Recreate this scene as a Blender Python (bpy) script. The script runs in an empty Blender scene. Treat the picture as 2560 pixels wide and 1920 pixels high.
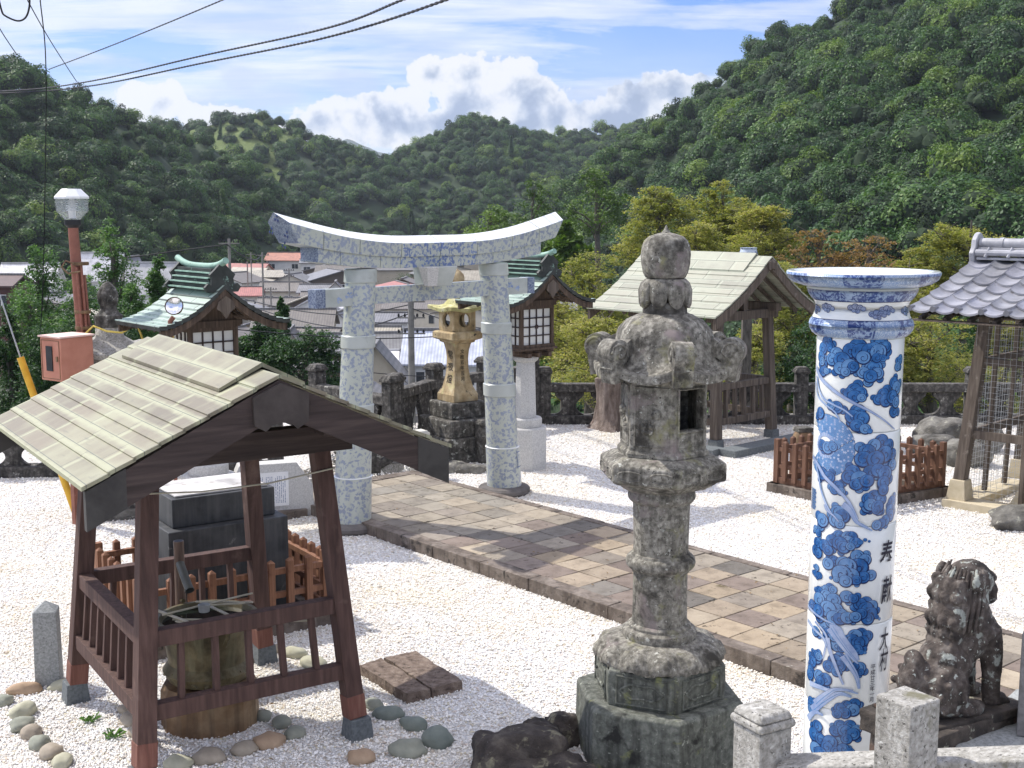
import bpy, bmesh, math, random
from mathutils import Vector, Matrix, noise
R = math.radians
C = bpy.context.scene.collection
scn = bpy.context.scene
random.seed(7)
# ---------------------------------------------------------------- camera
cam = bpy.data.cameras.new('camera'); co = bpy.data.objects.new('camera', cam); C.objects.link(co)
cam.sensor_width = 36; cam.lens = 43.7; cam.clip_start = 0.1; cam.clip_end = 20000
co.location = (0, 0, 3.91); co.rotation_euler = (R(82.0), 0, 0); scn.camera = co
# ---------------------------------------------------------------- sun, sky, exposure
SUN_EL, SUN_AZ = R(50), math.atan2(0.48, -0.87)          # direction towards the sun (from +X, anticlockwise)
sd = Vector((math.cos(SUN_AZ) * math.cos(SUN_EL), math.sin(SUN_AZ) * math.cos(SUN_EL), math.sin(SUN_EL)))
sl = bpy.data.lights.new('sun', 'SUN'); sl.energy = 3.0; sl.angle = R(0.55); sl.color = (1, 0.955, 0.88)
so = bpy.data.objects.new('sun', sl); C.objects.link(so); so.rotation_euler = sd.to_track_quat('Z', 'Y').to_euler()
so.location = (-10, 8, 30)
scn.view_settings.view_transform = 'Standard'; scn.view_settings.look = 'None'
scn.view_settings.exposure = 0.88; scn.view_settings.gamma = 1
W = bpy.data.worlds.new('World'); scn.world = W; W.use_nodes = True

class NT:
    """small node-tree writer"""
    def __init__(s, tree): s.t = tree; s.n = tree.nodes; s.l = tree.links
    def node(s, typ, ins=None, **kw):
        n = s.n.new(typ)
        for k, v in kw.items(): setattr(n, k, v)
        for k, v in (ins or {}).items(): s.put(n, k, v)
        return n
    def put(s, n, k, v):
        sock = n.inputs[k]
        if isinstance(v, bpy.types.NodeSocket): s.l.new(v, sock)
        elif isinstance(v, bpy.types.Node): s.l.new(v.outputs[0], sock)
        else:
            if hasattr(sock.default_value, '__len__') and len(sock.default_value) == 4 and len(v) == 3: v = (*v, 1)
            sock.default_value = v
    def math(s, op, a, b=0.0, c=None, clamp=False):
        n = s.node('ShaderNodeMath', operation=op, use_clamp=clamp); s.put(n, 0, a); s.put(n, 1, b)
        if c is not None: s.put(n, 2, c)
        return n.outputs[0]
    def ramp(s, fac, stops, interp='LINEAR'):
        n = s.node('ShaderNodeValToRGB'); n.color_ramp.interpolation = interp; e = n.color_ramp.elements
        while len(e) > 1: e.remove(e[-1])
        for i, (p, c) in enumerate(stops):
            x = e[0] if i == 0 else e.new(p)
            x.position = p
            x.color = (c, c, c, 1) if isinstance(c, (int, float)) else (*c[:3], 1)
        s.put(n, 0, fac); return n.outputs[0]
    def mix(s, fac, a, b, mode='MIX'):
        n = s.node('ShaderNodeMix', data_type='RGBA', blend_type=mode)
        s.put(n, 0, fac); s.put(n, 6, a); s.put(n, 7, b); return n.outputs[2]
    def noise(s, vec, scale, detail=4, rough=.55, dist=0.0, out=0):
        n = s.node('ShaderNodeTexNoise', {'Scale': scale, 'Detail': detail, 'Roughness': rough, 'Distortion': dist})
        if vec is not None: s.put(n, 'Vector', vec)
        return n.outputs[out]
    def mapv(s, vec, scale=(1, 1, 1), rot=(0, 0, 0), loc=(0, 0, 0)):
        n = s.node('ShaderNodeMapping', {'Scale': scale, 'Rotation': rot, 'Location': loc}); s.put(n, 'Vector', vec); return n.outputs[0]

def hexc(h):
    h = h.lstrip('#'); v = [int(h[i:i + 2], 16) / 255 for i in (0, 2, 4)]
    return tuple(x / 12.92 if x <= .04045 else ((x + .055) / 1.055) ** 2.4 for x in v)

# ---- world: Nishita sky with broken clouds
wn = NT(W.node_tree); wn.n.clear()
sky = wn.node('ShaderNodeTexSky', sky_type='NISHITA', sun_disc=False, sun_elevation=SUN_EL, sun_rotation=math.pi / 2 - SUN_AZ,
              altitude=100, air_density=1.0, dust_density=.6, ozone_density=2.2)
tc = wn.node('ShaderNodeTexCoord'); gen = tc.outputs['Generated']
sep = wn.node('ShaderNodeSeparateXYZ', {0: gen})
zc = wn.math('MAXIMUM', sep.outputs[2], 0.0)
den = wn.math('ADD', zc, .09)
px = wn.math('DIVIDE', sep.outputs[0], den); py = wn.math('DIVIDE', sep.outputs[1], den)
flat = wn.node('ShaderNodeCombineXYZ', {0: px, 1: py, 2: 0.0}).outputs[0]
veil = wn.noise(wn.mapv(flat, (.50, 1.0, 1), (0, 0, R(-22)), (3.1, .4, 0)), 1.25, 10, .63, .45)
veil = wn.ramp(veil, [(.42, 0), (.47, .5), (.54, .92), (.70, 1.0)])
fine = wn.noise(wn.mapv(flat, (.35, 1.7, 1), (0, 0, R(-16)), (1.2, 5, 0)), 3.6, 9, .66, .5)
veil = wn.math('MULTIPLY', veil, wn.ramp(fine, [(.30, .50), (.56, 1.0)]))
def puff(az, el, ra, re):
    a = wn.node('ShaderNodeMath', operation='ARCTAN2'); wn.put(a, 0, sep.outputs[0]); wn.put(a, 1, sep.outputs[1])
    el_ = wn.math('ARCSINE', sep.outputs[2])
    u = wn.math('DIVIDE', wn.math('SUBTRACT', a.outputs[0], R(az)), R(ra)); v = wn.math('DIVIDE', wn.math('SUBTRACT', el_, R(el)), R(re))
    d = wn.math('ADD', wn.math('MULTIPLY', u, u), wn.math('MULTIPLY', v, v))
    return wn.math('SUBTRACT', 1.0, wn.math('SQRT', d))
def cloudlayer(puffs, amp, edge, nsc):
    body = None
    for p in puffs:
        q = puff(*p); body = q if body is None else wn.math('MAXIMUM', body, q)
    cn = wn.noise(gen, nsc, 8, .60, .15)
    b = wn.math('ADD', body, wn.math('MULTIPLY', wn.math('SUBTRACT', cn, .5), amp))
    return b, wn.ramp(b, [(.03, 0), (.03 + edge, .9), (.03 + edge * 2.6, 1)]), cn
# big cumulus and the white banks behind the hills
P1 = [(-2.0, 6.0, 1.8, 1.0), (-.4, 5.6, 2.1, 1.25), (-3.5, 5.9, 1.2, .75), (.4, 4.9, 1.7, 1.3), (-1.2, 5.0, 3.2, 1.4), (-4.6, 4.6, 1.3, .9), (-4.6, 3.6, 2.2, 1.2), (-8.2, 3.9, 1.8, 1.0), (-9.8, 3.3, 1.9, .9), (-7.0, 3.7, 2.0, 1.1), (5.9, 4.7, 2.2, .9), (7.6, 5.0, 2.2, 1.1), (4.2, 4.1, 2.4, 1.0), (-15.6, 4.6, 1.6, .9), (-13.0, 4.0, 2.2, .8), (-5.9, 4.4, 1.2, .7), (-2.2, 3.5, 3.6, 1.5), (1.8, 4.0, 1.8, .9)]
b1, m1, cn = cloudlayer(P1, 2.4, .075, 30)
cs = wn.noise(gen, 24, 7, .55, .1); sh = wn.noise(wn.mapv(gen, (1, 1, 1), (0, 0, 0), (.011, 0, -.011)), 24, 7, .55, .1)
relief = wn.math('ADD', wn.math('MULTIPLY', wn.math('SUBTRACT', cs, sh), 2.0), wn.math('MULTIPLY', b1, -.35))
az_ = wn.math('MULTIPLY', sep.outputs[0], -1.6); relief = wn.math('ADD', relief, wn.math('ADD', az_, wn.math('MULTIPLY', wn.math('SUBTRACT', sep.outputs[2], .085), 8.5)))
c1 = wn.ramp(wn.math('ADD', relief, .70), [(.18, hexc('#8fa3c2')), (.36, hexc('#b9c7dc')), (.56, hexc('#eef2f7')), (.68, (1, 1, 1))])
# grey-blue flat clouds drifting in front of the haze
P2 = [(-12.0, 5.7, 1.6, .55), (-10.3, 4.9, 1.9, .6), (-7.2, 5.5, 2.3, .7), (-13.6, 4.2, 2.0, .7), (1.2, 3.9, 2.2, .7), (3.2, 5.0, 2.2, .6)]
b2, m2, _ = cloudlayer(P2, 2.6, .42, 19)
n7 = wn.noise(flat, 1.7, 5, .55)
skyb = wn.mix(1.0, sky.outputs[0], (.027, .048, .092), 'MULTIPLY')
vs = wn.ramp(n7, [(.35, hexc('#c9d6ea')), (.58, hexc('#f1f4f9'))])
low = wn.ramp(sep.outputs[2], [(.03, .75), (.09, .35), (.16, 0)])
veil2 = wn.math('MAXIMUM', veil, low)
s1 = wn.mix(wn.math('MULTIPLY', veil2, .93), skyb, wn.mix(1.0, vs, (.60, .605, .615), 'MULTIPLY'))
s1 = wn.mix(wn.math('MULTIPLY', m2, .62), s1, (.30, .365, .48))
s2 = wn.mix(wn.math('MULTIPLY', m1, .98), s1, wn.mix(1.0, c1, (.54, .54, .54), 'MULTIPLY'))
# unseen sky overhead, above the view, scaled brighter and warmer as added fill light
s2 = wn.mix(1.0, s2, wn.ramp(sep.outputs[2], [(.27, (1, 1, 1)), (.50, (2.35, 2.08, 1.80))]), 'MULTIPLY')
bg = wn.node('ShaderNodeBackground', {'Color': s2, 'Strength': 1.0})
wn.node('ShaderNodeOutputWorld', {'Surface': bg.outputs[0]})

# ---------------------------------------------------------------- mesh writer
class MB:
    def __init__(s): s.v = []; s.f = []; s.m = []; s.c = []; s.cur = 0; s.col = None
    def add(s, vs, fs, mi=None):
        k = len(s.v); s.v += [tuple(p) for p in vs]
        mi = s.cur if mi is None else mi
        for f in fs: s.f.append([k + i for i in f]); s.m.append(mi); s.c.append(s.col)
    def hexa(s, p, mi=None):  # 8 corners, bottom ring then top ring
        s.add(p, [(0, 3, 2, 1), (4, 5, 6, 7), (0, 1, 5, 4), (1, 2, 6, 5), (2, 3, 7, 6), (3, 0, 4, 7)], mi)
    def box(s, cx, cy, z0, sx, sy, h, rz=0, taper=1.0, mi=None):
        a = math.cos(rz); b = math.sin(rz); out = []
        for z, t in ((z0, 1.0), (z0 + h, taper)):
            for x, y in ((-sx / 2, -sy / 2), (sx / 2, -sy / 2), (sx / 2, sy / 2), (-sx / 2, sy / 2)):
                x *= t; y *= t; out.append((cx + a * x - b * y, cy + b * x + a * y, z))
        s.hexa(out, mi)
    def beam(s, p0, p1, w, h, up=(0, 0, 1), w1=None, h1=None, mi=None):
        p0 = Vector(p0); p1 = Vector(p1); d = (p1 - p0).normalized(); up = Vector(up)
        x = d.cross(up)
        if x.length < 1e-4: x = d.cross(Vector((0, 1, 0)))
        x.normalize(); y = x.cross(d)
        w1 = w if w1 is None else w1; h1 = h if h1 is None else h1
        o = []
        for p, a, b in ((p0, w, h), (p1, w1, h1)):
            for i, j in ((-1, -1), (1, -1), (1, 1), (-1, 1)): o.append(p + x * (i * a / 2) + y * (j * b / 2))
        s.hexa([o[0], o[1], o[2], o[3], o[4], o[5], o[6], o[7]], mi)
    def tube(s, pts, r, n=8, mi=None, cap=True):
        pts = [Vector(p) for p in pts]; rs = r if isinstance(r, (list, tuple)) else [r] * len(pts)
        d0 = (pts[1] - pts[0]).normalized(); ref = Vector((0, 0, 1)) if abs(d0.z) < .9 else Vector((1, 0, 0))
        x = d0.cross(ref).normalized(); vs = []; N = len(pts)
        for i, p in enumerate(pts):
            d = (pts[min(i + 1, N - 1)] - pts[max(i - 1, 0)]).normalized()
            x = (x - d * x.dot(d)).normalized(); y = d.cross(x)
            for k in range(n):
                a = 2 * math.pi * k / n; vs.append(p + (x * math.cos(a) + y * math.sin(a)) * rs[i])
        fs = [(i * n + k, i * n + (k + 1) % n, (i + 1) * n + (k + 1) % n, (i + 1) * n + k) for i in range(N - 1) for k in range(n)]
        if cap: fs += [tuple(range(n))[::-1], tuple((N - 1) * n + k for k in range(n))]
        s.add(vs, fs, mi)
    def lathe(s, prof, n=32, cx=0, cy=0, rot=0, mi=None, fn=None, cap=True):
        vs = []
        for r, z in prof:
            for k in range(n):
                a = rot + 2 * math.pi * k / n
                rr, zz = (r, z) if fn is None else fn(r, z, a)
                vs.append((cx + rr * math.cos(a), cy + rr * math.sin(a), zz))
        N = len(prof)
        fs = [(i * n + k, i * n + (k + 1) % n, (i + 1) * n + (k + 1) % n, (i + 1) * n + k) for i in range(N - 1) for k in range(n)]
        if cap: fs += [tuple(range(n))[::-1], tuple((N - 1) * n + k for k in range(n))]
        s.add(vs, fs, mi)
    def prism(s, poly, z0, z1, mi=None):
        n = len(poly); vs = [(x, y, z0) for x, y in poly] + [(x, y, z1) for x, y in poly]
        s.add(vs, [tuple(range(n))[::-1], tuple(range(n, 2 * n))] + [(i, (i + 1) % n, n + (i + 1) % n, n + i) for i in range(n)], mi)
    def extr(s, poly, o, ax, ay, an, th, mi=None):
        """polygon (in ax, ay from origin o) pushed th along an"""
        o = Vector(o); ax = Vector(ax); ay = Vector(ay); an = Vector(an) * th; n = len(poly)
        a = [o + ax * x + ay * y for x, y in poly]; b_ = [p + an for p in a]
        s.add(a + b_, [tuple(range(n))[::-1], tuple(range(n, 2 * n))] + [(i, (i + 1) % n, n + (i + 1) % n, n + i) for i in range(n)], mi)
    def quad(s, a, b, c, d, mi=None): s.add([a, b, c, d], [(0, 1, 2, 3)], mi)
    def xf(s, M):
        s.v = [tuple(M @ Vector(p)) for p in s.v]; return s
    def build(s, name, mats, parent=None, ang=32, bevel=0, sub=0, loc=None, rz=None, recalc=True):
        me = bpy.data.meshes.new(name); me.from_pydata(s.v, [], s.f)
        if not isinstance(mats, (list, tuple)): mats = [mats]
        for m in mats: me.materials.append(m)
        me.polygons.foreach_set('material_index', s.m)
        if any(c is not None for c in s.c):
            ca = me.color_attributes.new('tone', 'FLOAT_COLOR', 'CORNER'); buf = []
            for f, c in zip(s.f, s.c):
                c = c or (1, 1, 1)
                buf += [c[0], c[1], c[2], 1.0] * len(f)
            ca.data.foreach_set('color', buf)
        if recalc:
            bm = bmesh.new(); bm.from_mesh(me); bmesh.ops.recalc_face_normals(bm, faces=bm.faces); bm.to_mesh(me); bm.free()
        if ang:
            me.polygons.foreach_set('use_smooth', [True] * len(me.polygons)); me.set_sharp_from_angle(angle=R(ang))
        me.validate(); me.update()
        o = bpy.data.objects.new(name, me); C.objects.link(o)
        if parent: o.parent = parent
        if bevel:
            b = o.modifiers.new('bevel', 'BEVEL'); b.width = bevel; b.segments = 2; b.limit_method = 'ANGLE'; b.angle_limit = R(40); b.harden_normals = True
        if sub:
            b = o.modifiers.new('sub', 'SUBSURF'); b.levels = sub; b.render_levels = sub
        if loc: o.location = loc
        if rz is not None: o.rotation_euler = (0, 0, rz)
        return o

def tag(o, label=None, cat=None, group=None, kind=None):
    if label: o['label'] = label
    if cat: o['category'] = cat
    if group: o['group'] = group
    if kind: o['kind'] = kind
    return o
def thing(name, label, cat, loc=(0, 0, 0), rz=0, group=None):
    o = bpy.data.objects.new(name, None); C.objects.link(o); o.location = loc; o.rotation_euler = (0, 0, rz); o.empty_display_size = .2
    return tag(o, label, cat, group)
def dup(o, loc=None, rz=None, label=None, parent=None):
    c = o.copy(); C.objects.link(c)
    if parent: c.parent = parent
    if loc is not None: c.location = loc
    if rz is not None: c.rotation_euler = (0, 0, rz)
    if label: c['label'] = label
    for ch in list(o.children): dup(ch, parent=c)
    return c

# ---------------------------------------------------------------- materials
def newmat(name):
    m = bpy.data.materials.new(name); m.use_nodes = True; t = NT(m.node_tree); t.n.clear()
    p = t.node('ShaderNodeBsdfPrincipled'); o = t.node('ShaderNodeOutputMaterial'); t.l.new(p.outputs[0], o.inputs[0])
    return m, t, p
def surf(name, stops, scale=6, detail=6, rough=.85, bump=.3, bscale=40, bdist=.01, stretch=(1, 1, 1), spots=(), tone=False, metal=0, streak=None, spec=.35, dist=0.2, bdetail=5, coat=0):
    """noise-driven surface: stops = colour ramp; spots = [(colour, scale, threshold, softness)]; streak = (colour, amount): run-off down the faces"""
    m, t, p = newmat(name)
    vec = t.mapv(t.node('ShaderNodeTexCoord').outputs['Object'], stretch)
    col = t.ramp(t.noise(vec, scale, detail, .6, dist), stops)
    raw = t.node('ShaderNodeTexCoord').outputs['Object']
    if streak:
        sv = t.mapv(raw, (9, 9, .7)); f = t.ramp(t.noise(sv, 1.6, 5, .6), [(.45, 0), (.66, 1)])
        col = t.mix(t.math('MULTIPLY', f, streak[1]), col, streak[0])
    for i, (c, sc, th, sf) in enumerate(spots):
        f = t.ramp(t.noise(t.mapv(raw, loc=(3.7 * i + 1, 1.3 * i, .9 * i)), sc, 6, .62, .3), [(th, 0), (min(1, th + sf), 1)])
        col = t.mix(f, col, c)
    if tone:
        a = t.node('ShaderNodeVertexColor', layer_name='tone'); col = t.mix(1.0, col, a.outputs[0], 'MULTIPLY')
    t.put(p, 'Base Color', col); t.put(p, 'Roughness', rough); t.put(p, 'Metallic', metal); t.put(p, 'Specular IOR Level', spec)
    if coat: t.put(p, 'Coat Weight', coat); t.put(p, 'Coat Roughness', .08)
    if bump:
        h = t.noise(vec if stretch != (1, 1, 1) else raw, bscale, bdetail, .65)
        b_ = t.node('ShaderNodeBump', {'Strength': bump, 'Distance': bdist, 'Height': h}); t.put(p, 'Normal', b_.outputs[0])
    return m
H = hexc
M = {}
M['gravel'] = None
M['lantern'] = surf('weathered_stone', [(.34, (.105, .097, .080)), (.46, (.18, .168, .142)), (.56, (.27, .255, .215)), (.70, (.38, .36, .31))], 28, 10, .93, .7, 90, .005,
                    spots=[((.44, .44, .39), 24, .635, .03), ((.23, .22, .12), 5.5, .58, .12), ((.045, .041, .034), 4.5, .54, .12), ((.035, .032, .028), 50, .62, .04), ((.24, .20, .19), 3, .58, .1)], streak=((.05, .046, .038), .65))
M['lantern_base'] = surf('greenish_stone', [(.34, (.085, .09, .074)), (.5, (.135, .142, .12)), (.66, (.20, .205, .175))], 24, 10, .93, .7, 60, .007,
                    spots=[((.30, .31, .26), 26, .63, .05), ((.19, .20, .09), 6, .60, .08), ((.025, .025, .022), 5, .56, .12), ((.04, .04, .036), 40, .65, .04)], streak=((.035, .035, .03), .75))
M['darkstone'] = surf('dark_mossy_stone', [(.3, (.035, .032, .028)), (.5, (.10, .092, .08)), (.68, (.23, .22, .195))], 14, 9, .95, .9, 30, .02,
                    spots=[((.42, .42, .37), 12, .60, .06), ((.02, .02, .018), 3, .55, .12)], streak=((.03, .03, .026), .6))
M['balu'] = surf('balustrade_stone', [(.3, (.032, .03, .028)), (.5, (.085, .078, .07)), (.68, (.19, .18, .16))], 14, 9, .95, .8, 30, .02,
                    spots=[((.36, .35, .31), 9, .62, .06)], streak=((.02, .02, .018), .7))
M['yellowstone'] = surf('ochre_sandstone', [(.3, (.24, .17, .085)), (.5, (.42, .32, .18)), (.7, (.55, .46, .31))], 5, 7, .92, .6, 40, .012,
                    spots=[((.05, .045, .035), 8, .63, .05), ((.45, .42, .2), 4, .62, .1)], streak=((.13, .10, .06), .5))
M['granite'] = surf('light_granite', [(.35, (.42, .41, .39)), (.6, (.58, .57, .54))], 60, 4, .85, .35, 120, .004, spots=[((.25, .25, .24), 90, .66, .04)])
M['granitepost'] = surf('speckled_granite', [(.36, (.25, .24, .215)), (.5, (.36, .345, .31)), (.64, (.47, .455, .42))], 45, 8, .9, .9, 90, .008, spots=[((.08, .075, .065), 55, .60, .05), ((.55, .54, .5), 26, .64, .04), ((.16, .15, .10), 6, .6, .1)], streak=((.12, .11, .09), .4))
M['greygranite'] = surf('grey_granite', [(.35, (.22, .23, .22)), (.6, (.35, .36, .35))], 50, 5, .85, .3, 120, .004, spots=[((.14, .14, .14), 80, .6, .05)])
M['footing'] = surf('blue_grey_footing', [(.35, (.09, .10, .105)), (.6, (.15, .165, .17))], 40, 5, .85, .3, 120, .004)
M['blackgranite'] = surf('dark_granite', [(.35, (.022, .024, .027)), (.6, (.05, .052, .055))], 5, 6, .6, .15, 60, .004, streak=((.12, .12, .115), .35), spots=[((.2, .2, .19), 5, .66, .08)])
M['capgranite'] = surf('pale_granite_cap', [(.35, (.30, .29, .28)), (.6, (.62, .60, .57))], 3.5, 6, .8, .2, 60, .006, spots=[((.20, .17, .14), 4, .60, .1)])
def wood(name, a, b_, c, sc=1.0, rough=.8, spots=(), axis='z', bump=.35):
    st = {'z': (26, 26, 1.6), 'x': (1.6, 26, 26), 'y': (26, 1.6, 26)}[axis]
    return surf(name, [(.3, a), (.5, b_), (.72, c)], 1.0 * sc, 6, rough, bump, 2.4, .006, stretch=st, spots=spots)
M['wood'] = wood('stained_red_brown_wood', (.050, .028, .022), (.082, .045, .036), (.125, .072, .058), spots=[((.17, .11, .088), 2.2, .63, .12), ((.04, .025, .02), 3.1, .66, .08)])
M['woodnew'] = wood('bare_reddish_wood', (.12, .05, .036), (.17, .072, .052), (.23, .11, .08))
M['wooddark'] = wood('dark_gable_wood', (.030, .021, .018), (.050, .035, .031), (.078, .056, .048), axis='x')
M['woodplate'] = surf('grey_brown_gable_plate', [(.3, (.042, .034, .030)), (.6, (.068, .056, .050))], 5, 5, .8, .2, 30, .004)
M['wornwood'] = wood('weathered_grey_brown_wood', (.055, .042, .032), (.105, .082, .064), (.17, .14, .112), spots=[((.22, .19, .16), 5, .62, .08)])
M['picket'] = wood('orange_brown_picket_wood', (.14, .066, .036), (.21, .10, .056), (.29, .15, .09), spots=[((.12, .05, .03), 6, .6, .1)])
M['picketred'] = wood('red_brown_picket_wood', (.105, .052, .032), (.155, .08, .05), (.22, .12, .08))
M['lampwood'] = wood('brown_lamp_wood', (.040, .027, .019), (.085, .058, .040), (.15, .105, .072))
M['sleeve'] = surf('blackish_metal_sleeve', [(.3, (.022, .020, .018)), (.6, (.05, .046, .042))], 6, 6, .6, .2, 30, .004)
M['bamboo'] = surf('dark_bamboo', [(.3, (.07, .04, .028)), (.6, (.16, .10, .07))], 3, 4, .45, .1, 30, .003, stretch=(20, 20, 1))
M['bamboolt'] = surf('pale_dry_bamboo', [(.3, (.30, .27, .19)), (.6, (.50, .46, .36))], 3, 4, .55, .1, 30, .003)
M['bamboogreen'] = surf('grey_bamboo_spout', [(.3, (.05, .05, .04)), (.6, (.13, .13, .11))], 3, 4, .4, .1, 30, .003)
M['paper'] = surf('white_lamp_pane', [(.3, (.62, .61, .54)), (.6, (.72, .71, .65))], 3, 3, .5, 0)
M['bronze'] = surf('patinated_bronze', [(.3, (.045, .036, .018)), (.5, (.11, .088, .045)), (.7, (.19, .155, .085))], 7, 6, .5, .3, 40, .006, metal=.35, streak=((.19, .18, .11), .6))
M['rust'] = surf('rust_stained_stone', [(.3, (.10, .055, .025)), (.5, (.20, .12, .06)), (.7, (.30, .21, .12))], 4, 6, .6, .3, 30, .008, streak=((.06, .04, .025), .6))
M['redpaint'] = surf('red_oxide_paint', [(.3, (.19, .075, .05)), (.6, (.27, .11, .075))], 6, 5, .5, .15, 40, .003, spots=[((.50, .27, .2), 9, .64, .06)])
M['boxpaint'] = surf('salmon_painted_steel', [(.3, (.42, .17, .11)), (.6, (.50, .22, .15))], 5, 5, .55, .08, 30, .003, spots=[((.30, .10, .06), 7, .68, .06)])
M['glint'] = None
M['boxtop'] = surf('faded_pink_paint', [(.3, (.62, .40, .34)), (.6, (.74, .55, .48))], 5, 5, .6, .05, 30, .003)
M['black'] = surf('black_rubber', [(.3, (.012, .012, .013)), (.6, (.025, .025, .027))], 8, 3, .6, 0)
M['yellow'] = surf('yellow_plastic', [(.3, (.55, .30, .02)), (.6, (.68, .40, .04))], 6, 4, .5, .05, 30, .003)
M['rope'] = surf('yellow_rope', [(.3, (.52, .38, .06)), (.6, (.72, .56, .14))], 60, 3, .8, .4, 160, .003)
M['steel'] = surf('galvanised_steel', [(.3, (.32, .33, .33)), (.6, (.50, .51, .50))], 12, 4, .45, .05, 40, .002, metal=.5)
M['chrome'] = surf('chrome_reflector', [(.3, (.75, .75, .76)), (.6, (.85, .85, .86))], 5, 2, .14, .3, 22, .01, metal=1)
M['white'] = surf('white_enamel', [(.3, (.74, .74, .73)), (.6, (.80, .80, .79))], 8, 3, .4, 0)
M['slab'] = surf('rough_red_brown_slab', [(.3, (.10, .072, .055)), (.5, (.20, .15, .118)), (.7, (.30, .24, .19))], 16, 8, .95, 1.0, 30, .03, spots=[((.06, .045, .035), 22, .58, .08)])
M['stump'] = surf('old_timber_stump', [(.3, (.10, .075, .062)), (.5, (.21, .165, .14)), (.7, (.34, .285, .25))], 4, 8, .92, 1.0, 9, .05, stretch=(3, 3, .9), spots=[((.10, .03, .02), 5, .64, .05)])
for i, (a, b_) in enumerate([((.20, .21, .17), (.34, .34, .27)), ((.26, .22, .17), (.42, .36, .28)), ((.13, .155, .135), (.23, .255, .22)), ((.33, .32, .23), (.50, .48, .36)), ((.30, .205, .13), (.46, .33, .22))]):
    M['cobble%d' % i] = surf('river_cobble_%s' % 'abcde'[i], [(.35, a), (.65, b_)], 4, 6, .8, .25, 30, .006)
M['rock'] = surf('dark_lichen_rock', [(.3, (.025, .021, .019)), (.5, (.07, .058, .05)), (.7, (.15, .13, .105))], 6, 9, .95, 1.0, 22, .04, spots=[((.24, .22, .15), 9, .58, .08), ((.5, .5, .46), 40, .70, .03)])
M['rockgrey'] = surf('grey_boulder', [(.3, (.06, .056, .05)), (.5, (.15, .142, .125)), (.7, (.27, .26, .23))], 4, 9, .93, .8, 16, .04, spots=[((.33, .32, .26), 8, .60, .06)])
M['palerock'] = surf('pale_rock', [(.3, (.34, .32, .27)), (.6, (.55, .53, .47))], 5, 6, .9, .5, 22, .02)
M['dogstone'] = surf('red_brown_statue_stone', [(.32, (.028, .023, .020)), (.5, (.075, .060, .051)), (.66, (.16, .138, .12))], 16, 9, .9, .9, 60, .008, stretch=(1, 1, 1),
                    spots=[((.018, .015, .013), 5, .55, .12), ((.30, .315, .28), 13, .58, .05), ((.42, .44, .39), 34, .63, .03), ((.26, .22, .13), 6, .64, .05)])
M['plinthstone'] = surf('black_lichened_plinth', [(.3, (.02, .018, .016)), (.5, (.06, .05, .042)), (.7, (.13, .105, .085))], 7, 8, .93, .8, 34, .014,
                    spots=[((.30, .29, .22), 16, .62, .05), ((.16, .075, .045), 3, .60, .1)])

# ---------------------------------------------------------------- special materials
def gravel_mat(name, flat=True):
    m, t, p = newmat(name)
    co_ = t.node('ShaderNodeTexCoord').outputs['Object']
    if flat:
        wob = t.mix(.02, co_, t.noise(co_, 30, 2, .5, 0, 1))
        v = t.node('ShaderNodeTexVoronoi', {'Scale': 46.0, 'Randomness': 1.0}, feature='F1'); t.put(v, 'Vector', wob)
        e = t.node('ShaderNodeTexVoronoi', {'Scale': 46.0, 'Randomness': 1.0}, feature='DISTANCE_TO_EDGE'); t.put(e, 'Vector', wob)
        hue = t.node('ShaderNodeSeparateColor', {0: v.outputs['Color']}).outputs[0]
        c = t.ramp(hue, [(0, (.90, .885, .86)), (.55, (.85, .83, .79)), (.80, (.76, .72, .66)), (.92, (.64, .54, .46)), (.96, (.70, .64, .46)), (1, (.42, .38, .35))])
        gap = t.ramp(e.outputs['Distance'], [(0, .62), (.08, 1)])
        c = t.mix(1.0, c, gap, 'MULTIPLY')
        hgt = t.math('MULTIPLY', t.ramp(e.outputs['Distance'], [(0, 0), (.35, 1)]), 1.0)
        b_ = t.node('ShaderNodeBump', {'Strength': 1.0, 'Distance': .012, 'Height': hgt}); t.put(p, 'Normal', b_.outputs[0])
    else:
        oi = t.node('ShaderNodeObjectInfo').outputs['Random']
        c = t.ramp(oi, [(0, (.92, .905, .88)), (.5, (.87, .85, .81)), (.80, (.78, .74, .68)), (.92, (.66, .56, .48)), (.965, (.72, .66, .48)), (1, (.42, .38, .35))])
    # broad yellowish and dusty areas of the bed
    big = t.ramp(t.noise(t.node('ShaderNodeNewGeometry').outputs['Position'], .55, 5, .6), [(.46, 0), (.66, .55)])
    c = t.mix(big, c, t.mix(1.0, c, (1.0, .94, .80), 'MULTIPLY'))
    t.put(p, 'Base Color', c); t.put(p, 'Roughness', .8); t.put(p, 'Specular IOR Level', .3)
    return m
M['gravel'] = gravel_mat('white_gravel_bed'); M['pebble'] = gravel_mat('white_pebble', False)

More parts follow.
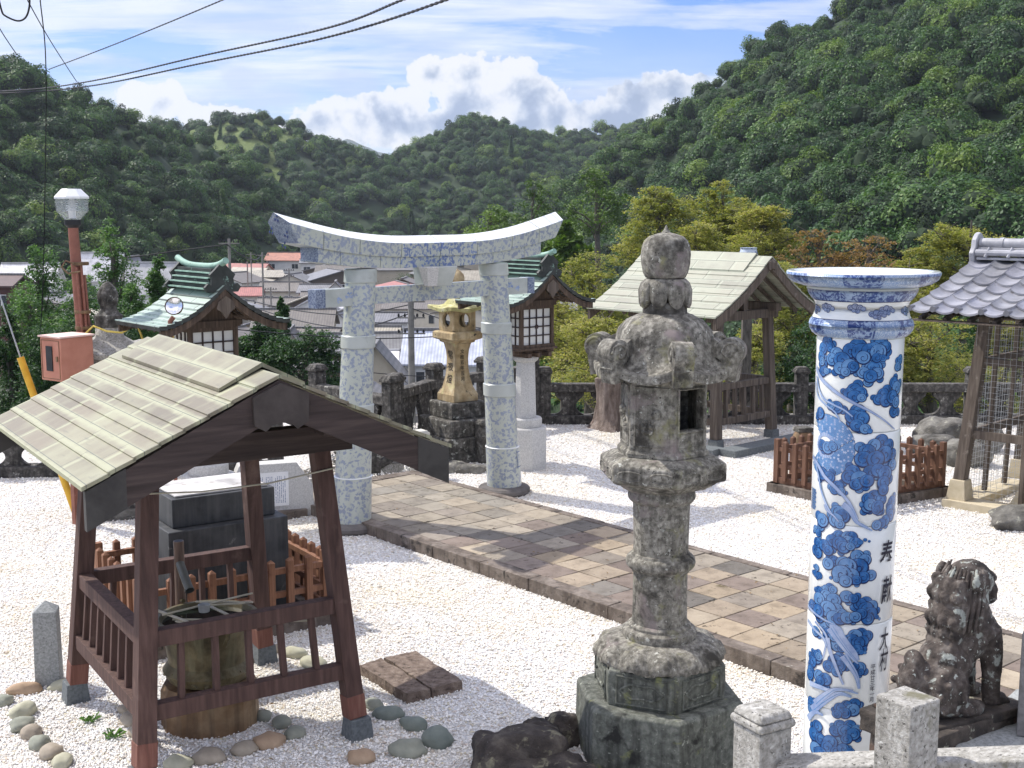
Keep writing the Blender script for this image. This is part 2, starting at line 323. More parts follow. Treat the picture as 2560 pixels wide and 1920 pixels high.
def copper(name, along, slope, pale, brown, ph=.205, pl=.62, gap=.028, line=.0032):
    """copper sheet: pale patina along the seams of every sheet, browner in the middle"""
    m, t, p = newmat(name)
    raw = t.node('ShaderNodeTexCoord').outputs['Object']; s = t.node('ShaderNodeSeparateXYZ', {0: raw})
    a = s.outputs[along]; b_ = t.math('MULTIPLY', t.math('ABSOLUTE', s.outputs[slope]), 1.16)
    v = t.node('ShaderNodeCombineXYZ', {0: a, 1: b_}).outputs[0]
    wob = t.mix(.035, v, t.noise(v, 9, 4, .6, 0, 1))
    br = t.node('ShaderNodeTexBrick', {'Vector': wob, 'Scale': 1.0, 'Mortar Size': gap, 'Mortar Smooth': 1.0, 'Bias': 0.0, 'Brick Width': pl, 'Row Height': ph, 'Color1': (0, 0, 0, 1), 'Color2': (0, 0, 0, 1), 'Mortar': (1, 1, 1, 1)}, offset=.5, squash=1)
    br2 = t.node('ShaderNodeTexBrick', {'Vector': v, 'Scale': 1.0, 'Mortar Size': line, 'Mortar Smooth': .1, 'Brick Width': pl, 'Row Height': ph}, offset=.5)
    seam = br2.outputs['Fac']
    n1 = t.noise(t.mapv(v, (7, 2.2, 1)), 1.6, 6, .6)
    f = t.math('ADD', br.outputs['Fac'], t.math('MULTIPLY', t.math('SUBTRACT', n1, .5), 1.1), clamp=True)
    br3 = t.node('ShaderNodeTexBrick', {'Vector': v, 'Scale': 1.0, 'Mortar Size': 0.0, 'Brick Width': pl, 'Row Height': ph, 'Color1': (.86, .86, .86, 1), 'Color2': (1.14, 1.12, 1.1, 1), 'Bias': 0.0}, offset=.5)
    c = t.mix(f, t.mix(1.0, brown, br3.outputs['Color'], 'MULTIPLY'), pale)
    c = t.mix(t.ramp(t.noise(raw, 1.1, 5, .6), [(.42, 0), (.66, .7)]), c, pale)
    c = t.mix(t.math('MULTIPLY', t.ramp(t.noise(t.mapv(v, (3, 22, 1)), 1.2, 4), [(.60, 0), (.72, 1)]), .35), c, (.10, .095, .085))
    c = t.mix(t.math('MULTIPLY', seam, .75), c, (.05, .06, .055))
    t.put(p, 'Base Color', c); t.put(p, 'Roughness', .62); t.put(p, 'Metallic', 0.0); t.put(p, 'Specular IOR Level', .4)
    b3 = t.node('ShaderNodeBump', {'Strength': .25, 'Distance': .008, 'Height': t.noise(raw, 6, 4)}); t.put(p, 'Normal', b3.outputs[0])
    return m
M['copper'] = copper('patinated_copper_sheet', 1, 0, (.315, .315, .205), (.175, .152, .108), gap=.05)
M['copperfar'] = copper('pale_copper_sheet', 1, 0, (.37, .385, .295), (.30, .295, .235), .203, .8, .03, .006)
M['coppergreen'] = copper('green_copper_sheet', 1, 0, (.40, .50, .44), (.30, .37, .32), .108, .5, .02, .010)
M['verdigris'] = surf('verdigris_trim', [(.3, (.17, .27, .215)), (.55, (.27, .42, .34)), (.75, (.42, .55, .46))], 6, 6, .65, .2, 30, .004, spots=[((.05, .06, .055), 7, .62, .08)])
M['verdark'] = surf('blackened_copper', [(.3, (.018, .022, .02)), (.6, (.05, .055, .05))], 6, 6, .6, .2, 30, .004, spots=[((.22, .34, .28), 8, .63, .06)])

def porcelain_arabesque(name, pale, blue, sc, th=.5, w=.05):
    m, t, p = newmat(name); raw = t.node('ShaderNodeTexCoord').outputs['Object']
    warp = t.mix(.10, raw, t.noise(raw, sc * .55, 3, .5, 0, 1))
    n = t.noise(warp, sc, 3.2, .62, 1.6)
    v = t.node('ShaderNodeTexVoronoi', {'Scale': sc * 1.5}, feature='F1'); t.put(v, 'Vector', warp)
    f = t.math('ADD', t.math('MULTIPLY', n, .75), t.math('MULTIPLY', v.outputs['Distance'], .32))
    f = t.ramp(f, [(th - w, 1), (th + w, 0)])
    n2 = t.noise(raw, 3.0, 4, .6); b2 = t.mix(t.ramp(n2, [(.35, 0), (.65, 1)]), blue, tuple(x * 1.25 for x in blue))
    t.put(p, 'Base Color', t.mix(f, pale, b2)); t.put(p, 'Roughness', .28); t.put(p, 'Specular IOR Level', .5); t.put(p, 'Coat Weight', .2); t.put(p, 'Coat Roughness', .2)
    return m
M['torii'] = porcelain_arabesque('faded_blue_arabesque_porcelain', (.45, .475, .41), (.225, .255, .315), 14.5, .515, .04)
M['toriiblue'] = porcelain_arabesque('strong_blue_arabesque_porcelain', (.45, .475, .41), (.13, .18, .33), 14.5, .52, .04)
M['toriidark'] = porcelain_arabesque('dense_blue_porcelain', (.27, .31, .37), (.075, .10, .18), 34, .54, .06)
M['toriiplain'] = surf('plain_celadon_glaze', [(.3, (.36, .385, .355)), (.6, (.45, .475, .44))], 4, 5, .3, .05, 20, .003, spots=[((.33, .34, .31), 7, .62, .1)], coat=.3)
M['toriiwhite'] = surf('glazed_white_cap', [(.3, (.66, .68, .66)), (.6, (.78, .79, .77))], 3, 5, .25, .05, 20, .003, spots=[((.35, .33, .30), 16, .72, .03)], coat=.4)
M['pglaze'] = surf('white_porcelain_glaze', [(.3, (.70, .72, .70)), (.6, (.78, .79, .76))], 2.5, 3, .16, 0, coat=.7)
M['pblue'] = surf('cobalt_wash', [(.3, (.015, .078, .23)), (.5, (.026, .122, .345)), (.7, (.075, .22, .47))], 22, 5, .17, 0, coat=.7)
M['pdark'] = surf('dark_cobalt_line', [(.3, (.007, .014, .062)), (.6, (.012, .028, .11))], 22, 4, .17, 0, coat=.7)
M['plight'] = surf('pale_cobalt_wash', [(.3, (.22, .30, .50)), (.5, (.32, .40, .58)), (.7, (.46, .53, .67))], 12, 4, .17, 0, coat=.7)
M['pmid'] = surf('middle_cobalt_wash', [(.3, (.055, .165, .37)), (.6, (.12, .26, .49))], 16, 4, .17, 0, coat=.7)
M['pband'] = porcelain_arabesque('banded_cobalt_pattern', (.26, .35, .50), (.018, .045, .17), 30, .56, .05)
M['pgrey'] = surf('grey_cobalt_wash', [(.3, (.13, .17, .28)), (.6, (.20, .25, .38))], 16, 4, .17, 0, coat=.7)
M['ink'] = surf('dark_brush_ink', [(.3, (.008, .007, .016)), (.6, (.02, .018, .035))], 22, 4, .6, 0)
M['stonetext'] = surf('painted_inscription', [(.3, (.035, .03, .022)), (.6, (.06, .05, .035))], 22, 4, .9, 0)

# leaves
def leafmat(name, stops, trans=.35, rnd=True, sc=.35):
    m, t, p = newmat(name)
    g = t.node('ShaderNodeNewGeometry'); ri = g.outputs['Random Per Island']
    oi = t.node('ShaderNodeObjectInfo').outputs['Random']
    n = t.noise(g.outputs['Position'], sc, 3, .5)
    f = t.math('ADD', t.math('MULTIPLY', ri, .45), t.math('ADD', t.math('MULTIPLY', n, .55), t.math('MULTIPLY', t.math('SUBTRACT', oi, .5), .45 if rnd else 0.0)))
    c = t.ramp(f, stops); t.put(p, 'Base Color', c); t.put(p, 'Roughness', .55); t.put(p, 'Specular IOR Level', .3)
    tr = t.node('ShaderNodeBsdfTranslucent', {'Color': t.mix(1.0, c, (1.15, 1.3, .6), 'MULTIPLY')})
    mx = t.node('ShaderNodeMixShader', {0: trans, 1: p.outputs[0], 2: tr.outputs[0]})
    out = [x for x in t.n if x.type == 'OUTPUT_MATERIAL'][0]; t.l.new(mx.outputs[0], out.inputs[0])
    return m
M['lf_forest'] = leafmat('forest_canopy_leaves', [(.12, (.012, .036, .009)), (.36, (.024, .068, .014)), (.56, (.044, .105, .020)), (.75, (.075, .15, .028)), (.95, (.12, .195, .038))], .25)
M['lf_forestb'] = leafmat('forest_yellow_green_leaves', [(.12, (.045, .085, .016)), (.40, (.085, .15, .022)), (.70, (.14, .22, .032)), (.95, (.20, .26, .045))], .3)
M['lf_dark'] = leafmat('dark_tree_leaves', [(.15, (.020, .048, .022)), (.45, (.036, .082, .030)), (.75, (.065, .125, .042)), (.95, (.12, .20, .07))], .35, False)
M['lf_ginkgo'] = leafmat('fresh_tree_leaves', [(.15, (.055, .11, .040)), (.45, (.09, .175, .06)), (.75, (.16, .26, .095)), (.95, (.32, .43, .20))], .42, False)
M['lf_maple'] = leafmat('yellow_green_maple_leaves', [(.12, (.12, .15, .040)), (.40, (.23, .24, .060)), (.62, (.34, .32, .085)), (.80, (.44, .36, .12)), (.95, (.45, .30, .13))], .45, False)
M['lf_rust'] = leafmat('rusty_maple_leaves', [(.15, (.12, .09, .03)), (.45, (.24, .15, .055)), (.75, (.35, .20, .085)), (.95, (.30, .24, .10))], .4, False)
M['bark'] = surf('grey_brown_bark', [(.3, (.05, .042, .034)), (.6, (.14, .12, .10))], 6, 6, .9, .6, 30, .01, stretch=(3, 3, .6))
M['grassfar'] = surf('rough_meadow_grass', [(.3, (.05, .085, .022)), (.5, (.095, .13, .035)), (.7, (.15, .175, .05))], 1.2, 7, .95, .3, 4, .1)
M['soil'] = surf('forest_floor', [(.3, (.014, .028, .012)), (.6, (.028, .048, .018))], .3, 6, .95, .4, 2, .2)

# ---------------------------------------------------------------- terrain
RIDGES = {
 'left': ([(-190, 170, 44), (-144, 200, 37.5), (-133, 230, 35), (-127.5, 260, 34), (-116.2, 290, 34.2), (-115.5, 310, 31.6), (-111.2, 320, 31), (-102.6, 335, 28.4), (-100.3, 350, 25.4), (-93.4, 370, 23.4), (-81.6, 380, 14.8), (-68, 380, 2.4)], .80),
 'mid': ([(-175, 560, 34), (-158.7, 560, 36.4), (-134.1, 560, 38.4), (-122.8, 560, 40.4), (-113.7, 560, 38.8), (-104.4, 565, 36.2), (-95, 570, 34.5), (-86.2, 580, 30.9), (-76.9, 590, 27.9), (-69.5, 600, 23.4), (-62, 600, 12)], .42),
 'third': ([(-85.9, 640, 20), (-75.3, 650, 26.6), (-60.9, 650, 31.6), (-43, 650, 37.4), (-37, 650, 43.1), (-27.5, 650, 48.3), (-15.6, 650, 49.4), (-8.5, 650, 47.6), (-1.4, 660, 40.2), (18.6, 680, 38.1), (28.1, 700, 44), (46, 700, 46.6), (76.7, 700, 46.1), (129.8, 720, 53.1)], .34),
 'right': ([(8.2, 300, -1), (20.4, 320, 8.8), (29, 330, 15), (36, 335, 19.7), (41.6, 335, 22.4), (46.4, 335, 26.6), (51.6, 330, 30.3), (57.5, 330, 34.4), (61.6, 330, 39.6), (64.9, 330, 44.4), (71.4, 330, 48.6), (80.3, 330, 51.2), (94.2, 330, 58.1), (113.7, 320, 67.3), (138.1, 300, 73.2), (174.6, 260, 76)], .25),
}
BASE = -13.5
def ridge_h(x, y):
    best = BASE
    for nm_, (pts, sl_) in RIDGES.items():
        wx = {'right': 4.6, 'third': 2.2}.get(nm_, 1.0)
        for (ax, ay, az), (bx, by, bz) in zip(pts, pts[1:]):
            dx, dy = (bx - ax) * wx, by - ay; L2 = dx * dx + dy * dy or 1
            t = max(0, min(1, ((x - ax) * wx * dx + (y - ay) * dy) / L2))
            d = math.hypot((x - ax) * wx - dx * t, y - ay - dy * t)
            h = az + (bz - az) * t - sl_ * d
            if h > best: best = h
    return best
def ground_h(x, y):
    h = ridge_h(x, y)
    if h > BASE:
        k = min(1, (h - BASE) / 12)
        h += k * (noise.noise(Vector((x * .022, y * .022, .3))) * 7 + noise.noise(Vector((x * .06, y * .06, 4.3))) * 2.2)
        h = max(h, BASE)
    # the shrine terrace: ground falls away from its edge to the valley
    e = max(y - 24.0, abs(x - 2) - 16.0)
    if e < 0: e = 0
    near = -1.2 - .62 * e if y > -5 else -1.2
    # spur on the right on which the maples stand
    if x > 3 and y < 90: near = max(near, -3.0 - .10 * e - max(0, y - 45) * .25)
    return max(h, near, BASE)
def build_terrain():
    xs = []; ys = []
    def axis(a, b_, f):
        out = [a]
        while out[-1] < b_: out.append(out[-1] + f(out[-1]))
        return out
    ys = axis(-30, 900, lambda y: 4 if y < 60 else 7); xs = axis(-420, 420, lambda x: 7 if abs(x) > 40 else 4)
    vs = [(x, y, ground_h(x, y)) for y in ys for x in xs]; n = len(xs)
    fs = [(j * n + i, j * n + i + 1, (j + 1) * n + i + 1, (j + 1) * n + i) for j in range(len(ys) - 1) for i in range(n - 1)]
    mb = MB(); mb.add(vs, fs, 0)
    k = len(mb.v); s = 9000
    mb.add([(-s, -s, BASE - .3), (s, -s, BASE - .3), (s, s, BASE - .3), (-s, s, BASE - .3)], [(0, 1, 2, 3)], 0)
    tag(mb.build('hills', M['soil'], ang=180, recalc=False), kind='structure')
build_terrain()
# far blue mountain beyond the valley
mb = MB(); prof = [(-1000, 60), (-650.1, 115), (-590, 135), (-533.5, 166), (-494.7, 184), (-470, 196), (-456, 201), (-440, 196), (-417.8, 184), (-395, 176), (-373.1, 165), (-264.4, 140), (-100, 90), (100, 40)]
vs = []
for x, z in prof: vs += [(x, 3200, -20), (x, 3500, z * .97 + 2), (x, 3900, -20)]
fs = []
for i in range(len(prof) - 1):
    for j in range(2): fs.append((i * 3 + j, (i + 1) * 3 + j, (i + 1) * 3 + j + 1, i * 3 + j + 1))
mb.add(vs, fs, 0); tag(mb.build('far_mountain', M['soil'], ang=180), kind='structure')

# ---------------------------------------------------------------- courtyard
mb = MB()
mb.prism([(-16, 22.9), (-2.9, 22.9), (-2.9, 19.2), (-3.35, 17.9), (-3.0, 16.6), (-1.15, 18.15), (-1.15, 22.9), (14, 22.9), (16, -6), (-16, -6)][::-1], -3.0, 0.0)
cy = tag(mb.build('gravel_ground', M['gravel'], ang=0), kind='structure')
# stone path: axis u runs down the path, v across it
PO = Vector((.241, 13.83)); PU = Vector((.650, -.760)); PV = Vector((.760, .650)); TS = .39
def pw(u, v, z=.13): q = PO + PU * (u * TS) + PV * (v * TS); return (q.x, q.y, z)
M['pavers'] = surf('flagstone', [(.3, (.60, .58, .55)), (.5, (.88, .86, .83)), (.7, (1.0, .99, .96))], 6, 8, .9, .8, 26, .014, tone=True, spots=[((.13, .115, .095), 12, .62, .07), ((.26, .25, .15), 3.4, .63, .1)])
M['kerb'] = surf('kerb_stone', [(.3, (.085, .065, .052)), (.5, (.165, .135, .11)), (.7, (.26, .22, .185))], 5, 8, .92, .8, 30, .014, spots=[((.035, .03, .026), 6, .57, .1), ((.36, .34, .28), 14, .66, .05)], streak=((.05, .04, .035), .5))
mb = MB()
mb.prism([pw(-10.05, -2.42)[:2], pw(22, -2.42)[:2], pw(22, 3.22)[:2], pw(-10.05, 3.22)[:2]], -.1, .108)
pathob = tag(mb.build('stone_path', M['kerb'], ang=0), kind='structure')
rp = random.Random(5); mb = MB()
tans = [(.35, .285, .205), (.37, .315, .24), (.32, .265, .20), (.30, .265, .215)]; darks = [(.205, .165, .14), (.225, .185, .158), (.18, .165, .145), (.235, .205, .17), (.20, .16, .135)]
def slab(mb, c, z0, z1, inset=.006):
    cx = sum(p[0] for p in c) / 4; cy_ = sum(p[1] for p in c) / 4
    q = []
    for p in c:
        d = Vector((p[0] - cx, p[1] - cy_)); L = d.length; d *= (L - inset * 1.4) / L
        q.append((cx + d.x + rp.uniform(-.004, .004), cy_ + d.y + rp.uniform(-.004, .004)))
    tz = [z1 + rp.uniform(-.004, .005) for _ in range(4)]
    mb.hexa([(x, y, z0) for x, y in q] + [(x, y, z) for (x, y), z in zip(q, tz)])
for i in range(-10, 22):
    for j in range(-2, 3):
        light = (i + j) % 2 == 0
        far = i < -2
        if rp.random() < (.28 if far else .13): light = not light
        col = rp.choice(tans) if light else rp.choice(darks)
        if far: col = tuple(a * .5 + b_ * .5 for a, b_ in zip(col, (.30, .28, .235)))
        k = rp.uniform(.80, 1.14); mb.col = tuple(x * k for x in col)
        slab(mb, [pw(i, j), pw(i + 1, j), pw(i + 1, j + 1), pw(i, j + 1)], .09, .132)
mb.build('flagstones', M['pavers'], parent=pathob, ang=0, bevel=.006)
mb = MB()
for v0, v1 in ((-2.50, -2.0), (3.0, 3.30)):
    u = -10.1
    while u < 22:
        L = rp.uniform(1.8, 3.1); mb.col = None
        slab(mb, [pw(u, v0), pw(u + L, v0), pw(u + L, v1), pw(u, v1)], -.05, .138, .004); u += L
u0 = -2.5
for L in (2.2, 1.9, 1.8): slab(mb, [pw(-10.6, u0), pw(-10.05, u0), pw(-10.05, u0 + L), pw(-10.6, u0 + L)], -.1, .136, .004); u0 += L
# the landing at the head of the stairs runs out to the left
u0 = -2.6
for L in (1.5, 1.3, 1.4): slab(mb, [pw(-10.6, u0 - L), pw(-8.2, u0 - L), pw(-8.2, u0), pw(-10.6, u0)], -.1, .10, .01); u0 -= L
mb.build('kerb_stones', M['kerb'], parent=pathob, ang=0, bevel=.008)

# ---------------------------------------------------------------- instancing helper for uncountable stuff
def scatter(name, pts, protos, mat_keep=True):
    """pts: (x, y, z, scale, rotz, which, zscale)"""
    hid = []
    me = bpy.data.meshes.new(name); me.from_pydata([p[:3] for p in pts], [], [])
    for an, ty in (('sc', 'FLOAT_VECTOR'), ('rt', 'FLOAT_VECTOR'), ('wh', 'INT')):
        me.attributes.new(an, ty, 'POINT')
    me.attributes['sc'].data.foreach_set('vector', [c for p in pts for c in (p[3], p[3], p[3] * p[6])])
    me.attributes['rt'].data.foreach_set('vector', [c for p in pts for c in (p[7] if len(p) > 7 else 0, p[8] if len(p) > 8 else 0, p[4])])
    me.attributes['wh'].data.foreach_set('value', [p[5] for p in pts])
    o = bpy.data.objects.new(name, me); C.objects.link(o)
    colp = bpy.data.collections.new(name + '_shapes')
    for i, pr in enumerate(protos):
        pr.name = name + '_shape_%02d' % i
        for c in list(pr.users_collection): c.objects.unlink(pr)
        colp.objects.link(pr)
    ng = bpy.data.node_groups.new(name, 'GeometryNodeTree')
    ng.interface.new_socket('Geometry', in_out='INPUT', socket_type='NodeSocketGeometry'); ng.interface.new_socket('Geometry', in_out='OUTPUT', socket_type='NodeSocketGeometry')
    n = ng.nodes; l = ng.links
    gi = n.new('NodeGroupInput'); go = n.new('NodeGroupOutput'); ip = n.new('GeometryNodeInstanceOnPoints'); ci = n.new('GeometryNodeCollectionInfo')
    ci.inputs['Collection'].default_value = colp; ci.inputs['Separate Children'].default_value = True; ci.inputs['Reset Children'].default_value = True
    def att(nm, ty):
        a = n.new('GeometryNodeInputNamedAttribute'); a.data_type = ty; a.inputs['Name'].default_value = nm; return a.outputs['Attribute']
    l.new(gi.outputs[0], ip.inputs['Points']); l.new(ci.outputs[0], ip.inputs['Instance']); ip.inputs['Pick Instance'].default_value = True
    l.new(att('wh', 'INT'), ip.inputs['Instance Index']); l.new(att('sc', 'FLOAT_VECTOR'), ip.inputs['Scale'])
    er = n.new('FunctionNodeEulerToRotation'); l.new(att('rt', 'FLOAT_VECTOR'), er.inputs[0]); l.new(er.outputs[0], ip.inputs['Rotation'])
    l.new(ip.outputs[0], go.inputs[0])
    md = o.modifiers.new('scatter', 'NODES'); md.node_group = ng
    return tag(o, kind='stuff')

# loose pebbles over the bed
def pebble(seed):
    r = random.Random(seed); bm = bmesh.new(); bmesh.ops.create_icosphere(bm, subdivisions=1, radius=1)
    s = (r.uniform(.9, 1.25), r.uniform(.65, .9), r.uniform(.5, .7))
    for v in bm.verts: v.co = Vector((v.co.x * s[0], v.co.y * s[1], v.co.z * s[2])) * r.uniform(.78, 1.12)
    me = bpy.data.meshes.new('pebble'); bm.to_mesh(me); bm.free(); me.materials.append(M['pebble'])
    o = bpy.data.objects.new('pebble', me); return o
def in_view(x, y, m=.5):
    return y > 6.6 and abs(x) < y * .425 + m
def in_path(x, y):
    q = Vector((x, y)) - PO; u = q.dot(PU) / TS; v = q.dot(PV) / TS
    return -10.6 < u < 22.2 and -2.5 < v < 3.3
pts = []; rg = random.Random(3)
for y0, y1, dn, sz in ((6.8, 12.5, 1500, .0105), (12.5, 17, 900, .0115), (17, 22.6, 480, .0135)):
    w = y1 * .425 + .6; n = int((y1 - y0) * 2 * w * dn)
    for _ in range(n):
        x = rg.uniform(-w, w); y = rg.uniform(y0, y1)
        if not in_view(x, y) or in_path(x, y): continue
        s = sz * rg.uniform(.62, 1.30)
        pts.append((x, y, rg.uniform(.0, .010), s, rg.uniform(0, 6.28), rg.randrange(6), 1.0, rg.uniform(-.6, .6), rg.uniform(-.6, .6)))
tag(scatter('gravel', pts, [pebble(i) for i in range(6)]), 'white gravel spread over the shrine courtyard', 'gravel')

# ================================================================= foreground: water pavilion
def pavilion(name, label, P):
    """gabled open shelter. local x across the gable, y along the ridge (towards the far end)"""
    t = thing(name, label, 'pavilion', P['loc'], P['rz'])
    a, b_ = P['a'], P['b']; mt = P['mats']; ps = P['post']; zt = P['ztop']; sp = P['splay']
    top = {}
    for ix in (-1, 1):
        for iy in (-1, 1):
            m = MB(); x0, y0 = ix * a, iy * b_; zf = P['foot']
            k = (zf) / zt; xb, yb = x0 * (1 - sp * k), y0 * (1 - sp * k)
            xt, yt = x0 * (1 - sp), y0 * (1 - sp)
            m.beam((xb, yb, zf), (xt, yt, zt), ps, ps, up=(0, 1, 0), w1=ps * .93, h1=ps * .93)
            o = m.build('post', mt['post'], t, bevel=.006)
            if P.get('newfoot'):
                m = MB(); z1 = zf + .17; k1 = z1 / zt
                m.beam((xb, yb, zf), (x0 * (1 - sp * k1), y0 * (1 - sp * k1), z1), ps + .007, ps + .007, up=(0, 1, 0)); m.build('post_foot', M['woodnew'], o, bevel=.005)
            m = MB(); m.box(x0, y0, -.08, ps * P['fs'], ps * P['fs'], zf + .08, taper=P['ft']); m.build('footing', mt['foot'], o, bevel=.006)
            top[(ix, iy)] = (xt, yt)
    def at(ix, iy, z): k = z / zt; return Vector((ix * a * (1 - sp * k), iy * b_ * (1 - sp * k), z))
    # railings
    for side in P['rails']:
        m = MB(); p, q = {'left': ((-1, -1), (-1, 1)), 'front': ((-1, -1), (1, -1)), 'right': ((1, -1), (1, 1)), 'back': ((-1, 1), (1, 1))}[side]
        rw, rh = P['rail']
        for zr in (P['zr1'], P['zr0']):
            A = at(*p, zr); B = at(*q, zr); m.beam(A, B, rw, rh)
        root = m.build('railing', mt['post'], t, bevel=.005)
        n = P['nb'][side]; A0 = at(*p, P['zr0']); B0 = at(*q, P['zr0']); A1 = at(*p, P['zr1']); B1 = at(*q, P['zr1'])
        for i in range(n):
            f = (i + 1) / (n + 1); w = P['bw']
            m = MB(); m.beam(A0.lerp(B0, f) , A1.lerp(B1, f), w, w * .8, up=(B0 - A0).normalized()); m.build('baluster', mt['post'], root, bevel=.003)
    # head beams
    zb = zt; xt, yt = abs(top[(1, 1)][0]), abs(top[(1, 1)][1]); bh, bw = P['beamh'], P['beamw']; ov = P['bo']
    for iy in (-1, 1):
        m = MB(); m.beam((-xt - ov, iy * yt, zb + bh / 2 - .02), (xt + ov, iy * yt, zb + bh / 2 - .02), bw, bh); m.build('cross_beam', mt['beam'], t, bevel=.006)
    for ix in (-1, 1):
        m = MB(); m.beam((ix * xt, -yt - ov, zb + bh * 1.12), (ix * xt, yt + ov, zb + bh * 1.12), bw, bh * .95); m.build('eave_beam', mt['beam'], t, bevel=.006)
    # roof
    ye, yf = -P['o1'], P['o2']; w, ze, zr = P['w'], P['ze'], P['zr']; cur = P.get('curve', 0)
    def rz_(s):  # s 0 ridge .. 1 eave
        return zr + (ze - zr) * s - cur * math.sin(math.pi * s)
    m = MB(); N = P['rows']; th = .022
    for ix in (-1, 1):
        for r in range(N):
            s0, s1 = r / N, (r + 1) / N; z0, z1 = rz_(s0), rz_(s1)
            x0, x1 = ix * w * s0, ix * w * (s1 + .012)
            st = .0045
            pts = [(x0, ye, z0 + .0 - th), (x1, ye, z1 - th), (x1, yf, z1 - th), (x0, yf, z0 - th), (x0, ye, z0 + .001), (x1, ye, z1 + st), (x1, yf, z1 + st), (x0, yf, z0 + .001)]
            m.hexa([Vector(p) + Vector((0, 0, .012)) for p in pts])
    rf = m.build('roof', mt['roof'], t, ang=20)
    m = MB(); cw = P['capw']; c0, c1 = ye + P['ci'], yf - P['ci']
    for ix in (-1, 1):
        s = cw / w; z1 = rz_(s)
        pts = [(0, c0, zr + .03), (ix * cw, c0, z1 + .028), (ix * cw, c1, z1 + .028), (0, c1, zr + .03), (0, c0, zr + .060), (ix * cw, c0, z1 + .050), (ix * cw, c1, z1 + .050), (0, c1, zr + .060)]
        m.hexa(pts)
    m.build('ridge_cap', mt['cap'], rf, ang=20)
    # verge boards, gussets at their ends, rafters
    bd = P['bd']
    for y, yy in ((ye + .03, -1), (yf - .03, 1)):
        for ix in (-1, 1):
            m = MB(); segs = 6
            for i in range(segs):
                s0, s1 = i / segs, (i + 1) / segs
                p = []
                for dz0 in (-bd, 0):
                    pass
                A, B = rz_(s0) - th, rz_(s1) - th; x0, x1 = ix * w * s0 * .985, ix * w * s1 * .985
                q = [(x0, y - .025, A - bd), (x1, y - .025, B - bd), (x1, y + .025, B - bd), (x0, y + .025, A - bd), (x0, y - .025, A), (x1, y - .025, B), (x1, y + .025, B), (x0, y + .025, A)]
                m.hexa(q)
            o = m.build('gable_board', mt['gable'], t, ang=25)
            m = MB(); x0, x1 = ix * w * .80, ix * w * .995; A, B = rz_(.80) - th, rz_(.995) - th; g_ = .029
            m.hexa([(x0, y - g_, A - bd - .012), (x1, y - g_, B - bd - .012), (x1, y + g_, B - bd - .012), (x0, y + g_, A - bd - .012), (x0, y - g_, A + .004), (x1, y - g_, B + .004), (x1, y + g_, B + .004), (x0, y + g_, A + .004)])
            m.build('copper_sleeve', mt['sleeve'], o, ang=25)
        if P.get('pendant'):
            m = MB(); e = P['pendant']
            m.extr([(-.19, -.10), (-.185, -.28), (-.11, -.325), (-.07, -.29), (0, -.275), (.07, -.29), (.11, -.325), (.185, -.28), (.19, -.10), (.0, -.02)], (0, y + yy * .032, zr - th), (e, 0, 0), (0, 0, e), (0, 1, 0), yy * .02)
            m.build('gable_plate', M['woodplate'] if e == 1 else mt['gable'], t)
    m = MB(); n = P['nraft']
    for i in range(n):
        y = ye + .1 + (yf - ye - .2) * i / (n - 1)
        for ix in (-1, 1):
            m.beam((0, y, zr - .075 - cur), (ix * w * .93, y, rz_(.93) - .075 - cur * .4), .045, .055)
    m.build('rafters', mt['gable'], t)
    m = MB(); m.beam((0, ye + .07, zr - .13), (0, yf - .07, zr - .13), .10, .12)
    for iy in (-1, 1): m.beam((0, iy * yt, zb + bh - .03), (0, iy * yt, zr - .1), .11, .11)
    m.build('ridge_beam', mt['beam'], t, bevel=.004)
    if P.get('newfoot'):
        m = MB(); q = w * .55; m.extr([(-q, zb + bh * .9), (q, zb + bh * .9), (q * .95, rz_(.5) - .09), (0, zr - .10), (-q * .95, rz_(.5) - .09)], (0, yt + .07, 0), (1, 0, 0), (0, 0, 1), (0, 1, 0), .03); m.build('added_gable_panel', mt['beam'], t)  # dark panel added to close the bright gap, standing in for roof shade
    return t
near = pavilion('water_pavilion', 'dark red-brown wooden water pavilion with a greenish copper roof, nearest in front', dict(
    loc=(-2.334, 9.205, 0), rz=R(32.8), a=.80, b=.93, post=.135, splay=.215, ztop=2.18, foot=.16, fs=1.5, ft=.78, newfoot=True,
    mats=dict(post=M['wood'], foot=M['footing'], roof=M['copper'], cap=M['copper'], beam=M['wooddark'], gable=M['wooddark'], sleeve=M['sleeve']),
    rails=('left', 'front', 'back'), nb=dict(left=8, front=5, back=5), rail=(.095, .115), bw=.052, zr0=.52, zr1=1.02,
    beamh=.20, beamw=.13, bo=.24, o1=1.562, o2=1.278, w=1.25, ze=2.262, zr=2.85, rows=8, capw=.30, ci=.30, bd=.23, nraft=8, pendant=1.0))
shel = pavilion('open_shelter', 'weathered open wooden shelter with a pale copper roof, behind the big stone lantern', dict(
    loc=(3.30, 21.43, 0), rz=R(42), a=.76, b=.95, post=.15, splay=.10, ztop=2.10, foot=.14, fs=1.35, ft=.9,
    mats=dict(post=M['wornwood'], foot=M['footing'], roof=M['copperfar'], cap=M['copperfar'], beam=M['wornwood'], gable=M['wornwood'], sleeve=M['wornwood']),
    rails=('left', 'front', 'right', 'back'), nb=dict(left=5, front=5, right=5, back=5), rail=(.09, .11), bw=.07, zr0=.42, zr1=1.0,
    beamh=.15, beamw=.13, bo=.22, o1=1.42, o2=1.40, w=1.42, ze=2.22, zr=3.14, curve=.07, rows=7, capw=.34, ci=.32, bd=.16, nraft=9, pendant=.6))

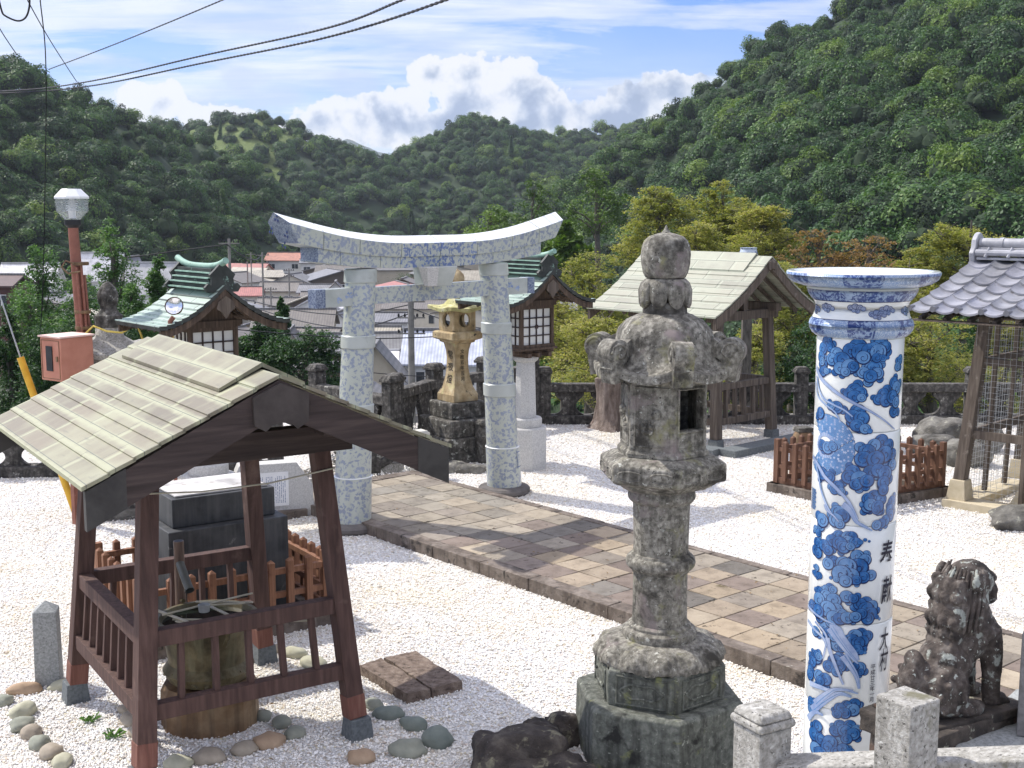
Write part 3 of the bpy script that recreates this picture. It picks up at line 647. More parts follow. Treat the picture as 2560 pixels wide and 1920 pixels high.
# water basin inside the near pavilion
t = thing('water_basin', 'bronze cauldron of water on a round stained drum inside the near pavilion', 'basin', (-2.33, 9.16, 0))
m = MB(); m.lathe([(.37, 0), (.365, .28), (.34, .33), (.0, .34)], 14, rot=.3); m.build('stone_drum', M['rust'], t, ang=20)
m = MB(); m.lathe([(.20, .33), (.30, .36), (.345, .44), (.30, .50), (.315, .62), (.335, .76), (.365, .80), (.385, .815), (.385, .84), (.355, .84), (.335, .80), (.30, .79)], 40)
for k in range(22):
    a = k * 2 * math.pi / 22; m.tube([(.30 * math.cos(a) + .03 * math.cos(a + q * .9), .30 * math.sin(a) + .03 * math.sin(a + q * .9), .42 + .035 * math.sin(q * .9 + k)) for q in range(7)], .013, 6)
m.build('cauldron', M['bronze'], t)
mw, tw, pw_ = newmat('dark_still_water'); tw.put(pw_, 'Base Color', (.008, .012, .010)); tw.put(pw_, 'Roughness', .03)
m = MB(); m.lathe([(.0, .80), (.335, .80)], 40, cap=False); m.build('water', mw, t, ang=0)
for a, s in ((2.3, 1), (5.3, 1)):
    m = MB(); c_, s_ = math.cos(a), math.sin(a); m.tube([(c_ * .36, s_ * .36, .70), (c_ * .43, s_ * .43, .78), (c_ * .44, s_ * .44, .86), (c_ * .38, s_ * .38, .86)], .018, 8); m.build('handle', M['bronze'], t)
t = thing('bamboo_spout', 'bamboo water spout standing behind the bronze basin', 'spout', (-2.62, 9.50, 0))
m = MB(); m.tube([(0, 0, 0), (0, 0, .45), (0, 0, .9), (0, 0, 1.33)], [.043, .041, .041, .040], 14); m.build('upright', M['bamboo'], t)
m = MB(); m.tube([(0, 0, 1.16), (.10, -.19, 1.06), (.145, -.27, 1.015)], [.034, .034, .034], 14, cap=False)
m.tube([(.142, -.268, 1.02), (.147, -.276, 1.012)], [.038, .038], 14, cap=False); m.build('spout', M['bamboogreen'], t)
m = MB(); m.lathe([(0.0, 1.331), (.030, 1.331)], 12, cap=False); m.build('hollow', M['black'], t, ang=0)  # flat black disc on the capped pole, painting the shade of its bore
LAD = [((-2.62, 8.98, .90), (-2.02, 9.36, .95), 'ladle resting across the basin with its handle pointing up to the right'),
       ((-2.70, 9.10, .90), (-2.22, 8.74, .87), 'flat bamboo lath lying over the left front of the basin rim'),
       ((-2.50, 8.92, .875), (-2.12, 8.72, .865), 'flat bamboo lath lying over the middle of the basin rim'),
       ((-2.42, 9.32, .895), (-1.96, 8.83, .885), 'flat bamboo lath lying over the right front of the basin rim'),
       ((-2.55, 9.00, .860), (-1.52, 8.98, .855), 'longest bamboo ladle handle reaching out of the pavilion to the right'),
       ((-2.45, 9.30, .90), (-2.0, 9.27, .905), 'short ladle handle beside the shiny cup')]
for i, (p, q, lb) in enumerate(LAD):
    m = MB()
    if i in (1, 2, 3): m.beam(p, q, .028, .007)
    else: m.tube([p, q], .008, 8)
    tag(m.build('bamboo_stick', M['bamboolt']), lb, 'ladle', 'bamboo sticks on the basin')
t = thing('ladle_cup', 'small shiny metal dipper cup resting on the bamboo sticks', 'cup', (-2.33, 9.08, .895))
m = MB(); m.lathe([(.040, 0), (.046, .055), (.044, .057), (.038, .006), (0, .006)], 20, cap=False); m.build('bowl', M['steel'], t)
m = MB(); m.tube([(.045, .01, .045), (.3, .05, .05)], .008, 8); m.build('handle', M['bamboolt'], t)
t = thing('guide_cord', 'thin brown cord tied across the gable of the near pavilion', 'cord')
m = MB()
def lp(x, y, z): a = R(32.8); return (-2.334 + x * math.cos(a) - y * math.sin(a), 9.205 + x * math.sin(a) + y * math.cos(a), z)
m.tube([lp(-.66, -.82, 2.02), lp(-.3, -.83, 1.99), (lp(.2, -.83, 1.99)), lp(.70, -.82, 2.04)], .006, 6); m.build('strand', M['bamboolt'], t)

# ================================================================= cobbles
def cobble(mb, c, s, rz, seed, sub=2, rough=.10, flat=True):
    bm = bmesh.new(); bmesh.ops.create_icosphere(bm, subdivisions=sub, radius=1); k = len(mb.v)
    a, b_ = math.cos(rz), math.sin(rz); vs = []
    for v in bm.verts:
        p = v.co.normalized(); n = noise.noise(p * 1.3 + Vector((seed, seed * 1.7, 0))) * rough * 2.2 + noise.noise(p * 3.1 + Vector((seed, 0, 5))) * rough * .8
        p = p * (1 + n)
        x, y, z = p.x * s[0], p.y * s[1], p.z * s[2]
        vs.append((c[0] + a * x - b_ * y, c[1] + b_ * x + a * y, c[2] + z))
    fs = [[v.index for v in f.verts] for f in bm.faces]; bm.free(); mb.add(vs, fs)
COB = [  # x, y, length, width, heading, tone
 (-3.98, 9.72, .20, .10, 20, 4, 'flat orange cobble lying beside the granite post, at the left edge'), (-3.68, 9.80, .19, .09, 25, 3, 'long pale cobble between the granite post and the pavilion foot'),
 (-4.06, 9.47, .12, .09, 60, 0, 'small grey cobble at the left edge of the photo, end of the curved row'), (-3.82, 9.25, .17, .12, 70, 3, 'big pale cobble at the left edge below the granite post'),
 (-3.73, 9.00, .14, .11, 80, 0, 'olive cobble, second of the left curved row from the edge'), (-3.60, 8.86, .13, .10, 100, 1, 'pinkish cobble in the left curved row, third from its top'),
 (-3.47, 8.68, .13, .10, 100, 0, 'greenish cobble in the left curved row, fourth from its top'), (-3.33, 8.52, .14, .10, 100, 1, 'brownish cobble in the left curved row, fifth from its top'),
 (-3.20, 8.38, .13, .09, 90, 3, 'yellowish cobble at the bottom of the left curved row'),
 (-3.02, 9.30, .11, .08, -40, 1, 'brown cobble beyond the left railing of the pavilion, topmost'), (-2.93, 9.10, .17, .09, -50, 1, 'long brown cobble under the left railing of the pavilion'),
 (-2.80, 8.88, .15, .09, -50, 1, 'second long brown cobble under the left railing'), (-2.68, 8.68, .14, .09, -50, 4, 'tan cobble beside the nearest pavilion post'),
 (-2.36, 8.34, .15, .10, -10, 3, 'pale cobble just right of the nearest pavilion post, lowest of its row'), (-2.17, 8.44, .17, .11, 25, 1, 'rounded tan cobble in the front row under the pavilion, second from left'),
 (-1.95, 8.58, .14, .10, 30, 1, 'brown cobble in the front row under the pavilion, third from left'), (-1.80, 8.70, .17, .11, 30, 4, 'big brown cobble in the front row under the pavilion, fourth from left'),
 (-1.63, 8.86, .12, .09, 40, 0, 'small cobble in front row nearest the right pavilion foot'), (-1.76, 9.05, .12, .09, 100, 0, 'grey cobble inside the pavilion close to its right foot'),
 (-1.93, 9.18, .11, .08, 120, 0, 'dark cobble inside the pavilion behind the right balusters'),
 (-1.72, 10.30, .20, .11, -35, 3, 'long yellow cobble behind the pavilion, right of the back foot'), (-1.92, 10.55, .16, .10, -25, 3, 'yellow cobble behind the pavilion near the picket fence'),
 (-2.10, 10.66, .11, .08, -10, 1, 'small cobble at the foot of the picket fence behind the pavilion'), (-1.50, 10.02, .13, .10, -50, 2, 'green-grey cobble behind the right pavilion post'),
 (-1.28, 9.62, .17, .10, -50, 1, 'tan cobble touching the corner of the reddish slab'), (-1.10, 9.40, .12, .09, -30, 0, 'small olive cobble between slab and the grey-green cobbles'),
 (-.96, 9.22, .17, .10, -5, 2, 'dark green cobble in the right curved row, oval'), (-.75, 9.02, .17, .10, -35, 2, 'blue-grey cobble in the right curved row'),
 (-.55, 8.74, .17, .145, -70, 2, 'largest grey-green cobble at the end of the right curved row'), (-.76, 8.56, .19, .13, 5, 0, 'large olive cobble at the bottom edge, right curved row'),
 (-1.08, 8.44, .15, .10, 5, 4, 'tan cobble at the very bottom edge left of the large olive one'),
]
for i, (x, y, a, b_, h, tn, lb) in enumerate(COB):
    m = MB(); cobble(m, (0, 0, 0), (a * .72, b_ * .80, b_ * .62), 0, i * 3.3, 3)
    tag(m.build('cobble', M['cobble%d' % tn], loc=(x, y, b_ * .22), rz=R(h), ang=60), lb, 'cobble', 'cobbles edging the gravel round the pavilion')
# reddish slabs (a split pair)
def roughslab(poly, th, seed, label):
    m = MB(); cx = sum(p[0] for p in poly) / len(poly); cy_ = sum(p[1] for p in poly) / len(poly)
    out = []
    for i in range(len(poly)):
        a = Vector(poly[i]); b_ = Vector(poly[(i + 1) % len(poly)]); n = 7
        for k in range(n):
            p = a.lerp(b_, k / n); d = (b_ - a).normalized(); p += Vector((-d.y, d.x)) * noise.noise(Vector((p.x * 9 + seed, p.y * 9, 0))) * .018; out.append((p.x - cx, p.y - cy_))
    n = len(out); rings = []
    for sc, z in ((1, -.02), (1, th * .7), (.985, th), (.7, th + .003), (.4, th), (.0, th)):
        rings += [(x * sc, y * sc, z + (0 if sc > .99 else noise.noise(Vector((x * sc * 8 + seed, y * sc * 8, 1))) * .008)) for x, y in out]
    fs = [(r * n + i, r * n + (i + 1) % n, (r + 1) * n + (i + 1) % n, (r + 1) * n + i) for r in range(5) for i in range(n)]
    m.add(rings, fs); tag(m.build('stone_slab', M['slab'], loc=(cx, cy_, 0), ang=50), label, 'slab', 'split stone slabs in the gravel')
roughslab([(-1.30, 10.10), (-.83, 9.46), (-.66, 9.57), (-1.13, 10.28)], .085, 3, 'reddish rough stone slab in the gravel, the half beside the pavilion post')
roughslab([(-1.105, 10.30), (-.64, 9.585), (-.40, 9.75), (-.84, 10.46)], .08, 9, 'reddish rough stone slab in the gravel, the half farther from the pavilion')
# granite post at left
m = MB(); m.box(0, 0, -.1, .20, .20, .73, taper=.93); m.add([(-.093, -.093, .63), (.093, -.093, .63), (.093, .093, .63), (-.093, .093, .63), (0, 0, .71)], [(0, 1, 4), (1, 2, 4), (2, 3, 4), (3, 0, 4)])
tag(m.build('granite_post', M['greygranite'], loc=(-3.86, 9.93, 0), rz=R(12), bevel=.005), 'short square granite post with pyramid top, left of the near pavilion', 'post')
# tufts of weed
for x, y, lb in ((-2.98, 8.82, 'small green weed beside the brown cobbles under the left railing'), (-3.25, 9.12, 'tiny green weed in the gravel below the left pavilion foot')):
    m = MB(); rr = random.Random(int(x * 100))
    for k in range(26):
        a = rr.uniform(0, 6.28); L = rr.uniform(.03, .07); d = Vector((math.cos(a), math.sin(a), 0)); n = Vector((-d.y, d.x, 0)) * .008; p = Vector((rr.uniform(-.05, .05), rr.uniform(-.04, .04), 0))
        m.add([p - n, p + n, p + d * L * .6 + Vector((0, 0, L * .7)), p + d * L + Vector((0, 0, L * .5))], [(0, 1, 2), (1, 3, 2)])
    tag(m.build('weed', M['lf_ginkgo'], loc=(x, y, .01), ang=0, recalc=False), lb, 'weed', 'weeds in the gravel')

def roughen(o, lv=2, st=.012, size=.12, st2=0, size2=.04):
    s = o.modifiers.new('sub', 'SUBSURF'); s.subdivision_type = 'SIMPLE'; s.levels = lv; s.render_levels = lv
    for k, (a, b_) in enumerate(((st, size), (st2, size2))):
        if a:
            tx = bpy.data.textures.new('chips', 'CLOUDS'); tx.noise_scale = b_; tx.noise_depth = 3
            d = o.modifiers.new('wear', 'DISPLACE'); d.texture = tx; d.strength = a; d.mid_level = .5; d.texture_coords = 'LOCAL'
    return o
# ================================================================= porcelain torii
TA = R(46.8)
t = thing('porcelain_torii', 'pale blue and white porcelain torii gate standing across the stone path', 'torii', (-1.043, 15.948, 0), TA)
def sweep(mb, sec, ss, zf, mi=None):
    """sec: list of (y, key) ; zf(s, key) -> z ; extruded along x through ss"""
    n = len(sec); vs = []
    for s in ss: vs += [(s if not callable(s) else 0, y, zf(s, k)) for y, k in sec]
    fs = [(i * n + k, i * n + (k + 1) % n, (i + 1) * n + (k + 1) % n, (i + 1) * n + k) for i in range(len(ss) - 1) for k in range(n)]
    fs += [tuple(range(n))[::-1], tuple((len(ss) - 1) * n + k for k in range(n))]
    mb.add(vs, fs, mi)
def up(s): return .078 * max(0, abs(s) - .4) ** 2
def kz(s, k):
    base = {'b': 3.325, 't': 3.495, 'r': 3.585}[k]; f = {'b': .78, 't': .95, 'r': 1.0}[k]
    return base + up(s) * f
segs = [(-2.22, -1.86), (-1.86, -1.32), (-1.32, -.66), (-.66, 0), (0, .66), (.66, 1.32), (1.32, 1.86), (1.86, 2.22)]
for i, (a, b_) in enumerate(segs):
    m = MB(); ss = [a + .004 + (b_ - a - .008) * k / 6 for k in range(7)]
    n = len(m.v); sec = [(-.19, 'b'), (-.205, 't'), (0, 'r'), (.205, 't'), (.19, 'b')]
    def ex(s, k):  # end blocks flare outward at the top
        return kz(s, k)
    sweep(m, sec, ss, ex)
    if i in (0, 7):
        sg = -1 if i == 0 else 1
        vs = []
        for (x, y, z) in m.v:
            f = (abs(x) - 1.86) / .36; rel = (z - kz(x, 'b')) / .26
            vs.append((x + sg * f * rel * .17, y, z + f * max(0, rel) * .03))
        m.v = vs
    mt = M['toriiblue'] if i in (3, 4) else M['torii']
    for fi, f in enumerate(m.f):
        q = [m.v[j] for j in f]; c = sum((Vector(p) for p in q), Vector()) / len(q)
        nn = (Vector(q[1]) - Vector(q[0])).cross(Vector(q[2]) - Vector(q[0])).normalized()
        if abs(nn.z) > .75 and c.z > kz(c.x, 'b') + .06: m.m[fi] = 1
        elif i in (0, 7) and len(f) > 4 and abs(c.x) > 2.0: m.m[fi] = 2
        else: m.m[fi] = 0
    m.build('top_lintel', [mt, M['toriiwhite'], M['toriidark']], t, ang=20, bevel=.006)
    # second beam under it
def sz(s, k): return (3.19 if k == 'b' else 3.33) + up(s) * (.62 if k == 'b' else .78) - (.004 if k == 't' else 0)
for i, (a, b_) in enumerate([(-1.93, -1.60), (-1.60, -.98), (-.98, -.66), (-.66, 0), (0, .66), (.66, .98), (.98, 1.60), (1.60, 1.93)]):
    m = MB(); ss = [a + .003 + (b_ - a - .006) * k / 5 for k in range(6)]
    sweep(m, [(-.165, 'b'), (-.17, 't'), (.17, 't'), (.165, 'b')], ss, sz)
    for fi, f in enumerate(m.f):
        if i in (0, 7) and len(f) == 4 and abs(sum(m.v[j][0] for j in f) / 4) > 1.92: m.m[fi] = 1
    m.build('second_lintel', [M['toriiblue'] if i in (3, 4) else M['torii'], M['toriidark']], t, ang=20, bevel=.005)
# blossoms on the near end block, shade of their openings painted as solid dots
m = MB()
for (x, y, z) in ((-2.41, -.05, 3.80), (-2.33, -.12, 3.62), (-2.40, .07, 3.66), (-2.26, .02, 3.50)):
    for k in range(3):
        a = k * 2.1 + x; m.lathe([(.0, 0), (.024, 0), (.0, .012)], 10)
        q = m.v[-30:]; m.v[-30:] = [(x - .004 - vz * .6 + (z - 3.62) * .0, y + vy * .8 + .03 * math.cos(a), z + vx * .8 + .03 * math.sin(a)) for vx, vy, vz in q]
m.build('blossom_shade_dots', M['pdark'], t)
# tie beam
m = MB(); m.beam((-1.52, 0, 2.865), (1.52, 0, 2.865), .14, .205); m.build('tie_beam', M['torii'], t, bevel=.006)
for sg in (-1, 1):
    m = MB(); m.beam((sg * 1.22, 0, 2.868), (sg * 1.76, 0, 2.868), .15, .215); m.build('tie_beam_end', M['toriiplain'], t, bevel=.006)
    m = MB(); m.beam((sg * 1.76, 0, 2.868), (sg * 1.90, 0, 2.868), .156, .221); m.build('tie_beam_cap', M['toriidark'], t, bevel=.004)
    m = MB()
    for y_ in (-.0765,):
        rr = random.Random(4)
        for k in range(34):
            u = rr.uniform(0, 1); x = sg * (1.30 + u * .30); z = 2.865 + math.sin(u * 5) * .03 + rr.uniform(-.03, .03); L = rr.uniform(.012, .03); a = rr.uniform(0, 3)
            m.add([(x + L * math.cos(a + q * 1.57) * (1 if q % 2 else .4), y_ - .0012, z + L * math.sin(a + q * 1.57) * (1 if q % 2 else .4)) for q in range(4)], [(0, 1, 2, 3)])
    m.build('painted_branch', M['plight'], t, ang=0)
# plaque between the beams
m = MB(); o = [(-.13, -.16), (.13, -.16), (.13, .16), (-.13, .16)]; oo = [(-.20, -.20), (.20, -.20), (.20, .20), (-.20, .20)]
m.hexa([(x, y, 2.965) for x, y in o] + [(x * 1.15, y * 1.1, 3.19) for x, y in o]); pl = m.build('centre_strut', M['toriiplain'], t, bevel=.006)
for x0, x1 in ((-.36, -.22), (-.19, .10)):
    m = MB(); m.hexa([(x0 * .78 - .04, -.30, 2.955), (x1 * .78 - .02, -.33, 2.955), (x1 * .78 - .02, -.22, 2.955), (x0 * .78 - .04, -.22, 2.955), (x0 - .04, -.36, 3.20), (x1 - .0, -.40, 3.20), (x1, -.20, 3.20), (x0 - .04, -.20, 3.20)]); m.build('plaque_leaf', M['toriiplain'] if x0 > -.3 else M['granite'], pl, bevel=.01)
m = MB(); m.hexa([(-.215, -.27, 2.96), (-.19, -.27, 2.96), (-.19, -.16, 2.96), (-.215, -.16, 2.96), (-.235, -.33, 3.19), (-.185, -.33, 3.19), (-.185, -.16, 3.19), (-.235, -.16, 3.19)]); m.build('plaque_shade_strip', M['blackgranite'], pl)  # solid dark strip standing in for the shaded recess between the leaves
# pillars, made of stacked drums
for sg in (-1, 1):
    def lean(m):
        m.v = [(x + sg * (1.375 - .069 * z), y, z) for x, y, z in m.v]; return m
    rad = lambda z: .232 - .0155 * z
    P_ = [(.09, .66, 0), (.66, .675, 2), (.675, 1.38, 0), (1.38, 1.56, 1), (1.56, 2.24, 0), (2.24, 2.40, 1), (2.40, 3.03, 0), (3.03, 3.20, 1)]
    root = None
    for z0, z1, kind in P_:
        m = MB(); r0, r1 = rad(z0), rad(z1)
        if z0 < .5: r0 += .012; r1 += .010
        if kind == 1: pr = [(r0 + .004, z0), (r0 + .016, z0 + .012), (r1 + .016, z1 - .012), (r1 + .002, z1)]
        elif kind == 2: pr = [(r0 + .012, z0), (r0 + .018, z0 + .008), (r1 + .004, z1)]
        else: pr = [(r0, z0), (r0 * .5 + r1 * .5, (z0 + z1) / 2), (r1, z1)]
        m.lathe(pr, 40); lean(m)
        m.build('pillar_ring' if kind else 'pillar_drum', M['toriiplain'] if kind == 1 else (M['toriiwhite'] if kind == 2 else M['torii']), t)
    m = MB(); m.lathe([(.335, 0.0), (.36, .03), (.36, .07), (.335, .10), (.27, .115), (.22, .118)], 40, fn=lambda r, z, a: (r * (1 + .02 * math.sin(a * 3 + 1) + .012 * math.sin(a * 7)), z)); m.v = [(x + sg * 1.372, y, z) for x, y, z in m.v]
    m.build('plinth_disc', surf('plinth_stone', [(.3, (.07, .062, .058)), (.6, (.15, .135, .125))], 4, 6, .8, .3, 30, .01), t)
m = MB()  # inscription frame low on the far pillar
def onp_(a, z, d): r = .2445 - .0155 * z + d; return (1.375 - .069 * z + r * math.cos(a), r * math.sin(a), z)
a0, a1, z0, z1 = R(-80), R(-40), .40, .60; N = 8
for k in range(N):
    b0, b1 = a0 + (a1 - a0) * k / N, a0 + (a1 - a0) * (k + 1) / N
    m.quad(onp_(b0, z0, .002), onp_(b1, z0, .002), onp_(b1, z1, .002), onp_(b0, z1, .002), 0)
    if 0 < k < N: 
        for q in range(4):
            zz = z1 - .035 - q * .032
            if (k * 3 + q) % 4: m.quad(onp_(b0 + .02, zz - .02, .005), onp_(b0 + .055, zz - .02, .005), onp_(b0 + .055, zz, .005), onp_(b0 + .02, zz, .005), 1)
    for za, zb in ((z0 - .012, z0 + .004), (z1 - .004, z1 + .012)): m.quad(onp_(b0, za, .004), onp_(b1, za, .004), onp_(b1, zb, .004), onp_(b0, zb, .004), 1)
for b0, b1 in ((a0 - .03, a0 + .03), (a1 - .03, a1 + .03)): m.quad(onp_(b0, z0 - .012, .0045), onp_(b1, z0 - .012, .0045), onp_(b1, z1 + .012, .0045), onp_(b0, z1 + .012, .0045), 1)
m.build('inscription', [M['toriiplain'], M['pgrey']], t, ang=0, recalc=False)

# ================================================================= big stone lantern
LX, LY = 1.059, 8.60; LR = R(-22.8)
t = thing('stone_lantern', 'tall weathered hexagonal stone lantern in the foreground, left of the porcelain column', 'lantern', (LX, LY, 0))
LM = M['lantern']; LB = M['lantern_base']
def hexp(m, prof, s=0): m.lathe(prof, 6, rot=LR + s)
m = MB(); hexp(m, [(.628, -.15), (.635, .2), (.628, .455), (.60, .475)]); m.build('lower_base', LB, t, ang=25, bevel=.012)
m = MB(); hexp(m, [(.485, .47), (.492, .60), (.488, .725), (.47, .742)]); b1 = m.build('upper_base', LB, t, ang=25, bevel=.012)
def hexface(k, rad):  # centre, tangent, normal of face k
    a = LR + R(60) * k + R(30); n = Vector((math.cos(a), math.sin(a), 0)); return n * rad * math.cos(R(30)), Vector((-n.y, n.x, 0)), n
m = MB()
for k in range(6):
    c, tx, n = hexface(k, .49)
    for r_, pts in ((.008, [(-.18, .50), (.18, .50), (.18, .70), (-.18, .70), (-.18, .50)]),):
        m.tube([c + tx * x + n * .003 + Vector((0, 0, z)) for x, z in pts], r_, 6)
    cart = [(.14 * math.cos(a) * (1 + .10 * math.cos(4 * a)), .60 + .055 * math.sin(a) * (1 - .2 * math.cos(4 * a))) for a in [i * 2 * math.pi / 28 for i in range(29)]]
    m.tube([c + tx * x + n * .004 + Vector((0, 0, z)) for x, z in cart], .010, 6)
m.build('carved_cartouches', LB, b1)
m = MB()
def pet(r, z, a):
    k = math.cos(a * 12 + .4); f = max(0, min(1, (z - .70) / .14)) * max(0, min(1, (.89 - z) / .04))
    return r * (1 + .028 * k * (1 if z < .86 else 0)) + .009 * math.cos(a * 48 + z * 30) * (1 if .72 < z < .86 else 0), z + (.012 * k if z < .84 else 0)
m.lathe([(.42, .735), (.455, .735), (.462, .755), (.452, .79), (.425, .825), (.385, .855), (.33, .875), (.27, .885), (.22, .885)], 192, fn=pet); roughen(m.build('lotus_dome', LM, t, ang=60), 0, .003, .03)
m = MB(); m.lathe([(.22, .87), (.245, .872), (.262, .885), (.268, .91), (.260, .938), (.240, .952), (.224, .955), (.224, .972), (.212, .985), (.196, .988), (.194, 1.15), (.193, 1.34), (.193, 1.362), (.206, 1.366), (.212, 1.384), (.228, 1.390), (.243, 1.408), (.248, 1.432), (.243, 1.456), (.228, 1.474), (.212, 1.480), (.206, 1.496), (.195, 1.500), (.196, 1.60), (.200, 1.80), (.202, 1.868), (.220, 1.873), (.236, 1.892), (.240, 1.915), (.232, 1.94), (.225, 1.96)], 64)
m.build('shaft', LM, t, ang=38)
m = MB(); m.lathe([(.21, 1.93), (.24, 1.955), (.31, 1.975), (.385, 2.02), (.41, 2.05)], 6, rot=LR, fn=lambda r, z, a: (r if z > 1.99 else r * 1.0, z)); m.build('platform_underside', LM, t, ang=30)
m = MB(); hexp(m, [(.40, 2.03), (.445, 2.045), (.462, 2.055), (.462, 2.165), (.452, 2.175), (.37, 2.215), (.30, 2.22)]); pf = m.build('platform', LM, t, ang=25, bevel=.010)
m = MB()
for k in range(6):
    c, tx, n = hexface(k, .462)
    for x0 in (-.115, .115):
        m.tube([c + tx * (x0 + .09 * math.cos(a) * (1 + .12 * math.cos(4 * a + 3.14))) + n * .001 + Vector((0, 0, 2.108 + .035 * math.sin(a))) for a in [i * 2 * math.pi / 16 for i in range(17)]], .006, 6)
m.build('carved_panels', LM, pf)
# fire box with a real opening
fb = MB(); RB = .312
for k in range(6):
    c, tx, n = hexface(k, RB); th = .06; w = RB
    def panel(x0, x1, z0, z1, d0=0, dd=th):
        A = c + n * d0; ps = []
        for z in (z0, z1):
            for x, q in ((x0, 0), (x1, 0), (x1, 1), (x0, 1)): ps.append(A + tx * x * (1 - .577 * 2 * dd * q / w * (abs(x) > w * .45)) - n * dd * q + Vector((0, 0, z)))
        fb.hexa(ps)
    if k == 5:   # the open face
        panel(-w / 2, -.112, 2.22, 2.79); panel(.112, w / 2, 2.22, 2.79); panel(-.112, .112, 2.22, 2.41); panel(-.112, .112, 2.69, 2.79)
    else: panel(-w / 2, w / 2, 2.22, 2.79)
fo = fb.build('fire_box', LM, t, ang=25, bevel=.004)
m = MB(); hexp(m, [(.30, 2.215), (.335, 2.22), (.335, 2.245), (.318, 2.265), (.30, 2.265)]); hexp(m, [(.30, 2.735), (.325, 2.74), (.335, 2.79), (.30, 2.79)]); m.build('mouldings', LM, fo, ang=25, bevel=.004)
m = MB(); rr = random.Random(2)
for k in range(6):
    c, tx, n = hexface(k, RB)
    m.tube([c + tx * x + n * .002 + Vector((0, 0, z)) for x, z in [(-.12, 2.30), (.12, 2.30), (.12, 2.71), (-.12, 2.71), (-.12, 2.30)]], .007, 5)
    if k == 5:
        m.tube([c + tx * x + n * .004 + Vector((0, 0, z)) for x, z in [(-.120, 2.400), (.120, 2.400), (.120, 2.700), (-.120, 2.700), (-.120, 2.400)]], .011, 5)
    else:
        for q in range(9):
            x, z = rr.uniform(-.07, .07), rr.uniform(2.40, 2.56); p = c + tx * x + n * .002 + Vector((0, 0, z)); cobble(m, p, (.028, .028, .018 + rr.uniform(0, .012)), 0, q * 1.7, 2)
        for q in range(6):
            a = R(200 - q * 28); p0 = c + n * .004 + tx * (-.02) + Vector((0, 0, 2.40)); m.tube([p0, p0 + tx * math.cos(a) * .05 + Vector((0, 0, abs(math.sin(a)) * .07)), p0 + tx * math.cos(a) * .09 + Vector((0, 0, abs(math.sin(a)) * .09))], [.012, .014, .006], 6)
m.build('relief', LM, fo)
# roof with corner scrolls
m = MB()
def hexf(a): q = ((a - LR) % R(60)) - R(30); return math.cos(R(30)) / math.cos(q)
def cornr(a): q = abs(((a - LR + R(30)) % R(60)) - R(30)) / R(30); return (1 - q)      # 1 at a corner
def rf(r, z, a):
    f = max(0, min(1, (r - .22) / .22)); k = (1 - f) + f * hexf(a) / .93
    lift = (cornr(a) ** 2) * .075 * max(0, min(1, (r - .34) / .12))
    return r * k, z + lift
m.lathe([(.02, 3.20), (.16, 3.20), (.20, 3.185), (.27, 3.15), (.325, 3.09), (.345, 3.02), (.355, 2.95), (.37, 2.89), (.405, 2.845), (.460, 2.822), (.492, 2.815), (.498, 2.800), (.492, 2.752), (.44, 2.742), (.36, 2.775), (.2, 2.785), (.02, 2.785)], 144, fn=rf)
rt = m.build('roof', LM, t, ang=45); roughen(rt, 0, .004, .04)
for k in range(6):
    a = LR + R(60) * k; n = Vector((math.cos(a), math.sin(a), 0)); tx = Vector((-n.y, n.x, 0)); m = MB()
    c = n * .475 + Vector((0, 0, 2.955)); prof = []
    out = [c + n * (.092 * math.cos(b_)) + Vector((0, 0, .092 * math.sin(b_))) for b_ in [i * 2 * math.pi / 24 for i in range(24)]]
    k0 = len(m.v); A = [p - tx * .066 for p in out]; B = [p + tx * .066 for p in out]
    m.add([c - tx * .078] + A + [c + tx * .078] + B, [(0, 1 + (i + 1) % 24, 1 + i) for i in range(24)] + [(25, 26 + i, 26 + (i + 1) % 24) for i in range(24)] + [(1 + i, 1 + (i + 1) % 24, 26 + (i + 1) % 24, 26 + i) for i in range(24)])
    m.beam(n * .40 + Vector((0, 0, 2.80)), n * .50 + Vector((0, 0, 2.895)), .128, .12)
    m.beam(n * .33 + Vector((0, 0, 3.0)), n * .44 + Vector((0, 0, 2.93)), .10, .10)
    m.beam(n * .475 + Vector((0, 0, 2.755)), n * .50 + Vector((0, 0, 2.90)), .135, .085, up=n)
    for sg in (-1, 1):
        m.tube([c + tx * sg * (.068 + .006) + n * ((.078 - .0062 * i) * math.cos(i * .62)) + Vector((0, 0, (.078 - .0062 * i) * math.sin(i * .62))) for i in range(12)], .011, 6)
    m.build('corner_scroll', LM, rt, ang=40, bevel=.008)
m = MB(); m.lathe([(.15, 3.18), (.155, 3.20), (.150, 3.27), (.13, 3.28)], 48); m.build('finial_neck', M['darkstone'], t)
m = MB()
def ptl(r, z, a):
    q = abs(math.sin(a * 4)); drop = (z < 3.31) * (-.085 * (q ** .5 - .55)); return r * (1 + .13 * (q ** .5 - .55) * (z < 3.38)), z + drop
m.lathe([(.12, 3.28), (.165, 3.275), (.176, 3.30), (.178, 3.36), (.168, 3.41), (.14, 3.435), (.11, 3.445)], 96, fn=ptl)
roughen(m.build('finial_petals', LM, t, ang=50), 0, .008, .05)
m = MB(); m.lathe([(.10, 3.44), (.138, 3.445), (.155, 3.48), (.168, 3.54), (.172, 3.60), (.165, 3.66), (.148, 3.70), (.115, 3.728), (.07, 3.742), (.032, 3.752), (.018, 3.77), (.008, 3.79), (.001, 3.805)], 56)
roughen(m.build('finial_jewel', LM, t, ang=60), 1, .004, .03)
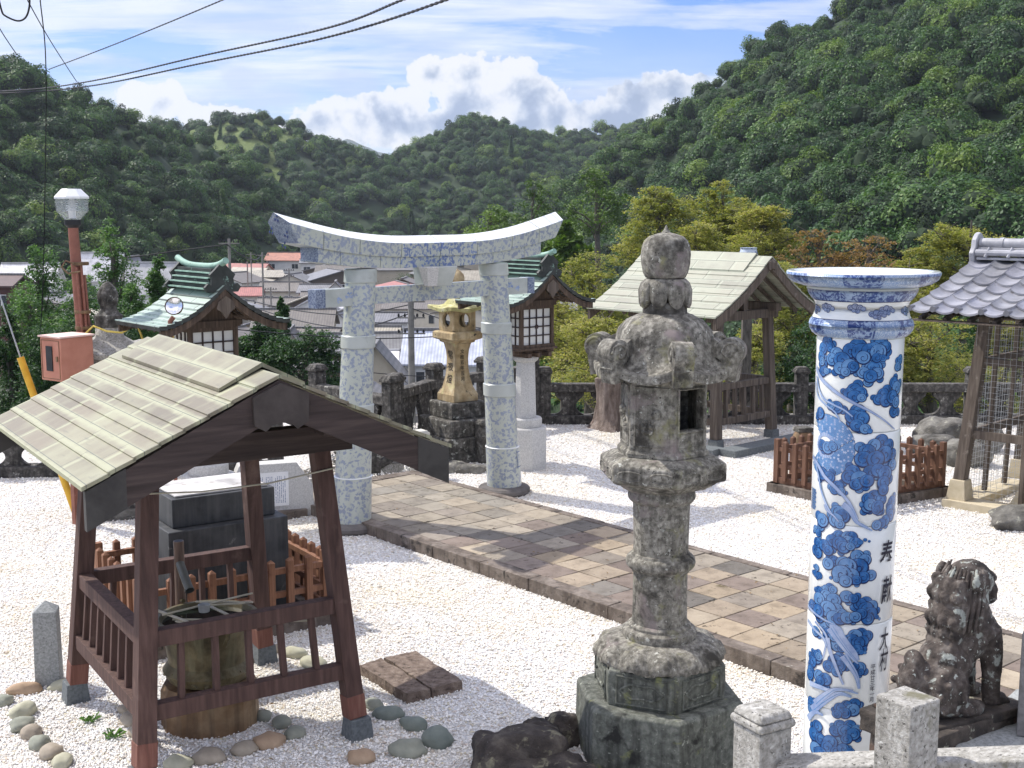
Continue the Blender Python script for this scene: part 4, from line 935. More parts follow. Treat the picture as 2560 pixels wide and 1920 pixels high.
# rockwork at its foot
ROCKS = [(.02, 8.25, .34, .27, .26, 'big black rock at the left foot of the tall stone lantern', 'rock'), (.28, 8.00, .30, .24, .17, 'mossy black rock against the lantern base, nearest in front', 'rock'), (.20, 8.52, .18, .15, .20, 'upright dark rock beside the left corner of the lantern base', 'rock'),
 (.06, 8.62, .12, .10, .13, 'small brown rock beyond the big black rock', 'rock'), (.36, 8.80, .17, .15, .15, 'pale-topped rock touching the left corner of the lantern base', 'rock'), (.18, 7.86, .15, .12, .15, 'rounded grey rock in front of the big black rock', 'rockgrey'), (.33, 7.66, .12, .10, .12, 'small pale rock at the bottom edge, left of the lantern base', 'palerock'),
 (1.45, 7.75, .25, .18, .10, 'low dark rock to the right of the lantern base, behind the capped granite post', 'rock'), (1.80, 8.05, .2, .14, .09, 'small dark rock between the lantern base and the porcelain column', 'rock'), (.5, 7.62, .3, .2, .12, 'flat mossy rock at the bottom edge under the lantern base', 'rock')]
def rock(m, c, s, seed, sub=4, amp=.22):
    bm = bmesh.new(); bmesh.ops.create_icosphere(bm, subdivisions=sub, radius=1); vs = []
    for v in bm.verts:
        p = v.co.normalized(); q = p + Vector((seed, seed * .7, seed * 1.3))
        n = noise.noise(q * 1.1) * 1.2 + noise.noise(q * 2.4) * .7 + abs(noise.noise(q * 5)) * .35 + noise.noise(q * 11) * .12
        p = p * (1 + n * amp); e = .82
        p = Vector([math.copysign(abs(c_) ** e, c_) for c_ in p]); vs.append((c[0] + p.x * s[0], c[1] + p.y * s[1], c[2] + p.z * s[2]))
    fs = [[v.index for v in f.verts] for f in bm.faces]; bm.free(); m.add(vs, fs)
for i, (x, y, a, b_, h, lb, mk) in enumerate(ROCKS):
    m = MB(); rock(m, (0, 0, h * .25), (a, b_, h), i * 2.3 + 1, 4, .30)
    tag(m.build('rock', M[mk], loc=(x, y, 0), ang=40), lb, 'rock', 'rocks at the foot of the tall stone lantern')

# ================================================================= porcelain column
CX, CY, CR = 2.055, 7.30, .25; TH0 = math.atan2(-CY, -CX)
t = thing('porcelain_column', 'tall white porcelain column painted with blue clouds and a dragon', 'column', (CX, CY, 0))
zs = [0, .345, .943, 1.486, 2.08, 2.633, 3.175]
for a, b_ in zip(zs, zs[1:]):
    m = MB(); m.lathe([(CR - .012, a), (CR - .003, a + .003), (CR, a + .009), (CR, b_ - .009), (CR - .003, b_ - .003), (CR - .012, b_)], 96); m.build('drum', M['pglaze'], t, ang=50)
m = MB(); m.lathe([(.235, 0), (.235, 3.17)], 48); m.build('joint_mortar', M['blackgranite'], t)
m = MB(); m.lathe([(.33, -.05), (.34, .0), (.32, .05), (.27, .06)], 48); m.build('base_disc', M['darkstone'], t)
cap = [(.24, 3.172, 0), (.262, 3.178, 4), (.282, 3.195, 4), (.297, 3.22, 4), (.300, 3.243, 4), (.295, 3.265, 4), (.283, 3.282, 3), (.275, 3.296, 0), (.268, 3.32, 0), (.265, 3.345, 0), (.270, 3.37, 0), (.281, 3.388, 4), (.296, 3.405, 4), (.310, 3.43, 4), (.318, 3.452, 5), (.318, 3.460, 0), (.300, 3.466, 0), (.345, 3.470, 4), (.395, 3.486, 4), (.425, 3.508, 4), (.437, 3.535, 4), (.438, 3.550, 0), (.432, 3.556, 0), (.405, 3.553, 0), (.36, 3.53, 0), (.29, 3.505, 0), (.18, 3.495, 0), (.0, 3.49, 0)]
for nm, i0, i1 in (('lower_bulge', 0, 7), ('neck', 6, 11), ('upper_band', 10, 17), ('bowl', 16, 28)):
    m = MB(); seg = cap[i0:i1]; n = 96
    for (r0, z0, k), (r1, z1, _) in zip(seg, seg[1:]):
        kk = len(m.v); vs = []
        for r, z in ((r0, z0), (r1, z1)): vs += [(r * math.cos(2 * math.pi * j / n), r * math.sin(2 * math.pi * j / n), z) for j in range(n)]
        m.add(vs, [(j, (j + 1) % n, n + (j + 1) % n, n + j) for j in range(n)], 0 if k != 4 else 1)
    if nm in ('lower_bulge', 'bowl'):
        for fi in range(len(m.f)):
            j = m.f[fi][0] % n
            if m.m[fi] == 1 and nm and (j // 8) % 2: m.m[fi] = 2
    o = m.build(nm, [M['pglaze'], M['pband'], porcelain_arabesque('pale_wave_pattern', (.46, .54, .62), (.16, .24, .40), 60, .58, .05)], t, ang=60)
    bm = bmesh.new(); bm.from_mesh(o.data); bmesh.ops.remove_doubles(bm, verts=bm.verts, dist=1e-5); bm.to_mesh(o.data); bm.free()
def onc(s, z, d, R_=CR): a = TH0 + s / CR; return ((R_ + d) * math.cos(a), (R_ + d) * math.sin(a), z)
def disc(m, s, z, r, d, mi, n=20, Rf=None, wob=0):
    rr = [0, .4, .75, 1]; vs = [onc(s, z, d) if Rf is None else onc(s, z, d, Rf(z))]; fs = []
    for k in rr[1:]:
        for j in range(n):
            a = 2 * math.pi * j / n; q = r * k; zz = z + q * math.sin(a) * .94; ss = s + q * math.cos(a); vs.append(onc(ss, zz, d) if Rf is None else onc(ss, zz, d, Rf(zz)))
    fs = [(0, 1 + j, 1 + (j + 1) % n) for j in range(n)] + [(1 + l * n + j, 1 + (l + 1) * n + j, 1 + (l + 1) * n + (j + 1) % n, 1 + l * n + (j + 1) % n) for l in range(2) for j in range(n)]
    m.add(vs, fs, mi)
def strip(m, pts, d, mi, Rf=None):
    vs = []
    for i, (s, z, w) in enumerate(pts):
        a = pts[max(i - 1, 0)]; b_ = pts[min(i + 1, len(pts) - 1)]; dx, dz = b_[0] - a[0], b_[1] - a[1]; L = math.hypot(dx, dz) or 1; nx, nz = -dz / L, dx / L
        for k in (-1, 0, 1): s_, z_ = s + nx * w * k, z + nz * w * k; vs.append(onc(s_, z_, d) if Rf is None else onc(s_, z_, d, Rf(z_)))
    m.add(vs, [(i * 3 + k, i * 3 + k + 1, i * 3 + 4 + k, i * 3 + 3 + k) for i in range(len(pts) - 1) for k in range(2)], mi)
def smooth(pts, n=6):
    out = []
    for i in range(len(pts) - 1):
        p0 = pts[max(i - 1, 0)]; p1 = pts[i]; p2 = pts[i + 1]; p3 = pts[min(i + 2, len(pts) - 1)]
        for k in range(n):
            t_ = k / n; out.append(tuple(.5 * (2 * b_ + (c - a) * t_ + (2 * a - 5 * b_ + 4 * c - e) * t_ ** 2 + (3 * b_ - a - 3 * c + e) * t_ ** 3) for a, b_, c, e in zip(p0, p1, p2, p3)))
    return out + [tuple(pts[-1])]
CLOUDS = [
 (0, [(-0.206,3.143,0.031),(-0.18,3.119,0.023),(-0.242,3.103,0.029),(-0.258,3.054,0.026),(-0.247,3.029,0.021)]),
 (2, [(-0.134,3.082,0.031),(-0.164,3.048,0.029),(-0.099,3.049,0.036),(-0.108,3.001,0.029),(-0.051,3.016,0.033),(-0.031,3.017,0.023),(-0.075,2.983,0.021)]),
 (1, [(-0.01,3.131,0.036),(-0.049,3.108,0.033),(0.01,3.1,0.039),(0.054,3.112,0.031),(0.021,3.07,0.029)]),
 (0, [(0.121,3.15,0.031),(0.151,3.13,0.026),(0.079,3.122,0.029),(0.107,3.101,0.036),(0.097,3.07,0.021),(0.136,3.067,0.016),(0.166,3.07,0.009)]),
 (2, [(0.053,3.014,0.029),(0.089,3.009,0.033),(0.025,2.983,0.026),(0.107,2.978,0.027),(0.065,2.963,0.029)]),
 (0, [(-0.234,2.978,0.029),(-0.202,2.976,0.016)]),
 (0, [(-0.021,2.883,0.029),(-0.05,2.86,0.025),(0.014,2.869,0.025),(-0.019,2.842,0.029),(0.02,2.838,0.019)]),
 (0, [(0.224,2.92,0.027),(0.253,2.886,0.031),(0.169,2.882,0.023),(0.146,2.858,0.027),(0.119,2.828,0.025),(0.166,2.82,0.029),(0.214,2.838,0.031),(0.25,2.803,0.026)]),
 (0, [(0.281,3.05,0.023),(0.252,3.011,0.021)]),
 (0, [(-0.121,2.771,0.029),(-0.158,2.777,0.021),(-0.246,2.722,0.027),(0.003,2.76,0.031),(-0.025,2.727,0.031),(0.025,2.719,0.031),(0.002,2.676,0.029),(0.047,2.657,0.023),(0.073,2.646,0.012)]),
 (0, [(0.236,2.752,0.029)]),
 (0, [(0.147,2.582,0.033),(0.201,2.556,0.029),(0.103,2.562,0.029),(0.063,2.521,0.036),(0.236,2.5,0.026),(0.176,2.506,0.039),(0.044,2.479,0.036),(0.117,2.478,0.039),(0.241,2.436,0.026),(0.088,2.405,0.031),(0.132,2.414,0.031),(0.182,2.39,0.036),(-0.013,2.403,0.031),(-0.032,2.37,0.031),(0.028,2.363,0.036),(0.009,2.33,0.026),(0.069,2.353,0.029),(0.172,2.338,0.031),(0.174,2.295,0.026)]),
 (0, [(0.116,2.257,0.031),(0.079,2.247,0.026),(0.164,2.238,0.026),(0.096,2.21,0.029),(0.142,2.197,0.029),(0.131,2.176,0.019),(0.044,2.21,0.01)]),
 (2, [(-0.218,2.535,0.026),(-0.173,2.526,0.029),(-0.135,2.537,0.021)]),
 (0, [(-0.209,2.365,0.031),(-0.152,2.354,0.027),(-0.092,2.31,0.025),(-0.114,2.286,0.023),(-0.075,2.28,0.019)]),
 (0, [(0.259,2.21,0.031),(0.252,2.168,0.029)]),
 (2, [(-0.229,2.108,0.022),(-0.193,2.086,0.033),(-0.089,2.152,0.033),(-0.06,2.133,0.031),(-0.099,2.104,0.033),(-0.075,2.085,0.022)]),
 (0, [(0.081,2.198,0.028),(0.134,2.202,0.033),(0.148,2.172,0.022)]),
 (0, [(0.241,2.167,0.028),(0.244,2.132,0.028),(0.202,2.109,0.025),(0.172,2.095,0.023),(0.139,2.087,0.023)]),
 (2, [(-0.255,2.019,0.019),(-0.223,2.003,0.019)]),
 (0, [(-0.078,2.015,0.025),(-0.028,2.015,0.025),(-0.006,2.017,0.025),(-0.119,1.979,0.028),(-0.229,1.942,0.025),(-0.171,1.939,0.028),(-0.247,1.891,0.025),(-0.027,1.986,0.028),(-0.071,1.969,0.033),(0.017,1.984,0.025),(-0.047,1.949,0.028),(-0.142,1.916,0.025),(-0.217,1.881,0.025),(-0.009,1.959,0.019),(0.044,1.988,0.012),(0.071,2.003,0.008),(0.095,1.994,0.006)]),
 (2, [(0.031,1.904,0.028),(0.076,1.881,0.027),(-0.102,1.859,0.025),(-0.139,1.834,0.028),(-0.044,1.851,0.033),(0.039,1.834,0.042),(-0.021,1.836,0.039),(0.115,1.787,0.025),(0.069,1.776,0.028),(0.003,1.785,0.033),(-0.053,1.785,0.042),(0.031,1.758,0.022),(-0.029,1.747,0.028),(-0.083,1.751,0.014),(-0.116,1.754,0.008)]),
 (0, [(-0.23,1.788,0.017),(-0.238,1.75,0.017),(-0.201,1.748,0.017)]),
 (2, [(-0.12,1.691,0.022),(-0.146,1.679,0.019),(-0.101,1.683,0.019),(-0.196,1.654,0.022),(-0.144,1.638,0.028),(-0.02,1.654,0.028),(0.019,1.646,0.021),(-0.093,1.62,0.033),(-0.194,1.602,0.033),(-0.258,1.546,0.028),(-0.073,1.57,0.028),(-0.128,1.559,0.039),(-0.199,1.528,0.033),(-0.044,1.546,0.025),(-0.089,1.514,0.033),(-0.054,1.514,0.028),(-0.01,1.526,0.028),(0.034,1.535,0.025)]),
 (1, [(0.092,1.624,0.027),(0.059,1.613,0.028),(0.13,1.598,0.028),(0.094,1.583,0.033),(0.126,1.552,0.031),(0.108,1.523,0.028),(0.067,1.554,0.025),(0.166,1.53,0.01),(0.185,1.516,0.007)]),
 (2, [(-0.218,1.396,0.025),(-0.149,1.441,0.025),(-0.115,1.407,0.031),(-0.084,1.396,0.022)]),
 (2, [(-0.065,1.346,0.028),(-0.036,1.334,0.019)]),
 (0, [(0.071,1.436,0.025),(0.107,1.417,0.027),(0.038,1.418,0.031),(0.017,1.387,0.033),(0.085,1.388,0.025),(0.056,1.377,0.028),(0.052,1.335,0.025),(0.076,1.32,0.012),(0.099,1.317,0.007)]),
 (2, [(-0.201,1.239,0.033)]),
 (0, [(-0.209,1.25,0.024),(-0.182,1.249,0.021)]),
 (0, [(-0.072,1.248,0.033),(-0.111,1.209,0.028),(-0.042,1.223,0.026),(-0.06,1.185,0.023)]),
 (1, [(0.07,1.222,0.028),(0.041,1.232,0.019),(0.076,1.197,0.017)]),
 (0, [(-0.238,1.2,0.028),(-0.253,1.143,0.026),(-0.261,1.11,0.028),(-0.176,1.129,0.03),(-0.129,1.123,0.03),(-0.163,1.103,0.023)]),
 (1, [(0.05,1.002,0.024),(0.004,0.988,0.023),(-0.033,0.963,0.026),(0.042,0.961,0.03),(-0.004,0.937,0.026),(-0.05,0.925,0.021)]),
 (1, [(-0.24,0.943,0.026),(-0.247,0.899,0.019)]),
 (0, [(-0.029,0.858,0.026),(0.027,0.864,0.026),(0.066,0.84,0.023),(-0.056,0.817,0.026),(0.0,0.826,0.03),(0.048,0.81,0.03),(0.011,0.777,0.024)]),
 (0, [(-0.175,0.814,0.028),(-0.199,0.753,0.033),(-0.147,0.741,0.028),(-0.083,0.74,0.033),(-0.102,0.704,0.028),(-0.181,0.667,0.033),(-0.042,0.688,0.026),(-0.005,0.714,0.026),(-0.143,0.65,0.033),(0.033,0.697,0.021)]),
 (2, [(-0.253,0.554,0.023)]),
]
RIBS = [
 [(-0.314,2.989,0.0131),(-0.25,2.934,0.0115),(-0.19,2.899,0.01),(-0.114,2.855,0.0084),(-0.028,2.81,0.0068),(0.053,2.771,0.0052),(0.141,2.718,0.0036),(0.243,2.646,0.002)],
 [(-0.299,2.938,0.0061),(-0.267,2.868,0.0055),(-0.217,2.817,0.0048),(-0.146,2.789,0.0042),(-0.078,2.765,0.0036),(-0.025,2.727,0.003)],
 [(-0.319,2.903,0.004),(-0.275,2.824,0.0037),(-0.199,2.782,0.0033),(-0.132,2.748,0.0029),(-0.097,2.7,0.0025)],
 [(-0.321,2.451,0.0111),(-0.246,2.412,0.0103),(-0.178,2.35,0.0095),(-0.103,2.298,0.0087),(-0.027,2.222,0.0079),(0.022,2.124,0.0071)],
 [(-0.268,2.418,0.005),(-0.232,2.339,0.0048),(-0.203,2.259,0.0045),(-0.144,2.163,0.0043),(-0.096,2.117,0.004)],
 [(-0.062,2.208,0.0191),(-0.034,2.188,0.0156),(-0.011,2.161,0.0121),(0.018,2.111,0.0086),(0.074,2.078,0.0051),(0.11,2.057,0.0016)],
 [(-0.175,2.189,0.006),(-0.159,2.158,0.0049),(-0.112,2.131,0.0038),(-0.081,2.101,0.0027)],
 [(-0.313,1.529,0.0071),(-0.224,1.509,0.0056),(-0.145,1.49,0.0042),(-0.075,1.475,0.0027)],
 [(-0.111,1.456,0.0164),(-0.063,1.454,0.0164),(-0.039,1.416,0.0164),(-0.01,1.372,0.0164),(0.031,1.317,0.0164),(0.049,1.27,0.0164)],
 [(-0.221,1.459,0.0055),(-0.163,1.431,0.005),(-0.127,1.387,0.0046),(-0.131,1.326,0.0042),(-0.148,1.249,0.0038)],
 [(-0.11,1.449,0.0229),(-0.068,1.398,0.0181),(-0.018,1.336,0.0133),(0.03,1.281,0.0085),(0.059,1.252,0.0037)],
 [(-0.026,1.295,0.0229),(0.013,1.24,0.0171),(0.053,1.172,0.0113),(0.07,1.097,0.0055)],
 [(-0.123,1.386,0.0137),(-0.104,1.311,0.0107),(-0.061,1.21,0.0076),(-0.019,1.116,0.0046)],
 [(-0.248,1.063,0.0155),(-0.161,1.068,0.0123),(-0.095,1.067,0.0091),(-0.018,1.086,0.0059),(0.066,1.067,0.0027)],
 [(-0.214,0.902,0.0274),(-0.157,0.963,0.0217),(-0.093,1.022,0.016),(-0.036,1.058,0.0103),(0.029,1.046,0.0046)],
 [(-0.194,0.95,0.0229),(-0.115,1.036,0.0162),(-0.056,1.08,0.0094),(0.037,1.086,0.0027)],
 [(-0.252,0.835,0.0183),(-0.192,0.9,0.0114),(-0.131,0.9,0.0046)],
 [(-0.3,1.443,0.0082),(-0.218,1.41,0.0073),(-0.15,1.379,0.0064),(-0.126,1.335,0.0055)],
]

PM = [M['pblue'], M['pdark'], M['pmid'], M['plight'], M['pgrey'], M['ink']]
m = MB()
# dragon coil with scales
sc, zc_ = -.1945, 2.539; k = .00101
cs = []
for ring, rr_ in enumerate([i * 11 for i in range(0, 11)]):
    r = (72 + rr_) * k
    for j in range(int(r * 2 * math.pi / .0125)):
        a = j * .0125 / r + ring * .5 * .0125 / r
        s_, z_ = sc + r * math.cos(a), zc_ + r * math.sin(a) * .98
        if s_ > -.37 and not (a > 2.2 and a < 3.9): cs.append((s_, z_, r))
for i, (s_, z_, r) in enumerate(cs):
    d = .0010 + .000012 * (i % 60) + r * .0; disc(m, s_, z_, .0098, .0012 + (.2 - r) * .004, 1, 8); disc(m, s_, z_, .0076, .00125 + (.2 - r) * .004, 2 if i % 5 else 3, 8)
for j in range(26):
    a = j * .2416; r0, r1 = 52 * k, 74 * k; strip(m, [(sc + r0 * math.cos(a), zc_ + r0 * math.sin(a), .009), (sc + r1 * math.cos(a), zc_ + r1 * math.sin(a), .0125)], .0019, 3); strip(m, [(sc + r0 * math.cos(a + .12), zc_ + r0 * math.sin(a + .12), .0008), (sc + r1 * math.cos(a + .12), zc_ + r1 * math.sin(a + .12), .0012)], .0021, 2)
# scaly patch lower left
for i in range(9):
    for j in range(5): disc(m, -.34 + j * .016 + (i % 2) * .008, 1.98 + i * .014 + .16, .0085, .0012, 1, 8); disc(m, -.34 + j * .016 + (i % 2) * .008, 1.98 + i * .014 + .16, .0065, .00125, 2, 8)
m.build('dragon_coil', PM, t, ang=0, recalc=False)
m = MB(); rr = random.Random(8)
for tone, lobes in CLOUDS:
    tone = {0: 0, 1: 0, 2: 2}[tone]; big = [l for l in lobes if l[2] > .014]
    extra = []
    for s, z, r in big:
        an = rr.uniform(0, 6.28); q = r * rr.uniform(.5, .72); extra.append((s + math.cos(an) * r * 1.45, z + math.sin(an) * r * 1.25, q))
    lobes = extra + lobes
    for i, (s, z, r) in enumerate(lobes):
        r *= 1.5; d = .0022 + i * .00013
        disc(m, s, z, r, d, 1, 22); disc(m, s - r * .03, z + r * .07, r * .87, d + .00008, tone if i % 3 else (0 if tone == 2 else (2 if i % 6 == 3 else tone)), 22)
        if r > .019:
            sg = 1 if rr.random() < .5 else -1
            strip(m, [(s + sg * r * (.12 + .045 * q) * math.cos(q * .55 + 1), z + r * (.12 + .045 * q) * math.sin(q * .55 + 1), r * .045) for q in range(13)], d + .00012, 1)
m.build('painted_clouds', PM, t, ang=0, recalc=False)
m = MB()
for i, rb in enumerate(RIBS):
    p = smooth(rb); d = .0062 + i * .0002
    strip(m, [(s, z, w + .0022) for s, z, w in p], d, 2 if i % 3 else 4); strip(m, [(s, z, max(w, .0008)) for s, z, w in p], d + .00012, 3)
    if rb[0][2] > .02: strip(m, [(s + w * .35, z, w * .12) for s, z, w in p], d + .0002, 2)
m.build('painted_ribbons', PM, t, ang=0, recalc=False)
def Rneck(z):
    for (r0, z0, _), (r1, z1, _) in zip(cap, cap[1:]):
        if z0 <= z <= z1: return r0 + (r1 - r0) * (z - z0) / (z1 - z0 + 1e-9)
    return .28
m = MB()
for c0, zz in ((-.19, 3.345), (-.02, 3.35), (.145, 3.34), (.09, 3.315), (-.30, 3.33), (.29, 3.33), (.48, 3.34), (-.5, 3.34)):
    for i, (dx, dz, r) in enumerate(((-.035, .006, .019), (-.012, .014, .019), (.012, .008, .018), (.03, .0, .015), (.0, -.014, .014), (-.02, -.010, .012))):
        disc(m, c0 + dx, zz + dz, r, .002 + i * .0002, 1, 18, Rneck); disc(m, c0 + dx, zz + dz, r * .82, .0021 + i * .0002, 4, 18, Rneck)
        if i % 2 == 0: strip(m, [(c0 + dx + r * (.1 + .06 * q) * math.cos(q * .6), zz + dz + r * (.1 + .06 * q) * math.sin(q * .6), .0012) for q in range(9)], .0024 + i * .0002, 1, Rneck)
for z_ in (3.283, 3.388): strip(m, [(2 * math.pi * CR * j / 90 - .8, z_, .0016) for j in range(92)], .003, 1, lambda z: Rneck(z) )
m.build('neck_clouds', PM, t, ang=0, recalc=False)
def bake_text(txt, size, cut=.02, ext=0):
    cu = bpy.data.curves.new('txt', 'FONT'); cu.body = txt; cu.size = size; cu.align_x = 'CENTER'; cu.align_y = 'CENTER'; cu.extrude = ext; cu.resolution_u = 3; cu.offset = size * .012
    o = bpy.data.objects.new('txt', cu); C.objects.link(o); bpy.context.view_layer.update(); dg = bpy.context.evaluated_depsgraph_get()
    me = bpy.data.meshes.new_from_object(o.evaluated_get(dg)); C.objects.unlink(o); bpy.data.objects.remove(o)
    bm = bmesh.new(); bm.from_mesh(me); x = -size
    while cut and x < size:
        bmesh.ops.bisect_plane(bm, geom=bm.verts[:] + bm.edges[:] + bm.faces[:], plane_co=(x, 0, 0), plane_no=(1, 0, 0)); x += cut
    vs = [tuple(v.co) for v in bm.verts]; fs = [[v.index for v in f.verts] for f in bm.faces]; bm.free(); bpy.data.meshes.remove(me)
    return vs, fs
m = MB()
for ch, s, z, sz_, sx in (('奉', .222, 1.885, .19, .58), ('献', .240, 1.675, .175, .56), ('大', .232, 1.375, .15, .5), ('村', .238, 1.245, .15, .5)):
    vs, fs = bake_text(ch, sz_); m.add([onc(s + x * sx + .018 * (y / sz_), z + y, .0070) for x, y, _ in vs], fs, 5)
for i, ch in enumerate('平成廿三年一月'):
    vs, fs = bake_text(ch, .042, .012); m.add([onc(.152 + x * .8, 1.225 - i * .034 + y * .8, .0070) for x, y, _ in vs], fs, 5)
m.build('brush_writing', PM, t, ang=0, recalc=False)

# ================================================================= guardian dog, pedestal, stair railing
DYAW = R(27)
t = thing('stone_pedestal', 'black lichened pedestal under the guardian dog, right of the porcelain column', 'pedestal', (2.20, 6.02, 0), R(34))
m = MB(); m.box(0, 0, 0, .66, .40, 1.30, taper=1.0); roughen(m.build('shaft', M['plinthstone'], t, bevel=.01), 4, .02, .08)
m = MB(); m.box(0, 0, 1.30, .76, .46, .115); roughen(m.build('top_slab', M['plinthstone'], t, bevel=.01), 4, .022, .06)
t = thing('guardian_dog', 'weathered red-brown stone guardian dog sitting with its back to the camera', 'statue', (2.22, 6.00, 1.412), DYAW)
m = MB()
def el(c, s, seed=0, rot=0): cobble(m, c, s, rot, seed, 3, .0)
for c, s in (((.085, 0, .655), (.115, .115, .108)), ((.185, 0, .60), (.065, .075, .06)), ((.205, 0, .555), (.05, .062, .04)), ((.175, 0, .67), (.05, .085, .035)), ((.03, 0, .56), (.125, .145, .135)), ((.06, 0, .47), (.135, .135, .13)), ((-.03, 0, .50), (.09, .12, .13)), ((-.055, 0, .41), (.06, .10, .09)), ((-.055, 0, .64), (.05, .10, .05)),
             ((.15, 0, .38), (.095, .12, .13)), ((.06, 0, .36), (.13, .125, .12)), ((-.05, 0, .26), (.14, .13, .13)), ((-.15, 0, .17), (.13, .14, .13)), ((-.13, -.105, .14), (.125, .065, .135)), ((-.13, .105, .14), (.125, .065, .135)),
             ((-.01, -.125, .045), (.10, .05, .045)), ((-.01, .125, .045), (.10, .05, .045)), ((.22, -.075, .035), (.075, .052, .040)), ((.22, .075, .035), (.075, .052, .040)), ((-.27, 0, .10), (.05, .07, .09)), ((-.29, 0, .20), (.045, .06, .08)), ((-.245, .02, .28), (.04, .06, .06)), ((.10, -.11, .41), (.05, .035, .05)), ((.10, .11, .41), (.05, .035, .05)), ((.02, -.12, .68), (.04, .025, .055)), ((.02, .12, .68), (.04, .025, .055))):
    el(c, s)
for k, (x, z, r) in enumerate(((-.075, .665, .035), (-.095, .60, .04), (-.085, .535, .036), (-.105, .475, .038), (-.10, .41, .034), (-.10, .36, .028))):
    for y in (-.075, -.02, .035, .085): el((x + abs(y) * .3, y, z), (r, r * .75, r * .95))
for sg in (-1, 1):
    m.tube([(.15, sg * .075, .42), (.175, sg * .080, .30), (.185, sg * .080, .16), (.19, sg * .078, .03)], [.065, .058, .047, .045], 14)
    for k in range(3): el((.275, sg * .078 + (k - 1) * .030, .022), (.024, .016, .022))
    for k in range(7): a = k * 1.0; el((-.16 + .075 * math.cos(a), sg * .158, .13 + .075 * math.sin(a)), (.020, .018, .020))
    for k in range(5): a = .6 + k * .9; el((.085 + .03 * math.cos(a), sg * .135, .40 + .03 * math.sin(a)), (.015, .012, .015))
o = m.build('body', M['dogstone'], t, ang=180)
rm = o.modifiers.new('join', 'REMESH'); rm.mode = 'VOXEL'; rm.voxel_size = .0075; rm.use_smooth_shade = True
sm_ = o.modifiers.new('soft', 'SMOOTH'); sm_.factor = .5; sm_.iterations = 3
for st, sz_ in ((.008, .05), (.006, .018)):
    tx = bpy.data.textures.new('locks', 'CLOUDS'); tx.noise_scale = sz_; tx.noise_depth = 2; d = o.modifiers.new('wear', 'DISPLACE'); d.texture = tx; d.strength = st; d.mid_level = .5; d.texture_coords = 'LOCAL'
# combed mane grooves
m = MB()
for k in range(17):
    a = R(100 + k * 10); p = []
    for q in range(9):
        z = .74 - q * .038; rr_ = .095 + .045 * math.sin(min(1, q / 6) * 1.7); cx_ = .08 - q * .007
        p.append((cx_ + rr_ * math.cos(a), rr_ * 1.08 * math.sin(a), z - (.01 if k % 2 else 0)))
    m.tube(p, [.005] + [.0105] * 7 + [.004], 6)
for k in range(8):
    y = -.035 + k * .01
    m.tube([(-.02 - .0, y, .40), (-.11, y * 1.3, .30), (-.20, y * 1.6, .235), (-.27, y * 1.2, .18)], [.005, .009, .009, .005], 6)
o2 = m.build('mane_locks', M['dogstone'], o, ang=180)
m = MB(); m.box(-.01, 0, -.03, .68, .38, .05); b_ = roughen(m.build('base_plate', M['plinthstone'], t, bevel=.008), 4, .014, .05)

m = MB(); m.prism([(1.95, 5.35), (3.2, 5.10), (3.35, 6.65), (2.72, 6.42), (2.15, 5.72)], 0, 1.345)
tag(m.build('stone_wall', M['greygranite'], bevel=.01), 'smooth flat-topped grey stone wall beyond the stair railing at the right edge', 'wall')
m = MB(); m.box(0, 0, 1.347, .24, .24, .52); m.build
tag(m.build('grey_post', surf('dark_polished_granite', [(.3, (.13, .125, .12)), (.6, (.20, .19, .185))], 40, 5, .6, .15, 90, .003), loc=(2.64, 5.86, 0), rz=R(-28), bevel=.006), 'smooth dark grey square post standing on the flat wall at the right edge', 'post')
t = thing('stair_railing', 'light granite stair railing rising to the right along the bottom edge', 'railing', (0, 0, 0))
m = MB(); m.beam((1.08, 4.72, 1.66), (2.6, 4.05, 2.03), .15, .13); m.build('hand_rail', M['granitepost'], t, bevel=.012)
m = MB(); m.box(1.008, 4.76, 0, .165, .165, 1.86, rz=R(30)); p = m.build('capped_post', M['granitepost'], t, bevel=.008)
m = MB(); m.box(1.008, 4.76, 1.862, .19, .19, .035, rz=R(30)); m.box(1.008, 4.76, 1.897, .18, .18, .035, rz=R(30), taper=.82); m.build('post_cap', M['granitepost'], p, bevel=.014)
m = MB(); m.box(1.475, 4.42, 0, .165, .165, 2.115, rz=R(34)); m.build('plain_post', M['granitepost'], t, bevel=.008)
m = MB(); m.beam((1.08, 4.74, 1.30), (2.6, 4.10, 1.66), .10, .12); m.build('lower_rail', M['granitepost'], t, bevel=.01)

